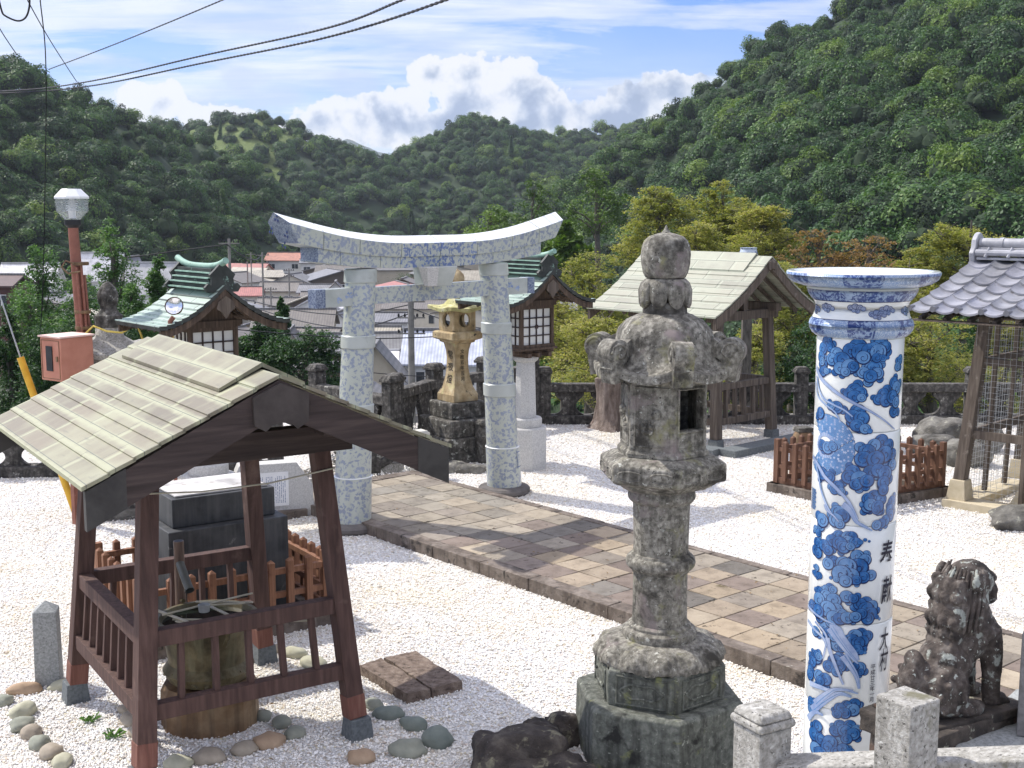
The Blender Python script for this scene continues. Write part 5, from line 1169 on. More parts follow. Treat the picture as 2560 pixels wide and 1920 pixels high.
# ================================================================= picket enclosures
def picket_fence(name, label, pts, h, n, mats, kerb=.13, w=.062, post=.075, prot=.0):
    t = thing(name, label, 'fence', (0, 0, 0)); pm, km = mats
    P_ = [Vector(p) for p in pts]
    m = MB()
    for a, b_ in zip(P_, P_[1:] + P_[:1]):
        d = (b_ - a).normalized(); m.beam((a.x - d.x * .10, a.y - d.y * .10, kerb / 2 - .03), (b_.x + d.x * .10, b_.y + d.y * .10, kerb / 2 - .03), .20, kerb + .06)
    m.build('kerb', km, t, bevel=.01)
    for k, (a, b_) in enumerate(zip(P_, P_[1:] + P_[:1])):
        m = MB()
        for z, hh in ((kerb + .045, .09), (kerb + h * .40, .055), (kerb + h * .80, .055)): m.beam((a.x, a.y, z), (b_.x, b_.y, z), .05, hh)
        rl = m.build('rails', pm, t, bevel=.004)
        nn = n[k]; nv = Vector(((b_ - a).y, -(b_ - a).x)).normalized() * .045
        for i in range(1, nn):
            f = i / nn; p = a.lerp(b_, f); s = 1 if i % 2 else -1
            m = MB(); m.box(0, 0, kerb + .05, w, w, h - .06, rz=0); m.add([(-w / 2, -w / 2, kerb + h - .01), (w / 2, -w / 2, kerb + h - .01), (w / 2, w / 2, kerb + h - .01), (-w / 2, w / 2, kerb + h - .01), (0, 0, kerb + h + .02)], [(0, 1, 4), (1, 2, 4), (2, 3, 4), (3, 0, 4)])
            ang = math.atan2((b_ - a).y, (b_ - a).x); q = p + nv * s * (1 if k % 2 == 0 else 1) * .0
            m.build('picket', pm, t, loc=(p.x + nv.x * .85, p.y + nv.y * .85, 0), rz=ang, bevel=.004)
        m = MB(); m.box(0, 0, kerb, post, post, h + .02); m.build('corner_post', pm, t, loc=(a.x, a.y, 0), rz=math.atan2((b_ - a).y, (b_ - a).x), bevel=.005)
    return t
picket_fence('picket_enclosure', 'orange-brown wooden picket enclosure round the black monument, behind the near pavilion', [(-3.18, 10.50), (-1.78, 11.47), (-2.62, 12.70), (-4.02, 11.73)], .56, (9, 8, 9, 8), (M['picket'], M['kerb']))
picket_fence('picket_enclosure', 'red-brown wooden picket enclosure behind the porcelain column', [(3.70, 17.02), (4.55, 15.98), (5.92, 16.78), (5.00, 17.95)], .60, (8, 9, 8, 9), (M['picketred'], M['kerb']))
t = thing('black_monument', 'dark granite block monument on a wider base, inside the orange picket enclosure', 'monument', (-2.88, 11.62, 0), R(34))
m = MB(); m.box(0, 0, 0, 1.16, .95, 1.02); m.build('base_block', M['blackgranite'], t, bevel=.01)
m = MB(); m.box(.0, .02, 1.022, 1.0, .76, .27); m.build('upper_block', M['blackgranite'], t, bevel=.01)
m = MB(); m.box(0, .02, 1.2945, .90, .66, .018); m.build('pale_top', M['capgranite'], t, bevel=.006)  # paler sheet laid over the top of the dark block
t = thing('dark_stele', 'dark upright stone tablet inside the red-brown picket enclosure', 'tablet', (4.95, 16.95, 0), R(30))
m = MB(); m.box(0, 0, 0, .62, .22, 1.02); m.build('slab', M['blackgranite'], t, bevel=.008)
t = thing('stone_jar', 'small brown lidded stone jar behind the left corner of the red-brown enclosure', 'jar', (4.35, 18.3, 0))
m = MB(); m.box(0, 0, 0, .3, .3, .38); m.build('stand', M['darkstone'], t)
m = MB(); m.lathe([(.10, .38), (.15, .44), (.16, .52), (.13, .60), (.12, .62)], 24); m.build('pot', M['rust'], t)
m = MB(); m.box(0, 0, .62, .24, .2, .07, rz=.3); m.build('lid', M['darkstone'], t, bevel=.01)
# pale stele with a plate of writing
t = thing('granite_stele', 'pale granite stele with a clipped corner and an inscribed white plate, left of the torii', 'stele', (-3.02, 15.62, 0), R(20))
m = MB(); m.extr([(-.52, 0), (.42, 0), (.46, .06), (.44, .42), (.24, .71), (-.48, .71), (-.52, .62)], (0, .12, 0), (1, 0, 0), (0, 0, 1), (0, -1, 0), .24); m.build('slab', M['granite'], t, bevel=.01)
m = MB(); m.box(-.16, -.1275, .16, .58, .012, .44); pl = m.build('plate', M['white'], t)
m = MB()
for i in range(22):
    for j in range(16):
        if (i * 7 + j * 5) % 11 and not (j > 11 and i % 5 == 0): m.box(-.41 + i * .0235, -.135, .20 + j * .022, .006 + .003 * ((i + j) % 2), .002, .017)
m.build('writing', M['pgrey'], pl, ang=0)

# ================================================================= lanterns beside the torii
t = thing('ochre_stone_lantern', 'ochre sandstone lantern on a stepped dark base, seen through the torii', 'lantern', (-.86, 19.46, 0), R(40.6 - 4)); t.scale = (1.06, 1.06, .955)
def sq(m, prof, cham=1.0): m.lathe([(r * 1.0, z) for r, z in prof], 4, rot=R(45))
for z0, z1, r in ((-.1, .42, .66), (.425, .70, .60), (.705, .96, .43)):
    m = MB(); sq(m, [(r, z0), (r, z1 - .02), (r * .97, z1)]); roughen(m.build('step', M['darkstone'], t, ang=25, bevel=.01), 3, .02, .1)
m = MB(); sq(m, [(.31, .962), (.31, 1.08), (.295, 1.10), (.235, 1.20), (.195, 1.33), (.170, 1.50), (.165, 1.66), (.178, 1.80), (.205, 1.90), (.215, 1.92)]); sh = m.build('shaft', M['yellowstone'], t, ang=25, bevel=.008)
m = MB(); sq(m, [(.22, 1.922), (.27, 1.94), (.27, 1.965), (.34, 1.985), (.38, 2.0), (.38, 2.10), (.33, 2.12)]); m.build('platform', M['yellowstone'], t, ang=25, bevel=.008)
m = MB(); a = .195   # fire box with round openings
N = 28
for k in range(4):
    n = Vector((math.cos(R(90) * k), math.sin(R(90) * k), 0)); tx = Vector((-n.y, n.x, 0)); c = n * a; z0, z1 = 2.12, 2.47; zc_ = 2.30; r = .100
    circ = [(r * math.cos(2 * math.pi * j / N), zc_ + r * 1.15 * math.sin(2 * math.pi * j / N)) for j in range(N)]
    def edge(j):
        b_ = 2 * math.pi * j / N; cx_, sz_ = math.cos(b_), math.sin(b_); q = min(a / abs(cx_) if abs(cx_) > 1e-6 else 9, .175 / abs(sz_) if abs(sz_) > 1e-6 else 9); return (q * cx_, 2.295 + q * sz_)
    out = [edge(j) for j in range(N)]
    for dep in (0, .05):
        pass
    V0 = [c + tx * x + Vector((0, 0, z)) for x, z in circ]; V1 = [c + tx * x + Vector((0, 0, z)) for x, z in out]; V2 = [p - n * .045 for p in V0]
    m.add(V0 + V1 + V2, [(j, (j + 1) % N, N + (j + 1) % N, N + j) for j in range(N)] + [(j, (j + 1) % N, 2 * N + (j + 1) % N, 2 * N + j) for j in range(N)])
m.build('fire_box', M['yellowstone'], t, ang=25)
m = MB(); sd_ = .10
m.lathe([(.02, 2.70), (.09, 2.69), (.12, 2.66), (.19, 2.56), (.28, 2.53), (.40, 2.51), (.43, 2.50), (.42, 2.445), (.36, 2.43), (.20, 2.445)], 48, rot=R(45), fn=lambda r, z, a: (r * (1 / max(abs(math.cos(a)), abs(math.sin(a))) * .74 if r > .15 else 1), z + .035 * (abs(math.sin(2 * a)) ** 3) * (r > .3)))
roughen(m.build('roof', surf('mossy_yellow_roof_stone', [(.3, (.22, .18, .08)), (.5, (.42, .40, .18)), (.7, (.56, .52, .34))], 6, 7, .92, .6, 40, .012, spots=[((.06, .05, .035), 10, .62, .05)]), t, ang=40), 0, .01, .05)
m = MB(); m.lathe([(.08, 2.69), (.11, 2.71), (.13, 2.76), (.07, 2.80), (.065, 2.84), (.10, 2.90), (.115, 2.97), (.10, 3.04), (.05, 3.10), (.0, 3.14)], 32); m.build('finial', M['yellowstone'], t)
m = MB()
for k, n_ in ((3, 0), ):
    n = Vector((0, -1, 0)); tx = Vector((1, 0, 0))
n = Vector((-1, 0, 0)); tx = Vector((0, -1, 0))
def shr(z):
    pr = [(1.08, .31), (1.10, .295), (1.20, .235), (1.33, .195), (1.50, .170), (1.66, .165), (1.80, .178), (1.90, .205)]
    for (z0, r0), (z1, r1) in zip(pr, pr[1:]):
        if z0 <= z <= z1: return (r0 + (r1 - r0) * (z - z0) / (z1 - z0)) * .7071
    return .12
for ch, z in (('常', 1.72), ('夜', 1.52), ('燈', 1.32)):
    vs, fs = bake_text(ch, .15, 0); m.add([n * (shr(z + y) + .004) + tx * x * .95 + Vector((0, 0, z + y)) for x, y, _ in vs], fs)
n2 = Vector((0, -1, 0)); tx2 = Vector((1, 0, 0))
for i, ch in enumerate('文政五年五月'):
    vs, fs = bake_text(ch, .075, 0); z = 1.78 - i * .09; m.add([n2 * (shr(z + y) + .004) + tx2 * x + Vector((0, 0, z + y)) for x, y, _ in vs], fs)
m.build('inscription', M['stonetext'], sh, ang=0, recalc=False)
# low posts by the steps
for x, y, mt, hh, lb in ((-1.36, 17.95, 'palerock', .62, 'short pale stone post with a worn white top, left of the ochre lantern steps'), (-.44, 19.05, 'darkstone', .60, 'short mossy brown stone post, right of the ochre lantern steps')):
    t = thing('stub_post', lb, 'post', (x, y, 0), R(35))
    m = MB(); m.box(0, 0, -.1, .20, .20, hh + .1); roughen(m.build('body', M['granitepost'] if mt == 'palerock' else M['darkstone'], t, bevel=.01), 3, .008, .06)
    m = MB(); m.box(0, 0, hh, .235, .235, .055); m.box(0, 0, hh + .055, .22, .22, .03, taper=.8); roughen(m.build('cap', M[mt], t, bevel=.01), 3, .008, .05)
for i, (x, y, a, b_, lb) in enumerate(((-.98, 18.35, .26, .16, 'flat brown rock in front of the ochre lantern steps, left one'), (-.62, 18.30, .24, .13, 'flat tan rock in front of the ochre lantern steps, right one'), (-.85, 18.62, .2, .14, 'dark rock wedged against the lowest lantern step'))):
    m = MB(); rock(m, (0, 0, .02), (a, b_, .10), i + 30, 3, .3); tag(m.build('rock', M['rockgrey'], loc=(x, y, 0), ang=40), lb, 'rock', 'flat rocks by the ochre lantern')

def shrine_lamp(label, loc, rz):
    t = thing('copper_roofed_lantern', label, 'lantern', (*loc, 0), rz); g_ = M['granite']
    m = MB(); m.lathe([(.335, -.1), (.335, .62), (.32, .64)], 8, rot=R(22.5)); m.build('octagonal_base', g_, t, ang=25, bevel=.008)
    m = MB(); m.lathe([(.245, .64), (.25, .655), (.25, .76), (.235, .78)], 36); m.build('round_collar', g_, t, bevel=.005)
    m = MB(); m.lathe([(.172, .78), (.150, 1.60), (.152, 1.63)], 8, rot=R(22.5)); m.build('octagonal_shaft', g_, t, ang=25, bevel=.006)
    m = MB(); m.lathe([(.155, 1.63), (.19, 1.66), (.20, 1.70), (.19, 1.72)], 24); m.build('capital', g_, t)
    dk = M['lampwood']
    m = MB()
    for i in (-1, 0, 1):
        m.beam((i * .20, -.33, 1.755), (i * .20, .33, 1.755), .07, .065); m.beam((-.40, i * .16, 1.80), (.40, i * .16, 1.80), .07, .06)
    m.box(0, 0, 1.83, .74, .62, .035); m.build('bracket_tier', dk, t, bevel=.004)
    bx, by, z0, z1 = .30, .245, 1.86, 2.50
    m = MB()
    for sx in (-1, 1):
        for sy in (-1, 1): m.box(sx * bx, sy * by, z0, .055, .055, z1 - z0)
    m.box(0, 0, z0 - .0, 2 * bx + .08, 2 * by + .08, .05); m.box(0, 0, z1 - .06, 2 * bx + .05, 2 * by + .05, .05)
    fr = m.build('frame', dk, t, bevel=.003)
    for face in range(4):
        n = [Vector((0, -1, 0)), Vector((1, 0, 0)), Vector((0, 1, 0)), Vector((-1, 0, 0))][face]; tx = Vector((-n.y, n.x, 0)); hw = (bx if face % 2 == 0 else by) - .028; d = by if face % 2 == 0 else bx
        m = MB(); c = n * (d - .01)
        m.add([c - tx * hw + Vector((0, 0, z0 + .05)), c + tx * hw + Vector((0, 0, z0 + .05)), c + tx * hw + Vector((0, 0, z1 - .06)), c - tx * hw + Vector((0, 0, z1 - .06))], [(0, 1, 2, 3)]); pn = m.build('pane', M['paper'], fr, ang=0)
        m = MB(); nc = 4 if face % 2 == 0 else 4; nr = 4; zz0, zz1 = z0 + .05, z1 - .06
        for i in range(1, nc): x = -hw + 2 * hw * i / nc; m.beam(c + tx * x + n * .008 + Vector((0, 0, zz0)), c + tx * x + n * .008 + Vector((0, 0, zz1)), .018, .018, up=n)
        for i in range(1, nr): z = zz0 + (zz1 - zz0) * i / nr; m.beam(c - tx * hw + n * .008 + Vector((0, 0, z)), c + tx * hw + n * .008 + Vector((0, 0, z)), .018, .018)
        m.extr([(.035 * math.cos(k * math.pi / 4), .035 * math.sin(k * math.pi / 4)) for k in range(8)], c + n * .010 + Vector((0, 0, (zz0 + zz1) / 2)), tx, (0, 0, 1), n, .010)
        m.build('lattice', M['wooddark'], pn, ang=25)
    # curved gable roof: ridge along y
    W_, L_ = .86, .60; ze, zr = 2.565, 3.02
    def rc(s): return zr - (zr - ze) * (1 - (1 - s) ** 1.75) - .0
    m = MB(); N = 12; th = .05
    for ix in (-1, 1):
        sec = []
        for k in range(9): sec += [(ix * W_ * k / 9, rc(k / 9)), (ix * W_ * (k + .985) / 9, rc((k + .985) / 9) + .013)]
        sec.append((ix * W_, rc(1))); N = len(sec) - 1
        vs = []
        for y in (-L_, L_): vs += [(x, y * (1 + .04 * abs(x) / W_), z) for x, z in sec]
        for y in (-L_, L_): vs += [(x * .985, y * (1 + .04 * abs(x) / W_), z - th) for x, z in sec]
        n = N + 1
        m.add(vs, [(k, k + 1, n + k + 1, n + k) for k in range(N)], 0); kk = len(m.v) - len(vs)
        m.f += [[kk + 2 * n + k, kk + 3 * n + k, kk + 3 * n + k + 1, kk + 2 * n + k + 1] for k in range(N)] + [[kk + k, kk + 2 * n + k, kk + 2 * n + k + 1, kk + k + 1] for k in range(N)] + [[kk + n + k, kk + n + k + 1, kk + 3 * n + k + 1, kk + 3 * n + k] for k in range(N)] + [[kk + N, kk + 2 * n + N, kk + 3 * n + N, kk + n + N]]
        m.m += [1] * (3 * N + 1); m.c += [None] * (3 * N + 1)
    N = 12
    rf_ = m.build('roof', [M['coppergreen'], M['verdark']], t, ang=20)
    for y in (-L_ + .03, L_ - .03):
        m = MB()
        for ix in (-1, 1):
            for k in range(N):
                x0, x1 = ix * W_ * .97 * k / N, ix * W_ * .97 * (k + 1) / N; A, B = rc(k / N) - th, rc((k + 1) / N) - th
                m.hexa([(x0, y - .02, A - .085), (x1, y - .02, B - .085), (x1, y + .02, B - .085), (x0, y + .02, A - .085), (x0, y - .02, A), (x1, y - .02, B), (x1, y + .02, B), (x0, y + .02, A)])
        m.build('gable_board', M['lampwood'], t, ang=25)
        m = MB(); sg = -1 if y < 0 else 1
        m.extr([(0, -.03), (-.10, -.10), (-.12, -.18), (-.06, -.22), (0, -.30), (.06, -.22), (.12, -.18), (.10, -.10)], (0, y + sg * .022, zr - .10), (1, 0, 0), (0, 0, 1), (0, sg, 0), .02); m.build('gable_pendant', M['wornwood'], t)
    m = MB()
    m.box(0, 0, z1 - .01, .70, .60, .08)
    m.extr([(-.40, 0), (.40, 0), (.12, .24), (0, .32), (-.12, .24)], (0, -.27, z1 + .0), (1, 0, 0), (0, 0, 1), (0, 1, 0), .54); m.build('gable_wall', dk, t)
    m = MB()
    for i in range(7):
        y = -L_ + .08 + i * (2 * L_ - .16) / 6
        for ix in (-1, 1): m.tube([(ix * .10, y, 2.86), (ix * .40, y, 2.62), (ix * .80, y, 2.50)], .018, 6)
    m.build('rafters', dk, t)
    # stacked ridge
    m = MB()
    for k, (w, z, h_) in enumerate(((.21, 2.965, .05), (.185, 3.03, .045), (.16, 3.09, .045), (.13, 3.15, .05))):
        L2 = L_ - .10 - k * .012
        m.box(0, 0, z, w * 2, L2 * 2, .016, mi=0); m.box(0, 0, z + .016, w * 1.5, L2 * 1.94, h_ - .012, mi=1)
    m.build('ridge_tiers', [M['verdigris'], M['verdark']], rf_, ang=20)
    m = MB(); p = [(0, -L_ - .04 + (2 * L_ + .08) * k / 16, 3.225 + .085 * abs(2 * k / 16 - 1) ** 3.2) for k in range(17)]; m.tube(p, [.040] * 17, 12); m.build('ridge_roll', M['verdigris'], rf_)
    for sg in (-1, 1):
        m = MB()
        m.extr([(-.12, 2.93), (-.20, 2.93), (-.24, 2.99), (-.19, 3.04), (-.15, 3.02), (-.14, 3.09), (-.17, 3.14), (-.10, 3.20), (0, 3.30), (.10, 3.20), (.17, 3.14), (.14, 3.09), (.15, 3.02), (.19, 3.04), (.24, 2.99), (.20, 2.93), (.12, 2.93), (0, 2.99)], (0, sg * (L_ - .10), 0), (1, 0, 0), (0, 0, 1), (0, sg, 0), .05)
        m.build('ridge_end', M['verdark'], rf_, bevel=.006)
    return t
AX = math.atan2(.650, .760)  # local x = across (v), local y = up the path
shrine_lamp('copper-roofed wooden lantern on a white granite column, right of the torii', (.206, 18.68), AX)
shrine_lamp('copper-roofed wooden lantern left of the torii, behind the near pavilion roof', (-3.80, 15.25), AX)

# ================================================================= items at left
t = thing('roped_stone_lantern', 'old stone lantern with a yellow rope round its roof, at left beside the electric box', 'lantern', (-5.12, 15.75, 0), R(20))
m = MB(); m.box(0, 0, -.05, 1.0, .8, .17); roughen(m.build('base_slab', M['rockgrey'], t, bevel=.01), 3, .02, .1)
m = MB(); m.box(0, 0, .12, .6, .6, .3); m.lathe([(.18, .42), (.16, .9), (.15, 1.4), (.2, 1.5)], 24); m.build('shaft', M['darkstone'], t)
m = MB(); m.lathe([(.22, 1.5), (.34, 1.58), (.34, 1.68), (.25, 1.70)], 6); m.lathe([(.22, 1.70), (.22, 2.14)], 6); m.build('fire_box', M['granitepost'], t, ang=25)
m = MB(); m.lathe([(.02, 2.44), (.15, 2.44), (.17, 2.42), (.22, 2.30), (.40, 2.20), (.62, 2.15), (.65, 2.12), (.60, 2.06), (.2, 2.08)], 48, fn=lambda r, z, a: (r * (1 / max(abs(math.cos(a)), abs(math.sin(a))) * .8 if r > .2 else 1), z + .07 * abs(math.sin(2 * a)) ** 4 * (r > .4))); roughen(m.build('roof', M['granitepost'], t, ang=50), 0, .02, .05)
m = MB(); m.lathe([(.165, 2.43), (.17, 2.46), (.17, 2.58), (.13, 2.61), (.10, 2.66), (.10, 2.70), (.125, 2.76), (.13, 2.84), (.10, 2.93), (.04, 2.99), (.0, 3.01)], 28); roughen(m.build('finial', M['darkstone'], t, ang=50), 1, .02, .05)
t = thing('yellow_rope', 'yellow rope slung over the old lantern roof at left', 'rope')
m = MB(); m.tube([(-5.40, 15.35, 2.38), (-5.30, 15.30, 2.36), (-5.18, 15.33, 2.48), (-5.0, 15.28, 2.42), (-4.82, 15.30, 2.40), (-4.66, 15.36, 2.50), (-4.62, 15.38, 2.40), (-4.54, 15.42, 2.1), (-4.50, 15.45, 1.9)], .013, 8); m.build('strand', M['rope'], t)
t = thing('street_lamp', 'rusty red lamp post with a clear eight-sided glass head, at left', 'street lamp', (-5.40, 15.55, 0))
m = MB(); m.tube([(0.03, 0, 0), (.0, 0, 2.4), (-.05, 0, 3.70)], [.075, .07, .062], 16); m.build('pole', M['redpaint'], t)
m = MB()
for dx, dy, z1 in ((.075, -.05, 3.25), (.095, .0, 3.1), (.03, -.085, 3.2)): m.tube([(dx + .03, dy, 0), (dx - .0, dy, 2.4), (dx - .03, dy, z1)], .018, 8)
m.build('conduit', M['redpaint'], t)
m = MB()
for z in (2.42, 2.62, 3.22): m.lathe([(.10, z), (.104, z + .02), (.10, z + .04)], 16, cx=.02)
m.tube([(-.02, -.1, 3.24), (-.12, -.12, 3.28), (-.18, -.1, 3.20), (-.1, -.1, 3.12), (.05, -.1, 3.15)], .012, 6); m.build('straps', M['rust'], t)
m = MB(); m.lathe([(.06, 3.68), (.10, 3.72), (.10, 3.78)], 16, cx=-.05); m.build('neck', M['black'], t)
gm, gt, gp_ = newmat('clear_lamp_glass'); gt.put(gp_, 'Base Color', (.75, .8, .8)); gt.put(gp_, 'Roughness', .05); gt.put(gp_, 'Alpha', .13); gt.put(gp_, 'Specular IOR Level', .5)
m = MB(); m.lathe([(.10, 3.78), (.205, 3.89), (.215, 4.06), (.12, 4.155), (.118, 4.150), (.205, 4.055), (.196, 3.895), (.10, 3.79)], 8, cx=-.05, cap=False); m.build('glass_head', gm, t, ang=15, recalc=False)
m = MB(); m.lathe([(.217, 4.040), (.217, 4.066), (.12, 4.160), (0, 4.162)], 8, cx=-.05, cap=False); m.build('top_cover', M['white'], t, ang=15)
m = MB()
for k in range(5): m.lathe([(.045, 3.90 + k * .028), (.075, 3.893 + k * .028), (.045, 3.91 + k * .028)], 16, cx=-.05)
m.lathe([(.04, 3.80), (.05, 3.90), (.03, 4.05)], 12, cx=-.05); m.build('louvred_lamp', M['white'], t)
t = thing('electric_box', 'salmon-pink electric cabinet mounted on posts beside the red lamp post', 'cabinet', (-5.42, 15.05, 0), R(-35))
m = MB(); m.box(0, 0, 1.86, .40, .46, .52); m.build('body', M['boxpaint'], t, bevel=.008)
m = MB(); m.box(0, 0, 2.382, .44, .50, .022); m.build('lid', M['boxtop'], t, bevel=.006)
m = MB(); m.box(-.02, -.236, 1.98, .12, .012, .30); m.build('door_slot', M['black'], t)
m = MB(); m.box(0, -.2325, 1.885, .35, .007, .006); m.box(0, -.2325, 2.345, .35, .007, .006); m.box(-.173, -.2325, 1.892, .006, .007, .452); m.box(.173, -.2325, 1.892, .006, .007, .452); m.box(.13, -.238, 2.10, .03, .014, .06); m.build('door_seam', M['rust'], t, ang=0)
m = MB()
for x in (-.13, .13): m.box(x, .1, 0, .07, .07, 1.86)
m.build('leg', M['redpaint'], t, bevel=.004)
t = thing('spotlight', 'round chrome spotlight on a red bracket in front of the left copper-roofed lantern', 'spotlight', (-3.90, 14.4, .22))
m = MB(); m.tube([(-.08, 0, -.3), (-.07, 0, 2.15), (-.06, 0, 2.30)], .022, 10); m.tube([(-.06, 0, 2.30), (-.07, .0, 2.40), (-.03, .0, 2.45)], .03, 10); m.build('pole', M['redpaint'], t)
m = MB(); m.lathe([(.0, .0), (.05, .0), (.085, .03), (.10, .08), (.10, .10)], 28, cap=False); m.xf(Matrix.Translation((0, .03, 2.55)) @ Matrix.Rotation(R(70), 4, 'X') @ Matrix.Rotation(R(0), 4, 'Y')); m.build('housing', M['lampwood'], t)
m = MB(); m.lathe([(.098, .098), (.06, .075), (.02, .06), (0, .058)], 28, cap=False); m.xf(Matrix.Translation((0, .03, 2.55)) @ Matrix.Rotation(R(70), 4, 'X')); m.build('reflector', M['chrome'], t)
m = MB(); m.lathe([(.098, .095), (.108, .100), (.108, .112), (.098, .115)], 28, cap=False); m.xf(Matrix.Translation((0, .03, 2.55)) @ Matrix.Rotation(R(70), 4, 'X')); m.build('rim', M['lampwood'], t)
m = MB(); m.tube([(-.10 + .07 * math.cos(a * 1.3), .0 + .03 * math.sin(a * 2.1), 2.27 + .06 * math.sin(a)) for a in range(16)], .010, 6); tag(m.build('yellow_rope', M['rope'], loc=(-3.90, 14.38, .20)), 'tangle of yellow rope tied under the chrome spotlight', 'rope')
t = thing('guy_wire', 'steel guy wire in a yellow guard tube leaning at the far left', 'guy wire', (-5.52, 15.42, 0))
m = MB(); m.tube([(0, 0, 0), (-.30, .0, 1.0), (-.62, 0, 2.08)], .045, 12); m.build('guard_tube', M['yellow'], t)
m = MB(); m.tube([(-.62, 0, 2.08), (-1.15, 0, 4.0), (-2.3, 0, 8.2)], .010, 6); m.build('wire', M['steel'], t)

TREES = [
 (-13.7, 36.0, 3.0, -2.5, 0.80, 'ginkgo', 'slender fresh-green tree at far left, in front of the long white roof'),
 (-11.8, 37.0, 3.5, -2.3, 0.96, 'ginkgo', 'tallest fresh-green tree at left, just right of the red lamp post'),
 (-12.2, 35.0, 2.3, -1.9, 0.78, 'ginkgo', 'bushy green tree behind the red lamp post'),
 (-11.1, 39.0, 2.6, -1.1, 0.49, 'ginkgo', 'narrow fresh-green tree between the red lamp post and the left copper roof'),
 (-13.4, 33.0, 1.4, -2.9, 0.74, 'dark', 'leafy green tree at the left edge below the white roof'),
 (-11.0, 36.0, 1.8, -1.6, 0.80, 'ginkgo', 'green tree behind the old roped lantern'),
 (-11.9, 32.0, 1.0, -2.2, 0.95, 'dark', 'broad dark green tree filling the slope below the red lamp post'),
 (-13.2, 34.0, 1.9, -3.1, 1.14, 'ginkgo', 'wide fresh-green tree at the left edge above the yellow guard tube'),
 (-10.2, 38.0, 1.3, -2.5, 0.85, 'dark', 'dark tree between the old roped lantern and the copper-roofed lantern'),
 (-11.1, 33.0, 1.6, -2.4, 1.11, 'dark', 'dark bushy tree directly behind the electric box'),
 (-9.3, 38.0, -0.4, -3.3, 0.99, 'dark', 'low dark tree under the left copper-roofed lantern'),
 (7.6, 52.0, 3.4, 0.1, 1.36, 'maple', 'golden-green maple just left of the tall lantern jewel'),
 (10.0, 44.0, 2.2, -1.1, 1.31, 'maple', 'yellow-green maple behind the right gable of the open shelter'),
 (12.9, 42.0, 1.6, -0.9, 1.41, 'maple', 'yellowish maple between column bowl and tiled roof, low'),
 (17.5, 44.0, 2.2, -1.8, 1.31, 'dark', 'green tree behind the tiled roof at the right edge'),
 (-8.6, 42.0, 0.1, -3.0, 0.97, 'dark', 'dark green tree right of the left copper-roofed lantern'),
 (-6.9, 41.0, 0.2, -3.0, 1.22, 'dark', 'dark green tree immediately left of the torii pillar'),
 (-8.1, 44.0, 0.8, -1.4, 0.39, 'dark', 'pointed green treetop rising among the town roofs left of the torii'),
 (2.8, 44.0, 2.2, -1.8, 1.51, 'maple', 'yellow-green maple between the right copper-roofed lantern and the open shelter'),
 (6.8, 58.0, 4.7, 0.8, 1.77, 'maple', 'tall golden maple above the left end of the shelter roof'),
 (10.1, 60.0, 5.4, 0.6, 1.30, 'maple', 'highest yellow-green maple, with a narrow top, above the shelter roof'),
 (11.2, 56.0, 3.9, 0.4, 1.77, 'maple', 'wide yellow-green maple above the right end of the shelter roof'),
 (12.3, 50.0, 3.0, 0.4, 1.27, 'rust', 'rusty maple behind the left side of the porcelain column top'),
 (14.3, 50.0, 2.8, 0.3, 1.49, 'rust', 'rusty orange maple directly above the porcelain column bowl'),
 (15.6, 48.0, 2.2, -0.5, 1.25, 'maple', 'yellow-green maple between the porcelain column and the tiled roof'),
 (17.6, 48.0, 3.9, 0.6, 1.52, 'maple', 'bright yellow maple behind the ridge of the tiled roof'),
 (2.7, 39.0, 0.5, -2.3, 1.67, 'maple', 'low spreading yellow-green maple left of the tall stone lantern'),
 (10.0, 39.0, 0.5, -2.6, 1.45, 'dark', 'dark leafy tree behind the shelter, left of the porcelain column'),
 (12.5, 37.0, 0.8, -2.0, 1.45, 'maple', 'low yellow-green maple right of the porcelain column shaft'),
 (7.7, 40.0, 0.2, -2.8, 1.34, 'maple', 'dull green maple seen under the open shelter roof'),
 (16.0, 40.0, 0.4, -3.7, 1.34, 'maple', 'yellow-green maple seen through the tiled cage shelter'),
 (2.0, 48.0, 0.6, -2.1, 1.07, 'maple', 'olive-green maple beside the right copper-roofed lantern'),
 (2.1, 130.0, 7.1, -1.2, 2.42, 'fresh', 'bright green round tree low on the hill above the right torii beam tip'),
 (-2.6, 140.0, 4.5, -1.6, 3.23, 'fresh', 'green tree behind the middle of the torii top beam'),
 (9.1, 135.0, 7.8, 0.6, 3.12, 'fresh', 'pale green tree low on the right hill slope'),
 (64.2, 190.0, 15.4, 11.0, 3.40, 'fresh', 'single bright yellow-green tree high on the right hillside'),
 (4.0, 90.0, 2.8, -1.0, 1.14, 'fresh', 'light green tree right of the torii beam tip'),
 (-60.4, 290.0, -8.9, -14.0, 2.59, 'fresh', 'yellow-green tree beside the white town building'),
 (-68.5, 290.0, -10.3, -14.0, 3.67, 'fresh', 'pale green shrubby tree behind the utility poles'),
 (-9.4, 200.0, -7.7, -15.9, 2.98, 'dark', 'dark tree between the torii plaque and the town roofs'),
 (-21.0, 230.0, -7.8, -15.5, 5.14, 'dark', 'dark round tree seen between the torii pillars above the roofs'),
]
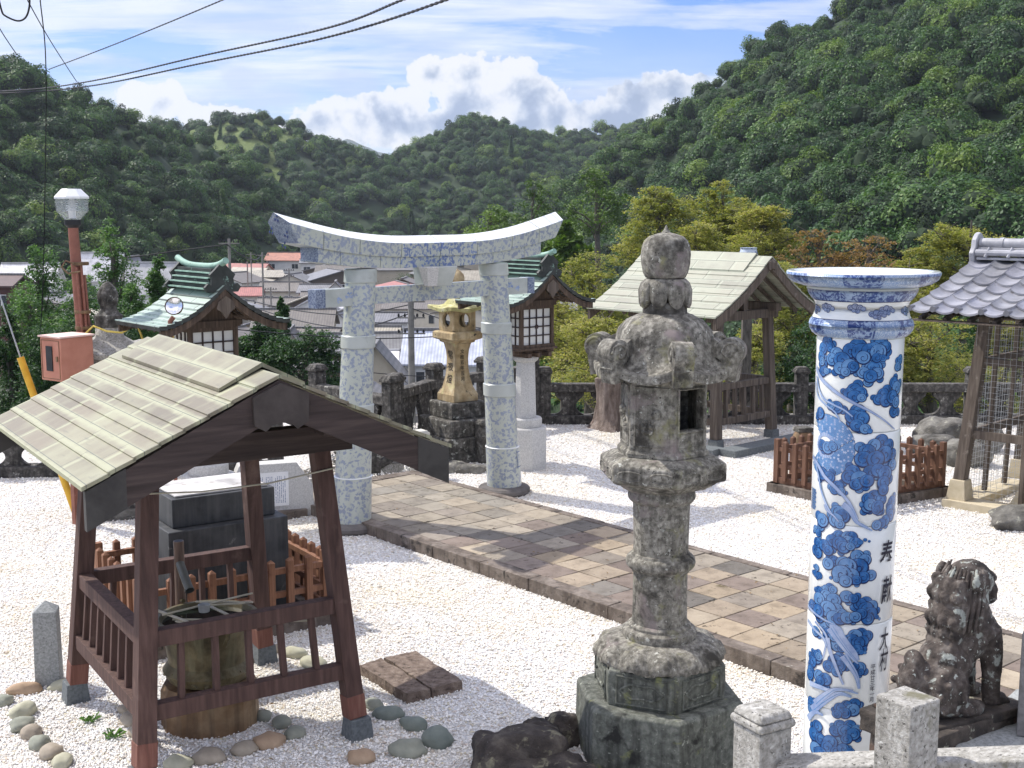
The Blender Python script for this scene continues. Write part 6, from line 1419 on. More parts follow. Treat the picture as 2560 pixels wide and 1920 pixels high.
HOUSES = [
 (-55.0, 300.0, 8.6, -8.2, 1.6, -11.5, 'white', 'orange', 'x', 'white three-storey building with an orange roof, left of the torii beam end'),
 (-47.3, 296.0, 5.5, -8.7, 0.7, -11.1, 'white', 'grey', 'x', 'low white annexe right of the orange-roofed building'),
 (-58.0, 280.0, 4.9, -10.9, 0.8, -12.6, 'cream', 'tan', 'x', 'small cream house with a pale tan roof, below the orange-roofed building'),
 (-50.3, 270.0, 7.0, -11.1, 0.9, -12.3, 'cream', 'grey', 'x', 'grey-roofed house with a dark gable, below the white building'),
 (-39.4, 265.0, 5.9, -10.5, 0.8, -11.9, 'cream', 'red', 'x', 'salmon-red roofed house left of the torii pillar'),
 (-42.2, 225.0, 7.1, -10.7, 1.3, -12.9, 'cream', 'brown', 'x', 'long cream house with a brown-grey roof and two windows'),
 (-34.3, 215.0, 5.2, -10.3, 1.1, -11.8, 'brick', 'grey', 'x', 'brick-red walled shed with a pale roof'),
 (-29.1, 205.0, 3.5, -9.8, 1.7, -11.4, 'white', 'brown', 'y', 'white gabled house with a brown roof touching the left torii pillar'),
 (-46.1, 215.0, 4.8, -11.0, 1.2, -12.6, 'white', 'grey', 'x', 'white and grey house left of the brown-roofed houses'),
 (-34.0, 180.0, 5.4, -9.9, 0.8, -11.9, 'dark', 'brown', 'x', 'dark wooden house under the tie beam end'),
 (-28.4, 190.0, 7.8, -10.0, 1.1, -11.5, 'dark', 'brown', 'x', 'long brown roof directly behind the tie beam'),
 (-25.9, 165.0, 6.2, -9.2, 1.7, -12.2, 'white', 'white', 'y', 'white gabled house with a white roof, half behind the torii tie beam'),
 (-22.2, 158.0, 1.8, -10.0, 0.8, -11.8, 'white', 'grey', 'y', 'narrow white gabled house touching the left torii pillar'),
 (-21.4, 128.0, 5.7, -9.4, 0.8, -10.7, 'dark', 'brown', 'x', 'wide brown-roofed house above the dark tree, left of the torii'),
 (-22.5, 125.0, 2.3, -9.8, 1.5, -11.2, 'cream', 'brown', 'y', 'cream gable wall peeping over the dark tree left of the torii'),
 (-17.1, 118.0, 2.6, -9.6, 1.4, -10.9, 'dark', 'grey', 'x', 'rough grey tiled roof beside the left torii pillar'),
 (-20.3, 175.0, 4.6, -10.3, 1.1, -11.5, 'cream', 'brown', 'x', 'brown roofed shed between the torii pillars, left of the utility pole'),
 (-13.4, 170.0, 8.2, -9.6, 0.9, -11.0, 'cream', 'brown', 'x', 'long brown shop roof between the torii pillars'),
 (-15.9, 150.0, 6.4, -9.6, 0.8, -10.7, 'white', 'grey', 'x', 'pale balcony house between the torii pillars'),
 (-14.6, 130.0, 4.4, -9.9, 1.3, -10.8, 'dark', 'tan', 'x', 'pale tan roof just right of the left torii pillar'),
 (-11.5, 118.0, 4.0, -9.2, 1.1, -10.9, 'dark', 'slate', 'x', 'striped slate roof left of the utility pole'),
 (-12.5, 112.0, 3.6, -9.7, 0.5, -11.1, 'brick', 'white', 'x', 'brick-brown house with a small white roof behind the grey gable'),
 (-11.1, 100.0, 4.8, -9.9, 2.8, -11.7, 'tan', 'slate', 'y', 'tan gabled house with a steep grey tiled roof behind the balustrade'),
 (-10.5, 86.0, 2.1, -9.3, 0.7, -10.5, 'tan', 'slate', 'y', 'small grey gable roof behind the left pillar, nearest to the balustrade'),
 (-8.6, 88.0, 2.2, -9.7, 0.7, -10.8, 'tan', 'slate', 'y', 'second small grey gable roof beside the utility pole foot'),
 (-5.7, 105.0, 6.9, -8.9, 2.3, -11.7, 'white', 'bluemetal', 'x', 'white house with a ribbed blue-white metal roof behind the ochre lantern'),
 (-0.9, 150.0, 4.5, -9.8, 1.1, -12.1, 'white', 'grey', 'x', 'grey roof glimpsed behind the right torii pillar'),
 (-74.2, 190.0, 7.9, -7.0, 2.5, -10.0, 'white', 'white', 'x', 'long hall with a white roof at the left edge'),
 (-66.6, 200.0, 6.7, -7.0, 3.8, -9.9, 'white', 'white', 'x', 'white-roofed hall behind the red lamp post'),
 (-53.6, 185.0, 7.9, -8.2, 4.0, -10.3, 'white', 'pale', 'x', 'wide pale grey roofed hall left of the copper-roofed lantern'),
 (-60.7, 198.0, 2.8, -6.9, 3.2, -9.8, 'cream', 'grey', 'y', 'grey block standing above the pale hall roof'),
 (-49.3, 120.0, 1.9, -3.4, 0.8, -9.8, 'brickdark', 'brickdark', 'x', 'dark brick building with white arched windows at the left edge'),
 (-51.1, 128.0, 2.2, -7.3, 0.8, -12.2, 'cream', 'tan', 'x', 'cream building beside the dark brick one at the left edge'),
 (-41.1, 185.0, 4.1, -10.8, 0.9, -13.1, 'cream', 'slate', 'x', 'grey house right behind the left copper roof ridge'),
 (-34.4, 160.0, 3.6, -10.5, 0.7, -12.1, 'white', 'red', 'x', 'low house with a dark red roof right of the left copper roof'),
 (-13.4, 230.0, 8.6, -12.0, 0.7, -13.3, 'cream', 'grey', 'x', 'distant grey roof between the torii plaque and the ochre lantern'),
 (5.3, 150.0, 4.5, -8.0, 1.0, -9.8, 'white', 'grey', 'x', 'pale building glimpsed through the maple right of the copper-roofed lantern'),
]
# ================================================================= stone balustrades
def vase(w, h):
    half = [(.50, 0), (.50, .06), (.40, .10), (.30, .20), (.22, .34), (.24, .50), (.36, .66), (.50, .80), (.52, .92), (.46, 1.0)]
    return [(x * w, z * h) for x, z in half] + [(-x * w, z * h) for x, z in half[::-1]]
def balustrade(label, pts, ph, rh, sp=1.45, mat='balu', open_=True, pcap=.28, gaps=()):
    t = thing('stone_balustrade', label, 'balustrade', (0, 0, 0)); mt = M[mat]; posts = []
    for k in range(len(pts) - 1):
        a = Vector(pts[k]); b_ = Vector(pts[k + 1]); L = (b_ - a).length; n = max(1, round(L / sp)); ang = math.atan2((b_ - a).y, (b_ - a).x)
        m = MB(); m.beam((a.x, a.y, .07), (b_.x, b_.y, .07), .30, .18); roughen(m.build('base_rail', mt, t, bevel=.015), 4, .025, .15)
        m = MB(); m.beam((a.x, a.y, rh - .07), (b_.x, b_.y, rh - .07), .22, .16); roughen(m.build('top_rail', mt, t, bevel=.02), 4, .025, .15)
        for i in range(n):
            if k or i or True: posts.append((a.lerp(b_, i / n), ang))
            q0, q1 = a.lerp(b_, i / n), a.lerp(b_, (i + 1) / n); seg = (q1 - q0).length - .26
            nb = 1 if seg < 1.0 else 2
            for j in range(nb):
                p = q0.lerp(q1, (.13 + seg * (j + .5) / nb) / (q1 - q0).length * 1.0)
                m = MB(); m.extr([(x, z) for x, z in vase(min(.52, seg / nb * .82), rh - .28)], (0, .05, .15), (1, 0, 0), (0, 0, 1), (0, -1, 0), .10)
                roughen(m.build('baluster', mt, t, loc=(p.x, p.y, 0), rz=ang, ang=40, bevel=.008), 0, .01, .08)
    posts.append((Vector(pts[-1]), ang))
    for p, an in posts:
        m = MB(); m.box(0, 0, -.1, .22, .22, ph + .02); m.box(0, 0, ph - .08, pcap, pcap, .05); m.box(0, 0, ph - .03, pcap * .92, pcap * .92, .06, taper=.7)
        roughen(m.build('post', mt, t, loc=(p.x, p.y, 0), rz=an, bevel=.012), 2, .02, .1)
    return t
balustrade('mossy stone balustrade flanking the stairs behind the left torii pillar', [(-3.25, 20.55), (-1.88, 19.15)], 1.33, 1.02)
balustrade('dark stone balustrade behind the ochre lantern', [(-1.84, 19.3), (-1.30, 20.6), (.35, 22.45)], 1.34, 1.10, 1.3)
balustrade('long stone balustrade with vase-shaped panels along the back edge of the courtyard', [(.6, 22.62), (11.6, 22.62)], 1.02, .74, 1.55)
balustrade('low dark stone balustrade at the left edge of the courtyard, behind the near pavilion roof', [(-9.2, 17.9), (-3.55, 18.35)], .88, .66, 1.4)
t = thing('stair_railing', 'small sloping stone handrail going down the stairs beside the left torii pillar', 'railing', (0, 0, 0))
m = MB(); m.beam((-1.62, 18.35, .34), (-2.55, 18.15, -.20), .16, .12); roughen(m.build('hand_rail', M['balu'], t, bevel=.012), 3, .01, .08)
for x, y in ((-1.80, 18.30), (-2.25, 18.2)):
    m = MB(); m.extr(vase(.34, .42), (0, .05, -.28), (1, 0, 0), (0, 0, 1), (0, -1, 0), .10); m.build('baluster', M['granitepost'], t, loc=(x, y, (x + 1.8) * .58), rz=.2, ang=40)
m = MB(); m.box(-2.05, 18.25, -1, .16, .16, 1.55, rz=.2); roughen(m.build('post', M['balu'], t, bevel=.01), 3, .01, .08)
# stairs down
m = MB()
for k in range(7):
    a = pw(-10.6 - k * .85, -2.4); b_ = pw(-10.6 - k * .85, 1.6); c = pw(-10.6 - (k + 1) * .85, 1.6); d = pw(-10.6 - (k + 1) * .85, -2.4)
    m.prism([a[:2], d[:2], c[:2], b_[:2]], -2.6, -.06 - k * .16)
tag(m.build('stairs', M['kerb'], ang=0), kind='structure')
# stump
t = thing('tree_stump', 'hollow reddish-brown tree stump in front of the back balustrade, left of the tall lantern', 'stump', (1.84, 22.15, 0))
m = MB()
def stf(r, z, a): return r * (1 + .05 * math.sin(a * 3 + z * 3) + .045 * math.sin(a * 7 - z * 5) + .05 * noise.noise(Vector((math.cos(a) * 2, math.sin(a) * 2, z * 3))) + (.18 * max(0, .2 - z) / .2 * abs(math.sin(a * 2.5)))), z + .02 * math.sin(a * 2)
m.lathe([(.42, -.03), (.375, .05), (.35, .15), (.335, .45), (.335, .65), (.35, .82), (.355, .90), (.33, .915), (.28, .90), (.26, .70), (.0, .68)], 72, fn=stf, cap=False); roughen(m.build('trunk', M['stump'], t, ang=60), 1, .03, .08)
for i, (x, y, a, b_, h, lb) in enumerate(((6.35, 15.05, .42, .26, .17, 'big flat grey boulder on the gravel in front of the tiled cage shelter'), (7.15, 20.3, .42, .3, .32, 'pale grey rock pile behind the red-brown enclosure, top rock'), (6.75, 19.7, .4, .28, .22, 'pale rock below the top rock behind the red-brown enclosure'), (7.0, 18.9, .35, .3, .26, 'rock right of the red-brown enclosure, lowest of the pile'), (7.7, 20.0, .3, .3, .3, 'rock farthest right of the pile behind the enclosure'))):
    m = MB(); rock(m, (0, 0, h * .5), (a, b_, h), i * 3 + 50, 4, .26); tag(m.build('rock', M['rockgrey'], loc=(x, y, 0), ang=40), lb, 'rock', 'grey rocks at right')
# ================================================================= tiled cage shelter
M['tile'] = surf('grey_glazed_roof_tile', [(.3, (.15, .15, .165)), (.5, (.24, .24, .26)), (.7, (.34, .34, .365))], 3.5, 5, .38, .15, 20, .004, spots=[((.33, .25, .19), 5, .70, .04), ((.12, .115, .115), 9, .64, .06)], tone=True)
M['ridgetile'] = surf('pale_grey_ridge_tile', [(.3, (.24, .24, .255)), (.6, (.40, .40, .42))], 4, 5, .35, .1, 20, .003, spots=[((.34, .27, .19), 5, .66, .06)])
M['tiledark'] = surf('dark_tile_edge', [(.3, (.07, .07, .08)), (.6, (.15, .15, .165))], 6, 5, .45, .1, 20, .003)
M['concrete'] = surf('yellowish_concrete', [(.3, (.38, .32, .21)), (.6, (.52, .45, .32))], 5, 6, .85, .2, 30, .005)
t = thing('tiled_shelter', 'open timber cage shelter with a grey tiled roof at the right edge', 'shelter', (5.95, 16.15, 0), R(-45))
LX_, LY_ = 2.4, 1.9
for ix, x in enumerate((0, LX_)):
    for iy, y in enumerate((0, LY_)):
        sx, sy = (1 if ix == 0 else -1), (1 if iy == 0 else -1)
        m = MB(); m.beam((x, y, .36), (x + sx * .17, y + sy * .17, 2.62), .15, .15, up=(0, 1, 0)); po = m.build('post', M['wornwood'], t, bevel=.006)
        m = MB(); m.box(x, y, .10, .27, .27, .27, taper=.75); m.build('footing', M['concrete'], po, bevel=.01)
m = MB(); m.box(LX_ / 2, 0, -.02, LX_ + .34, .36, .125); m.box(0, LY_ / 2, -.02, .36, LY_ - .37, .122); m.build('concrete_kerb', M['concrete'], t, bevel=.01)
for z, h_ in ((.98, .11), (1.94, .09), (2.56, .13)):
    m = MB(); k = z / 2.62 * .17
    m.beam((k, k, z), (LX_ - k, k, z), .06, h_); m.beam((k, k, z + .003), (k, LY_ - k, z + .003), .06, h_); m.beam((k, LY_ - k, z), (LX_ - k, LY_ - k, z), .06, h_); m.build('cross_rail', M['wornwood'], t, bevel=.004)
m = MB()
for x in (.80, 1.6): m.beam((x, .04, .12), (x, .12, 2.55), .06, .07, up=(0, 1, 0))
for y in (.65, 1.28): m.beam((.04, y, .12), (.12, y, 2.55), .06, .06, up=(0, 1, 0))
m.build('stud', M['wornwood'], t, bevel=.004)
m = MB()
for k in range(14):
    x = .12 + k * .165
    if k % 3 != 2: m.beam((x, LY_ - .03, .30 + (k % 2) * .12), (x, LY_ - .12, 2.42), .085, .025, up=(0, 1, 0))
m.build('back_slats', M['wornwood'], t, bevel=.003)
m = MB()
for k in range(30): x = .08 + k * .077; m.beam((x, .045, .14), (x, .10, 2.5), .0028, .0028, up=(0, 1, 0))
for k in range(31): z = .16 + k * .077; m.beam((.05, .045 + z * .02, z), (LX_ - .05, .045 + z * .02, z), .0028, .0028)
for k in range(24): y = .06 + k * .077; m.beam((.045, y, .14), (.10, y, 2.5), .0028, .0028, up=(0, 1, 0))
for k in range(31): z = .16 + k * .077; m.beam((.045 + z * .02, .05, z), (.045 + z * .02, LY_ - .05, z), .0028, .0028)
m.build('wire_mesh', M['steel'], t, ang=0)
X0, X1, YE, YR, ZE, ZR = -.36, LX_ + .36, -.92, LY_ / 2, 2.66, 3.26; RY = LY_ + .92
m = MB(); rr = random.Random(6); NR = 7; cw = .315; ncol = round((X1 - X0) / cw); cw = (X1 - X0) / ncol
def wv(u): u %= 1; return -.052 * math.sin(math.pi * u) ** .85 + .012 * math.exp(-((u - .0) / .08) ** 2) + .012 * math.exp(-((u - 1.0) / .08) ** 2)
for side in (0, 1):
    for r in range(NR):
        f0, f1 = r / NR, (r + 1) / NR
        for c in range(ncol):
            k_ = rr.uniform(.80, 1.15); m.col = (k_, k_, k_ * rr.uniform(.98, 1.06)); vs = []; nn = 9; jz = rr.uniform(-.003, .004)
            for z_off in (0, -.024):
                for (f, lift) in ((f0 - .012, .004), (f1, .030)):
                    yy = (YE + (YR - YE) * (1 - f)) if side == 0 else (RY - (RY - YR) * (1 - f)); zz = ZR + (ZE - ZR) * f - .035 * math.sin(math.pi * f)
                    for i in range(nn):
                        u = i / (nn - 1); vs.append((X0 + (c - .012 + u * 1.024) * cw, yy - (.02 * math.sin(math.pi * u) * (1 if side == 0 else -1) if f == f1 else 0), zz + wv(u * .999) + lift + z_off + jz))
            T0, T1, B0, B1 = 0, nn, 2 * nn, 3 * nn
            fs = [(T0 + i, T0 + i + 1, T1 + i + 1, T1 + i) for i in range(nn - 1)] + [(T1 + i, T1 + i + 1, B1 + i + 1, B1 + i) for i in range(nn - 1)] + [(B0 + i, B1 + i, B1 + i + 1, B0 + i + 1) for i in range(nn - 1)] + [(T0, T1, B1, B0), (T0 + nn - 1, B0 + nn - 1, B1 + nn - 1, T1 + nn - 1)]
            m.add(vs, fs)
rt = m.build('tile_roof', M['tile'], t, ang=40); m = MB()
for c in range(ncol + 1):
    for sg, y in ((-1, YE), (1, RY)):
        x = X0 + c * cw; k = len(m.v); vs = []
        for yy in (y + sg * .012, y - sg * .10): vs += [(x + .038 * math.cos(a), yy, ZE + .012 + .038 * math.sin(a)) for a in [i * math.pi / 6 for i in range(12)]]
        m.add(vs, [(i, (i + 1) % 12, 12 + (i + 1) % 12, 12 + i) for i in range(12)] + [tuple(range(12)), tuple(range(12, 24))])
m.build('eave_rolls', M['tiledark'], rt)
m = MB()
for k, (w, z) in enumerate(((.15, 3.25), (.13, 3.315), (.11, 3.38))): m.beam((X0 + .05, YR, z), (X1 - .05, YR, z), w * 2, .035)
m.build('ridge_courses', M['ridgetile'], rt, bevel=.006)
m = MB(); x = X0 + .04
while x < X1 - .1:
    m.tube([(x, YR, 3.45), (x + .30, YR, 3.45)], .075, 14); m.tube([(x + .27, YR, 3.45), (x + .33, YR, 3.45)], .085, 14)
    for y in (-.135, .135): m.tube([(x, YR + y, 3.33), (x + .31, YR + y, 3.33)], .045, 10); m.tube([(x + .14, YR + y * 1.25, 3.27), (x + .19, YR + y * 1.0, 3.40)], .024, 8)
    x += .31
for y in (-.19, .19): m.tube([(X0 - .03, YR + y * .6, 3.32), (X0 + .22, YR + y * .6, 3.32)], .05, 12)
m.build('ridge_rolls', M['ridgetile'], rt)
m = MB(); m.extr([(-.17, 3.20), (-.20, 3.32), (-.14, 3.40), (-.13, 3.50), (-.06, 3.58), (0, 3.60), (.06, 3.58), (.13, 3.50), (.14, 3.40), (.20, 3.32), (.17, 3.20)], (X0 + .03, YR, 0), (0, 1, 0), (0, 0, 1), (-1, 0, 0), .07); m.build('ridge_end_tile', M['ridgetile'], rt, bevel=.015)
m = MB()
for k in range(10):
    x = X0 + .12 + k * (X1 - X0 - .24) / 9
    m.beam((x, YE + .06, ZE - .125), (x, YR, ZR - .17), .05, .06); m.beam((x, RY - .06, ZE - .125), (x, YR, ZR - .17), .05, .06)
for f in range(9):
    yy = YE + .1 + (YR - YE - .1) * f / 8; zz = ZE - .01 + (ZR - ZE) * f / 8 - .125; m.box((X0 + X1) / 2, yy, zz - .012, X1 - X0 - .03, .19, .018); m.box((X0 + X1) / 2, RY - .1 - (RY - YR - .1) * f / 8, zz - .012, X1 - X0 - .03, .19, .018)
m.build('rafters', M['wornwood'], t)
t = thing('stone_well_stand', 'pale flared stone stand with a dark stone block on top, inside the tiled cage shelter', 'stand', (7.15, 15.85, 0), R(-45))
m = MB(); m.lathe([(.74, -.02), (.74, .08), (.66, .10), (.55, .30), (.48, .50), (.44, .74), (.46, .78)], 4, rot=R(45)); m.build('flared_stand', M['concrete'], t, ang=25, bevel=.01)
m = MB(); m.box(0, 0, .781, .62, .62, .24); roughen(m.build('dark_block', M['darkstone'], t, bevel=.02), 3, .03, .1)
# grey kerb slab of the open shelter
m = MB(); m.beam((2.35, 20.25, .04), (3.30, 19.55, .04), .35, .15); m.beam((3.42, 19.46, .04), (5.25, 21.1, .04), .35, .152)
tag(m.build('shelter_kerb', M['footing'], bevel=.01), 'grey stone kerb on the gravel in front of the open shelter', 'kerb')
# ================================================================= trees
def leaves(mb, rr, cen, rad, n, size, flat=.45, norm_up=.5, clump=26):
    nc = max(4, n // clump)
    for _ in range(nc):
        while True:
            p = Vector((rr.uniform(-1, 1), rr.uniform(-1, 1), rr.uniform(-1, 1)))
            if .35 < p.length < 1: break
        if rr.random() < .72: p = p.normalized() * rr.uniform(.72, 1.04)
        c = Vector((cen[0] + p.x * rad[0], cen[1] + p.y * rad[1], cen[2] + p.z * rad[2])); cr = rr.uniform(.22, .42) * (rad[0] + rad[2]) / 2
        for _ in range(clump):
            q = Vector((rr.gauss(0, .5), rr.gauss(0, .5), rr.gauss(0, .5) * flat)) * cr; o = c + q
            nrm = Vector((rr.uniform(-1, 1), rr.uniform(-1, 1), norm_up + rr.uniform(0, 1))).normalized(); a = nrm.orthogonal().normalized(); b_ = nrm.cross(a); th = rr.uniform(0, 6.28)
            a, b_ = a * math.cos(th) + b_ * math.sin(th), b_ * math.cos(th) - a * math.sin(th); s = size * rr.uniform(.6, 1.3)
            mb.add([o - a * s, o + b_ * s * .5, o + a * s, o - b_ * s * .5], [(0, 1, 2, 3)])
def tree(label, x, y, zt, zb, r, kind, seed, group):
    rr = random.Random(seed); lm = {'ginkgo': M['lf_ginkgo'], 'dark': M['lf_dark'], 'maple': M['lf_maple'], 'rust': M['lf_rust'], 'fresh': M['lf_forestb']}[kind]
    base = min(ground_h(x, y), zb - .5); t = thing({'maple': 'maple_tree', 'rust': 'maple_tree', 'ginkgo': 'ginkgo_tree'}.get(kind, 'broadleaf_tree'), label, 'tree', (x, y, base), 0, group)
    H_ = zt - base; zc0 = zb - base; h = zt - zb; size = {'ginkgo': .052, 'dark': .055, 'maple': .046, 'rust': .042, 'fresh': .17}[kind] * (y / 42 if y < 100 else y / 150)
    mb = MB(); blobs = []
    if kind in ('ginkgo',) or (kind == 'dark' and h / r > 4):
        r *= 1.9
        for i in range(15):
            f = (i + .5) / 15; env = r * (1.0 - .80 * f ** 1.6); a = rr.uniform(0, 6.28); q = env * rr.uniform(.1, .62)
            blobs.append(((math.cos(a) * q, math.sin(a) * q, zc0 + h * (.04 + .90 * f)), (env * rr.uniform(.42, .62), env * rr.uniform(.42, .62), h * rr.uniform(.07, .12))))
    else:
        r *= 1.32; blobs.append(((0, 0, zc0 + h * .42), (r * .72, r * .72, h * .36)))
        for i in range(15):
            a = rr.uniform(0, 6.28); u = rr.random(); f = .10 + .84 * u; env = r * math.sqrt(max(.05, 1 - abs(2 * u - .75) ** 2.2 * .75)); q = env * rr.uniform(.45, .85)
            blobs.append(((math.cos(a) * q, math.sin(a) * q, zc0 + h * f * (1 if u > .3 else 1)), (r * rr.uniform(.26, .42), r * rr.uniform(.26, .42), h * rr.uniform(.10, .17))))
    tot = {'ginkgo': 24000, 'dark': 21000, 'maple': 24000, 'rust': 8000, 'fresh': 7000}[kind]; vol = sum(b_[1][0] * b_[1][2] for b_ in blobs)
    flat = .38 if kind in ('maple', 'rust') else .7
    for c, rad in blobs: leaves(mb, rr, c, rad, int(tot * rad[0] * rad[2] / vol), size, flat, .9 if kind == 'maple' else .4)
    if kind == 'rust':
        pass
    mb.build('crown', lm, t, ang=0, recalc=False)
    mb = MB(); tr = max(.05, r * .085); mb.tube([(0, 0, -.3), (rr.uniform(-.1, .1) * r, rr.uniform(-.1, .1) * r, H_ * .4), (0, 0, zc0 + h * .4), (0, 0, zt - base - h * .12)], [tr * 1.4, tr, tr * .7, tr * .2], 8)
    for c, rad in blobs[1:]:
        z0 = max(.2 * H_, c[2] - h * .25); mb.tube([(0, 0, z0), (c[0] * .5, c[1] * .5, z0 + (c[2] - z0) * .65), c], [tr * .45, tr * .28, tr * .08], 6)
        if kind in ('rust', 'maple'):
            for k in range(5 if kind == 'rust' else 3):
                e = Vector(c) + Vector((rr.uniform(-1, 1) * rad[0] * 1.2, rr.uniform(-1, 1) * rad[1] * 1.2, rr.uniform(.1, 1.4) * rad[2])); mb.tube([c, Vector(c).lerp(e, .5) + Vector((0, 0, .05)), e], [tr * .10, tr * .07, tr * .03], 5)
    mb.build('trunk', M['bark'], t, ang=60)
for i, (x, y, zt, zb, r, kind, lb) in enumerate(TREES): tree(lb, x, y, zt, zb, r, kind, i * 11 + 3, 'trees beyond the courtyard')
# ================================================================= town
WALL = dict(white=(.72, .72, .70), cream=(.60, .56, .47), brick=(.30, .14, .10), dark=(.11, .09, .075), tan=(.42, .38, .30), brickdark=(.10, .045, .038))
ROOFC = dict(orange=(.48, .20, .13), grey=(.22, .22, .235), tan=(.42, .38, .30), red=(.42, .16, .13), brown=(.18, .16, .14), white=(.66, .65, .66), slate=(.19, .185, .18), bluemetal=(.60, .63, .72), pale=(.42, .42, .42), brickdark=(.10, .05, .045))
WM = {k: surf('wall_' + k, [(.3, tuple(c * .85 for c in v)), (.6, v)], .8, 5, .85, .1, 5, .02) for k, v in WALL.items()}
def roofmat(k, v):
    m_, t_, p_ = newmat('roof_' + k); raw = t_.node('ShaderNodeTexCoord').outputs['Object']
    c = t_.ramp(t_.noise(raw, 1.2, 6, .6), [(.3, tuple(x * .7 for x in v)), (.7, tuple(x * 1.15 for x in v))])
    w = t_.node('ShaderNodeTexWave', {'Scale': 1.0 if k != 'bluemetal' else 1.15, 'Distortion': .0}, wave_type='BANDS', bands_direction='X'); t_.put(w, 'Vector', raw)
    c = t_.mix(t_.math('MULTIPLY', w.outputs[1], .38 if k not in ('white', 'pale') else .06), c, (.05, .05, .055) if k != 'bluemetal' else (.16, .19, .27))
    t_.put(p_, 'Base Color', c); t_.put(p_, 'Roughness', .6); return m_
RM = {k: roofmat(k, v) for k, v in ROOFC.items()}
M['win'] = surf('dark_window', [(.3, (.025, .03, .035)), (.6, (.06, .07, .08))], 2, 3, .2, 0)
def house(x, y, w, ze, rise, zb, wc, rc, ax, lb, rz=0, detail=True, d=None, group=None, name='house'):
    t = thing(name, lb, 'house' if name == 'house' else 'building', (x, y, zb), rz, group); d = d or max(4.5, min(11, w * .75)); h = ze - zb; r_ = random.Random(int(abs(x * 13 + y)))
    ov = .45 if detail else .3; Yc = d / 2
    m = MB(); m.box(0, Yc, -6, w, d, h + 6); gw = w / 2 if ax == 'y' else d / 2
    if rc not in ('brickdark',):
        if ax == 'x': m.extr([(-gw, 0), (gw, 0), (0, rise)], (-w / 2, Yc, h), (0, 1, 0), (0, 0, 1), (1, 0, 0), w)
        else: m.extr([(-gw, 0), (gw, 0), (0, rise)], (0, 0, h), (1, 0, 0), (0, 0, 1), (0, 1, 0), d)
    m.build('wall', WM[wc], t, ang=0)
    m = MB(); th = .18; rs = rise
    if ax == 'x':
        for s in (-1, 1):
            k = ov / gw; e = [(-w / 2 - ov, s * (gw + ov), -rs * k), (w / 2 + ov, s * (gw + ov), -rs * k), (w / 2 + ov, 0, rs), (-w / 2 - ov, 0, rs)]
            m.hexa([(a, Yc + b_, h + c + .02) for a, b_, c in e] + [(a, Yc + b_, h + c + th) for a, b_, c in e])
    else:
        for s in (-1, 1):
            k = ov / gw; e = [(s * (gw + ov), -ov, -rs * k), (s * (gw + ov), d + ov, -rs * k), (0, d + ov, rs), (0, -ov, rs)]
            m.hexa([(a, b_, h + c + .02) for a, b_, c in e] + [(a, b_, h + c + th) for a, b_, c in e])
    rf = m.build('roof', RM[rc], t, ang=0)
    if detail:
        m = MB()
        if ax == 'x': m.beam((-w / 2 - ov, Yc, h + rs + th), (w / 2 + ov, Yc, h + rs + th), .35, .25)
        else: m.beam((0, -ov, h + rs + th), (0, d + ov, h + rs + th), .35, .25)
        m.build('ridge', RM['slate'] if rc not in ('white', 'pale') else RM['pale'], rf, ang=0)
    if detail:
        nst = max(1, int(h / 2.9)); nw = max(1, int(w / 2.4))
        for s in range(nst):
            for i in range(nw):
                if r_.random() < .25: continue
                ww = min(1.5, w / nw * .55); xx = -w / 2 + w * (i + .5) / nw; zz = h - 2.0 - s * 2.9
                m = MB(); m.box(xx, -.02, zz, ww, .08, 1.1); wn_ = m.build('window', M['win'], t, ang=0)
                m = MB(); m.beam((xx, -.075, zz), (xx, -.075, zz + 1.1), .06, .03, up=(0, 1, 0)); m.beam((xx - ww / 2, -.08, zz + 1.12), (xx + ww / 2, -.08, zz + 1.12), .10, .06); m.build('frame', M['white'], wn_, ang=0)
    return t
for i, hs in enumerate(HOUSES): house(*hs, rz=R(((i * 37) % 13) - 6), name='building' if 'building' in hs[9] or 'hall' in hs[9] else 'house')
rr = random.Random(21); cnt = 0
while cnt < 58:
    y = rr.uniform(105, 330); x = rr.uniform(-.40 * y, -.02 * y)
    if ground_h(x, y) > BASE + .6: continue
    if any(abs(x - h[0]) < (h[2] + 6) / 2 and abs(y - h[1]) < 9 for h in HOUSES): continue
    w = rr.uniform(7, 13); zb = BASE; ze = BASE + rr.uniform(2.6, 4.4)
    # stay below the sight line of the named houses
    wc_, rc_, ax_ = rr.choice(['white', 'cream', 'dark', 'tan', 'cream']), rr.choice(['brown', 'grey', 'slate', 'slate', 'tan', 'grey', 'red' if rr.random() < .3 else 'brown']), rr.choice('xy')
    q = 1106 + 2685 * x / y; wh = ['at the far left', 'behind the red lamp post', 'left of the left copper roof', 'behind the left copper roof', 'right of the left copper roof', 'left of the torii', 'between the torii pillars', 'behind the ochre lantern'][sum(q > v for v in (110, 250, 380, 520, 620, 740, 920))]
    dp = ['near', 'middle', 'farther', 'farthest'][sum(y > v for v in (150, 205, 265))]
    house(x, y, w, ze, rr.uniform(1.0, 1.8), zb, wc_, rc_, ax_, '%s town house %s, %s walls, %s roof %s' % (dp, wh, wc_, rc_, 'seen gable-on' if ax_ == 'y' else 'seen side-on'), rz=rr.uniform(-.5, .5), detail=(y < 240), group='small houses of the valley town'); cnt += 1
m = MB(); m.box(-60, 230, BASE - .2, 260, 360, .26)
tag(m.build('town_ground', surf('town_ground', [(.3, (.10, .10, .095)), (.6, (.22, .21, .20))], .15, 6, .9, .1, 2, .05), ang=0), kind='structure')
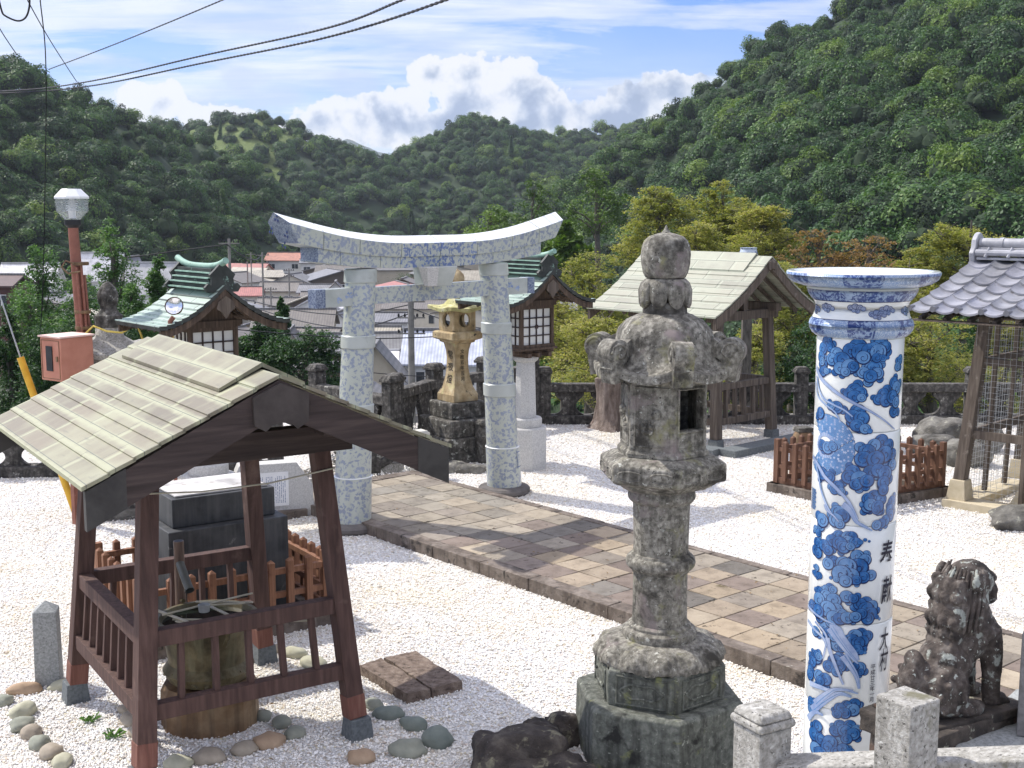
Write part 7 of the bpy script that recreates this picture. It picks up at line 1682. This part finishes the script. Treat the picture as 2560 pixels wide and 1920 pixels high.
# poles and wires
M['polegrey'] = surf('weathered_concrete_pole', [(.3, (.16, .15, .135)), (.6, (.26, .245, .22))], 2, 5, .9, .1, 10, .01)
def pole(lb, x, y, zt, zb, arms=2, r=.16):
    t = thing('utility_pole', lb, 'utility pole', (x, y, zb)); h = zt - zb
    m = MB(); m.tube([(0, 0, -.5), (0, 0, h)], [r, r * .7], 10); m.build('pole', M['polegrey'], t)
    for k in range(arms):
        m = MB(); z = h - .35 - k * .9; m.beam((-.8, 0, z), (.8, 0, z), .07, .08); a = m.build('cross_arm', M['polegrey'], t)
        m = MB()
        for q in (-.7, -.35, .35, .7): m.lathe([(.05, z + .05), (.07, z + .12), (.04, z + .24)], 8, cx=q)
        m.build('insulators', M['black'], a)
    return t
pole('concrete utility pole with crossarms between the torii pillars', -5.7, 70, -.9, -13, 3, .24)
pole('slim utility pole rising above the left copper roof ridge', -21.5, 95, 1.7, -13, 1, .15)
pole('distant utility pole right of the slim one', -30, 150, -1.2, -13, 2, .15)
pole('utility pole standing in front of the white building', -34, 190, -5, -13, 2, .15)
pole('utility pole beside the white gabled house', -32, 165, -6.3, -13, 1, .14)
pole('far utility pole left of the orange-roofed building', -46, 220, -3.6, -13, 2, .14)
pole('utility pole above the cream houses', -43.5, 205, -4.6, -13, 1, .14)
def wire(lb, pts, r=.012, tw=0, name='power_cable', mat='black'):
    p = smooth([tuple(q) for q in pts], 10); m = MB()
    if tw:
        for ph in (0, math.pi):
            q = []; acc = 0
            for i in range(len(p) - 1):
                a, b_ = Vector(p[i]), Vector(p[i + 1]); n = max(2, int((b_ - a).length / (tw / 6)))
                for k in range(n): f = k / n; o = a.lerp(b_, f); an = (acc + (b_ - a).length * f) / tw * 2 * math.pi + ph; q.append(o + Vector((0, math.cos(an) * r * .9, math.sin(an) * r * .9)))
                acc += (b_ - a).length
            m.tube(q, r, 5)
    else: m.tube(p, r, 6)
    return tag(m.build(name, M[mat], ang=180), lb, 'cable')
wire('upper thick twisted power cable crossing the sky', [(-30.72, 60, 9.26), (-18.12, 45, 8.05), (-12.8, 38, 7.66), (-7.35, 30, 7.47), (-3.38, 23, 7.12), (-1.53, 18, 6.82), (-.03, 14, 6.66)], .013, .45)
wire('lower thick twisted power cable crossing the sky', [(-30.72, 60, 9.14), (-18.12, 45, 7.98), (-12.66, 38, 7.55), (-7.36, 30, 7.3), (-3.38, 23, 6.96), (-.89, 17, 6.65), (.44, 13, 6.5)], .013, .45)
wire('thin twisted cable high at the left of the sky', [(-13.81, 38, 8.04), (-9.92, 32, 8.01), (-5.42, 24, 7.78), (-2.62, 18, 7.44)], .009, .5)
wire('straight thin wire slanting down from the top left corner to the cables', [(-9.12, 24, 8.03), (-9.24, 24.5, 7.86), (-10.1, 28, 7.55), (-11.63, 34, 7.29)], .011)
wire('thin wire hanging straight down at the left of the sky', [(-8.82, 24, 8.12), (-9.0, 24.5, 7.86), (-9.5, 26, 7.01), (-10.32, 28, 5.45), (-11.71, 31, 1.76), (-12.73, 33, -.61)], .011)
wire('short thin wire at the left edge of the sky', [(-10.0, 24.5, 7.8), (-10.4, 26, 7.54), (-10.86, 28, 7.27)], .011)
wire('black looped cable at the top left corner', [(-9.6, 24, 7.85), (-9.55, 24, 7.60), (-9.49, 24, 7.50), (-9.30, 24.1, 7.42), (-9.18, 24.2, 7.50), (-9.10, 24.2, 7.70), (-9.05, 24.1, 7.95)], .018)
wire('overhead wire running to the slim utility pole', [(-19.5, 60, 1.5), (-17.71, 60, 1.71), (-15.69, 60, 1.98), (-13.68, 60, 2.24)], .03)
wire('sagging wire right of the slim utility pole', [(-13.68, 60, 2.24), (-15.6, 72, 1.3), (-18.5, 90, .3), (-22, 110, .0)], .03)
wire('wire across the dark tree left of the torii', [(-9.5, 38, .35), (-6.5, 38, .1), (-4.2, 38, -.02), (-1.0, 38, .1)], .018)
wire('wires fanning from the utility pole to the left', [(-5.7, 70, -1.4), (-10, 75, -2.4), (-16, 84, -2.6), (-24, 96, -2.0)], .035)
wire('second wire from the utility pole to the left', [(-5.7, 70, -1.9), (-10, 76, -3.3), (-17, 88, -3.4), (-26, 104, -2.4)], .035)
wire('wire from the utility pole to the right', [(-5.7, 70, -1.6), (-3, 68, -2.3), (0, 66, -2.5), (4, 64, -2.2)], .03)
wire('low wire in front of the ribbed metal roof', [(-9, 66, -4.6), (-5.7, 66, -4.9), (-2, 66, -5.0), (3, 66, -4.8)], .025)
# blue and white painted vessel behind the maples
t = thing('porcelain_jar', 'big blue and white porcelain jar glimpsed above the shelter roof', 'jar', (7.1, 37.5, -1.2))
m = MB(); m.lathe([(.20, 3.35), (.30, 3.42), (.29, 3.75), (.24, 3.92), (.26, 3.97)], 32); m.build('body', porcelain_arabesque('blue_splashed_porcelain', (.55, .60, .68), (.05, .09, .26), 6, .50, .04), t)
m = MB(); m.box(0, 0, -2, .34, .34, 5.37, taper=.7); m.build('stand', M['bark'], t)
# ================================================================= forest canopy on the hills
def crown_proto(seed, mat, kind=0):
    rr = random.Random(seed); mb = MB(); mb.cur = 0; nb = 13 if kind == 0 else 9
    for i in range(nb):
        a = rr.uniform(0, 6.28); el_ = rr.uniform(-.1, 1.2); q = Vector((math.cos(a) * math.cos(el_), math.sin(a) * math.cos(el_), math.sin(el_) * .8)) * rr.uniform(.35, .72); rad = rr.uniform(.26, .44)
        for _ in range(230 if kind == 0 else 190):
            n = Vector((rr.gauss(0, 1), rr.gauss(0, 1), rr.gauss(0, 1) + .55)).normalized(); o = q + n * rad * rr.uniform(.82, 1.08); nr = (n + Vector((rr.uniform(-.6, .6), rr.uniform(-.6, .6), rr.uniform(-.2, .8)))).normalized(); u = nr.orthogonal().normalized(); v = nr.cross(u); th = rr.uniform(0, 6.28); u, v = u * math.cos(th) + v * math.sin(th), v * math.cos(th) - u * math.sin(th); s = rr.uniform(.030, .066)
            mb.add([o - u * s, o - v * s * .6, o + u * s, o + v * s * .6], [(0, 1, 2, 3)])
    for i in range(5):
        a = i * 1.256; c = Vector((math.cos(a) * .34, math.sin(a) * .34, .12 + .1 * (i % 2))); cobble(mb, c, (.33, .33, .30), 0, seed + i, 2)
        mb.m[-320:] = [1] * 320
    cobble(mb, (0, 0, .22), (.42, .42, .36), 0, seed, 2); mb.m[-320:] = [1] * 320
    return mb.build('crown', [mat, M['soil']], ang=0, recalc=False)
def cedar_proto(seed, mat):
    rr = random.Random(seed); mb = MB()
    for i in range(900):
        f = rr.random() ** .8; z = -.6 + 2.6 * f; r = .52 * (1 - f) + .06; a = rr.uniform(0, 6.28); o = Vector((math.cos(a) * r * rr.uniform(.6, 1), math.sin(a) * r * rr.uniform(.6, 1), z)); u = Vector((math.cos(a), math.sin(a), -.5)) * rr.uniform(.06, .12); v = Vector((-math.sin(a), math.cos(a), .1)) * rr.uniform(.04, .07); mb.add([o - u, o - v, o + u, o + v], [(0, 1, 2, 3)])
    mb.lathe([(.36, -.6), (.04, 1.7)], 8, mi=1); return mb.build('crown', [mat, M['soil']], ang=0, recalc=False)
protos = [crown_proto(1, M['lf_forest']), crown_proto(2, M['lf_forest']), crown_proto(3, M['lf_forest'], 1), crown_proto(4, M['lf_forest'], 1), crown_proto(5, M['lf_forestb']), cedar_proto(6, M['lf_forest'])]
rg = random.Random(11); pts = []
y = 60.0
while y < 720:
    step = 3.9 if y < 300 else (5.2 if y < 420 else 6.4)
    x = -.46 * y - 12
    while x < .46 * y + 14:
        px_, py_ = x + rg.uniform(-.5, .5) * step, y + rg.uniform(-.5, .5) * step; x += step
        h = ground_h(px_, py_)
        if h < BASE + .8 and not (px_ > .0 * py_ + 2 and py_ > 60 and py_ < 330): continue
        # open grassy patches on the middle hill
        gx = noise.noise(Vector((px_ * .03, py_ * .03, 9)))
        if 500 < py_ < 556 and -138 < px_ < -98 and 21 < h < 36 and gx > -.12 and rg.random() < .55: continue
        patch = noise.noise(Vector((px_ * .02, py_ * .02, 2)))
        w = rg.random(); which = 5 if (patch > .40 and w < .35) else (4 if w > (.86 if px_ > 0 else .93) else rg.randrange(4))
        s = (rg.uniform(1.9, 3.4) if rg.random() < .45 else rg.uniform(3.2, 5.6)) * (1 if y < 420 else 1.15)
        pts.append((px_, py_, h + s * .35, s, rg.uniform(0, 6.28), which, rg.uniform(.75, 1.35), rg.uniform(-.2, .2), rg.uniform(-.2, .2)))
    y += step
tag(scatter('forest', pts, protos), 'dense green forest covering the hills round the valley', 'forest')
# meadow grass in the open patches
def patch(x0, x1, y0, y1, nm):
    m = MB(); n = 24; vs = []
    for j in range(n + 1):
        for i in range(n + 1):
            x = x0 + (x1 - x0) * i / n; yy = y0 + (y1 - y0) * j / n; vs.append((x, yy, ground_h(x, yy) + .9 + .5 * noise.noise(Vector((x * .3, yy * .3, 0)))))
    m.add(vs, [(j * (n + 1) + i, j * (n + 1) + i + 1, (j + 1) * (n + 1) + i + 1, (j + 1) * (n + 1) + i) for j in range(n) for i in range(n)]); return tag(m.build(nm, M['grassfar'], ang=180), kind='structure')
patch(-142, -94, 492, 562, 'meadow')
# fallen leaves on the gravel
mb = MB(); mb.add([(-1, 0, 0), (0, -.5, .25), (1, 0, 0), (0, .5, .25)], [(0, 1, 2), (0, 2, 3)]); lfm = surf('dry_leaf', [(.3, (.10, .06, .03)), (.6, (.24, .16, .07))], 6, 3, .8, 0); lo = mb.build('leaf', lfm, ang=0)
rg = random.Random(77); pts = []
while len(pts) < 260:
    y = rg.uniform(7.2, 22); x = rg.uniform(-.42, .42) * y
    if rg.random() < .35 and not in_path(x, y): continue
    pts.append((x, y, .145 if in_path(x, y) else .022, rg.uniform(.010, .026), rg.uniform(0, 6.28), 0, 1.0, rg.uniform(-.4, .4), rg.uniform(-.4, .4)))
tag(scatter('fallen_leaves', pts, [lo]), 'small dry leaves scattered over the path and gravel', 'leaves')
# ================================================================= air
hz = MB(); hz.box(-100, 1900, BASE - 3, 2600, 4300, 330 - BASE)
hm = bpy.data.materials.new('haze'); hm.use_nodes = True; ht = NT(hm.node_tree); ht.n.clear()
hv = ht.node('ShaderNodeVolumePrincipled', {'Color': (.80, .88, 1.0), 'Density': .00013, 'Anisotropy': .2}); ho = ht.node('ShaderNodeOutputMaterial'); ht.l.new(hv.outputs[0], ho.inputs['Volume'])
ho_ = tag(hz.build('haze', hm, ang=0), kind='stuff')
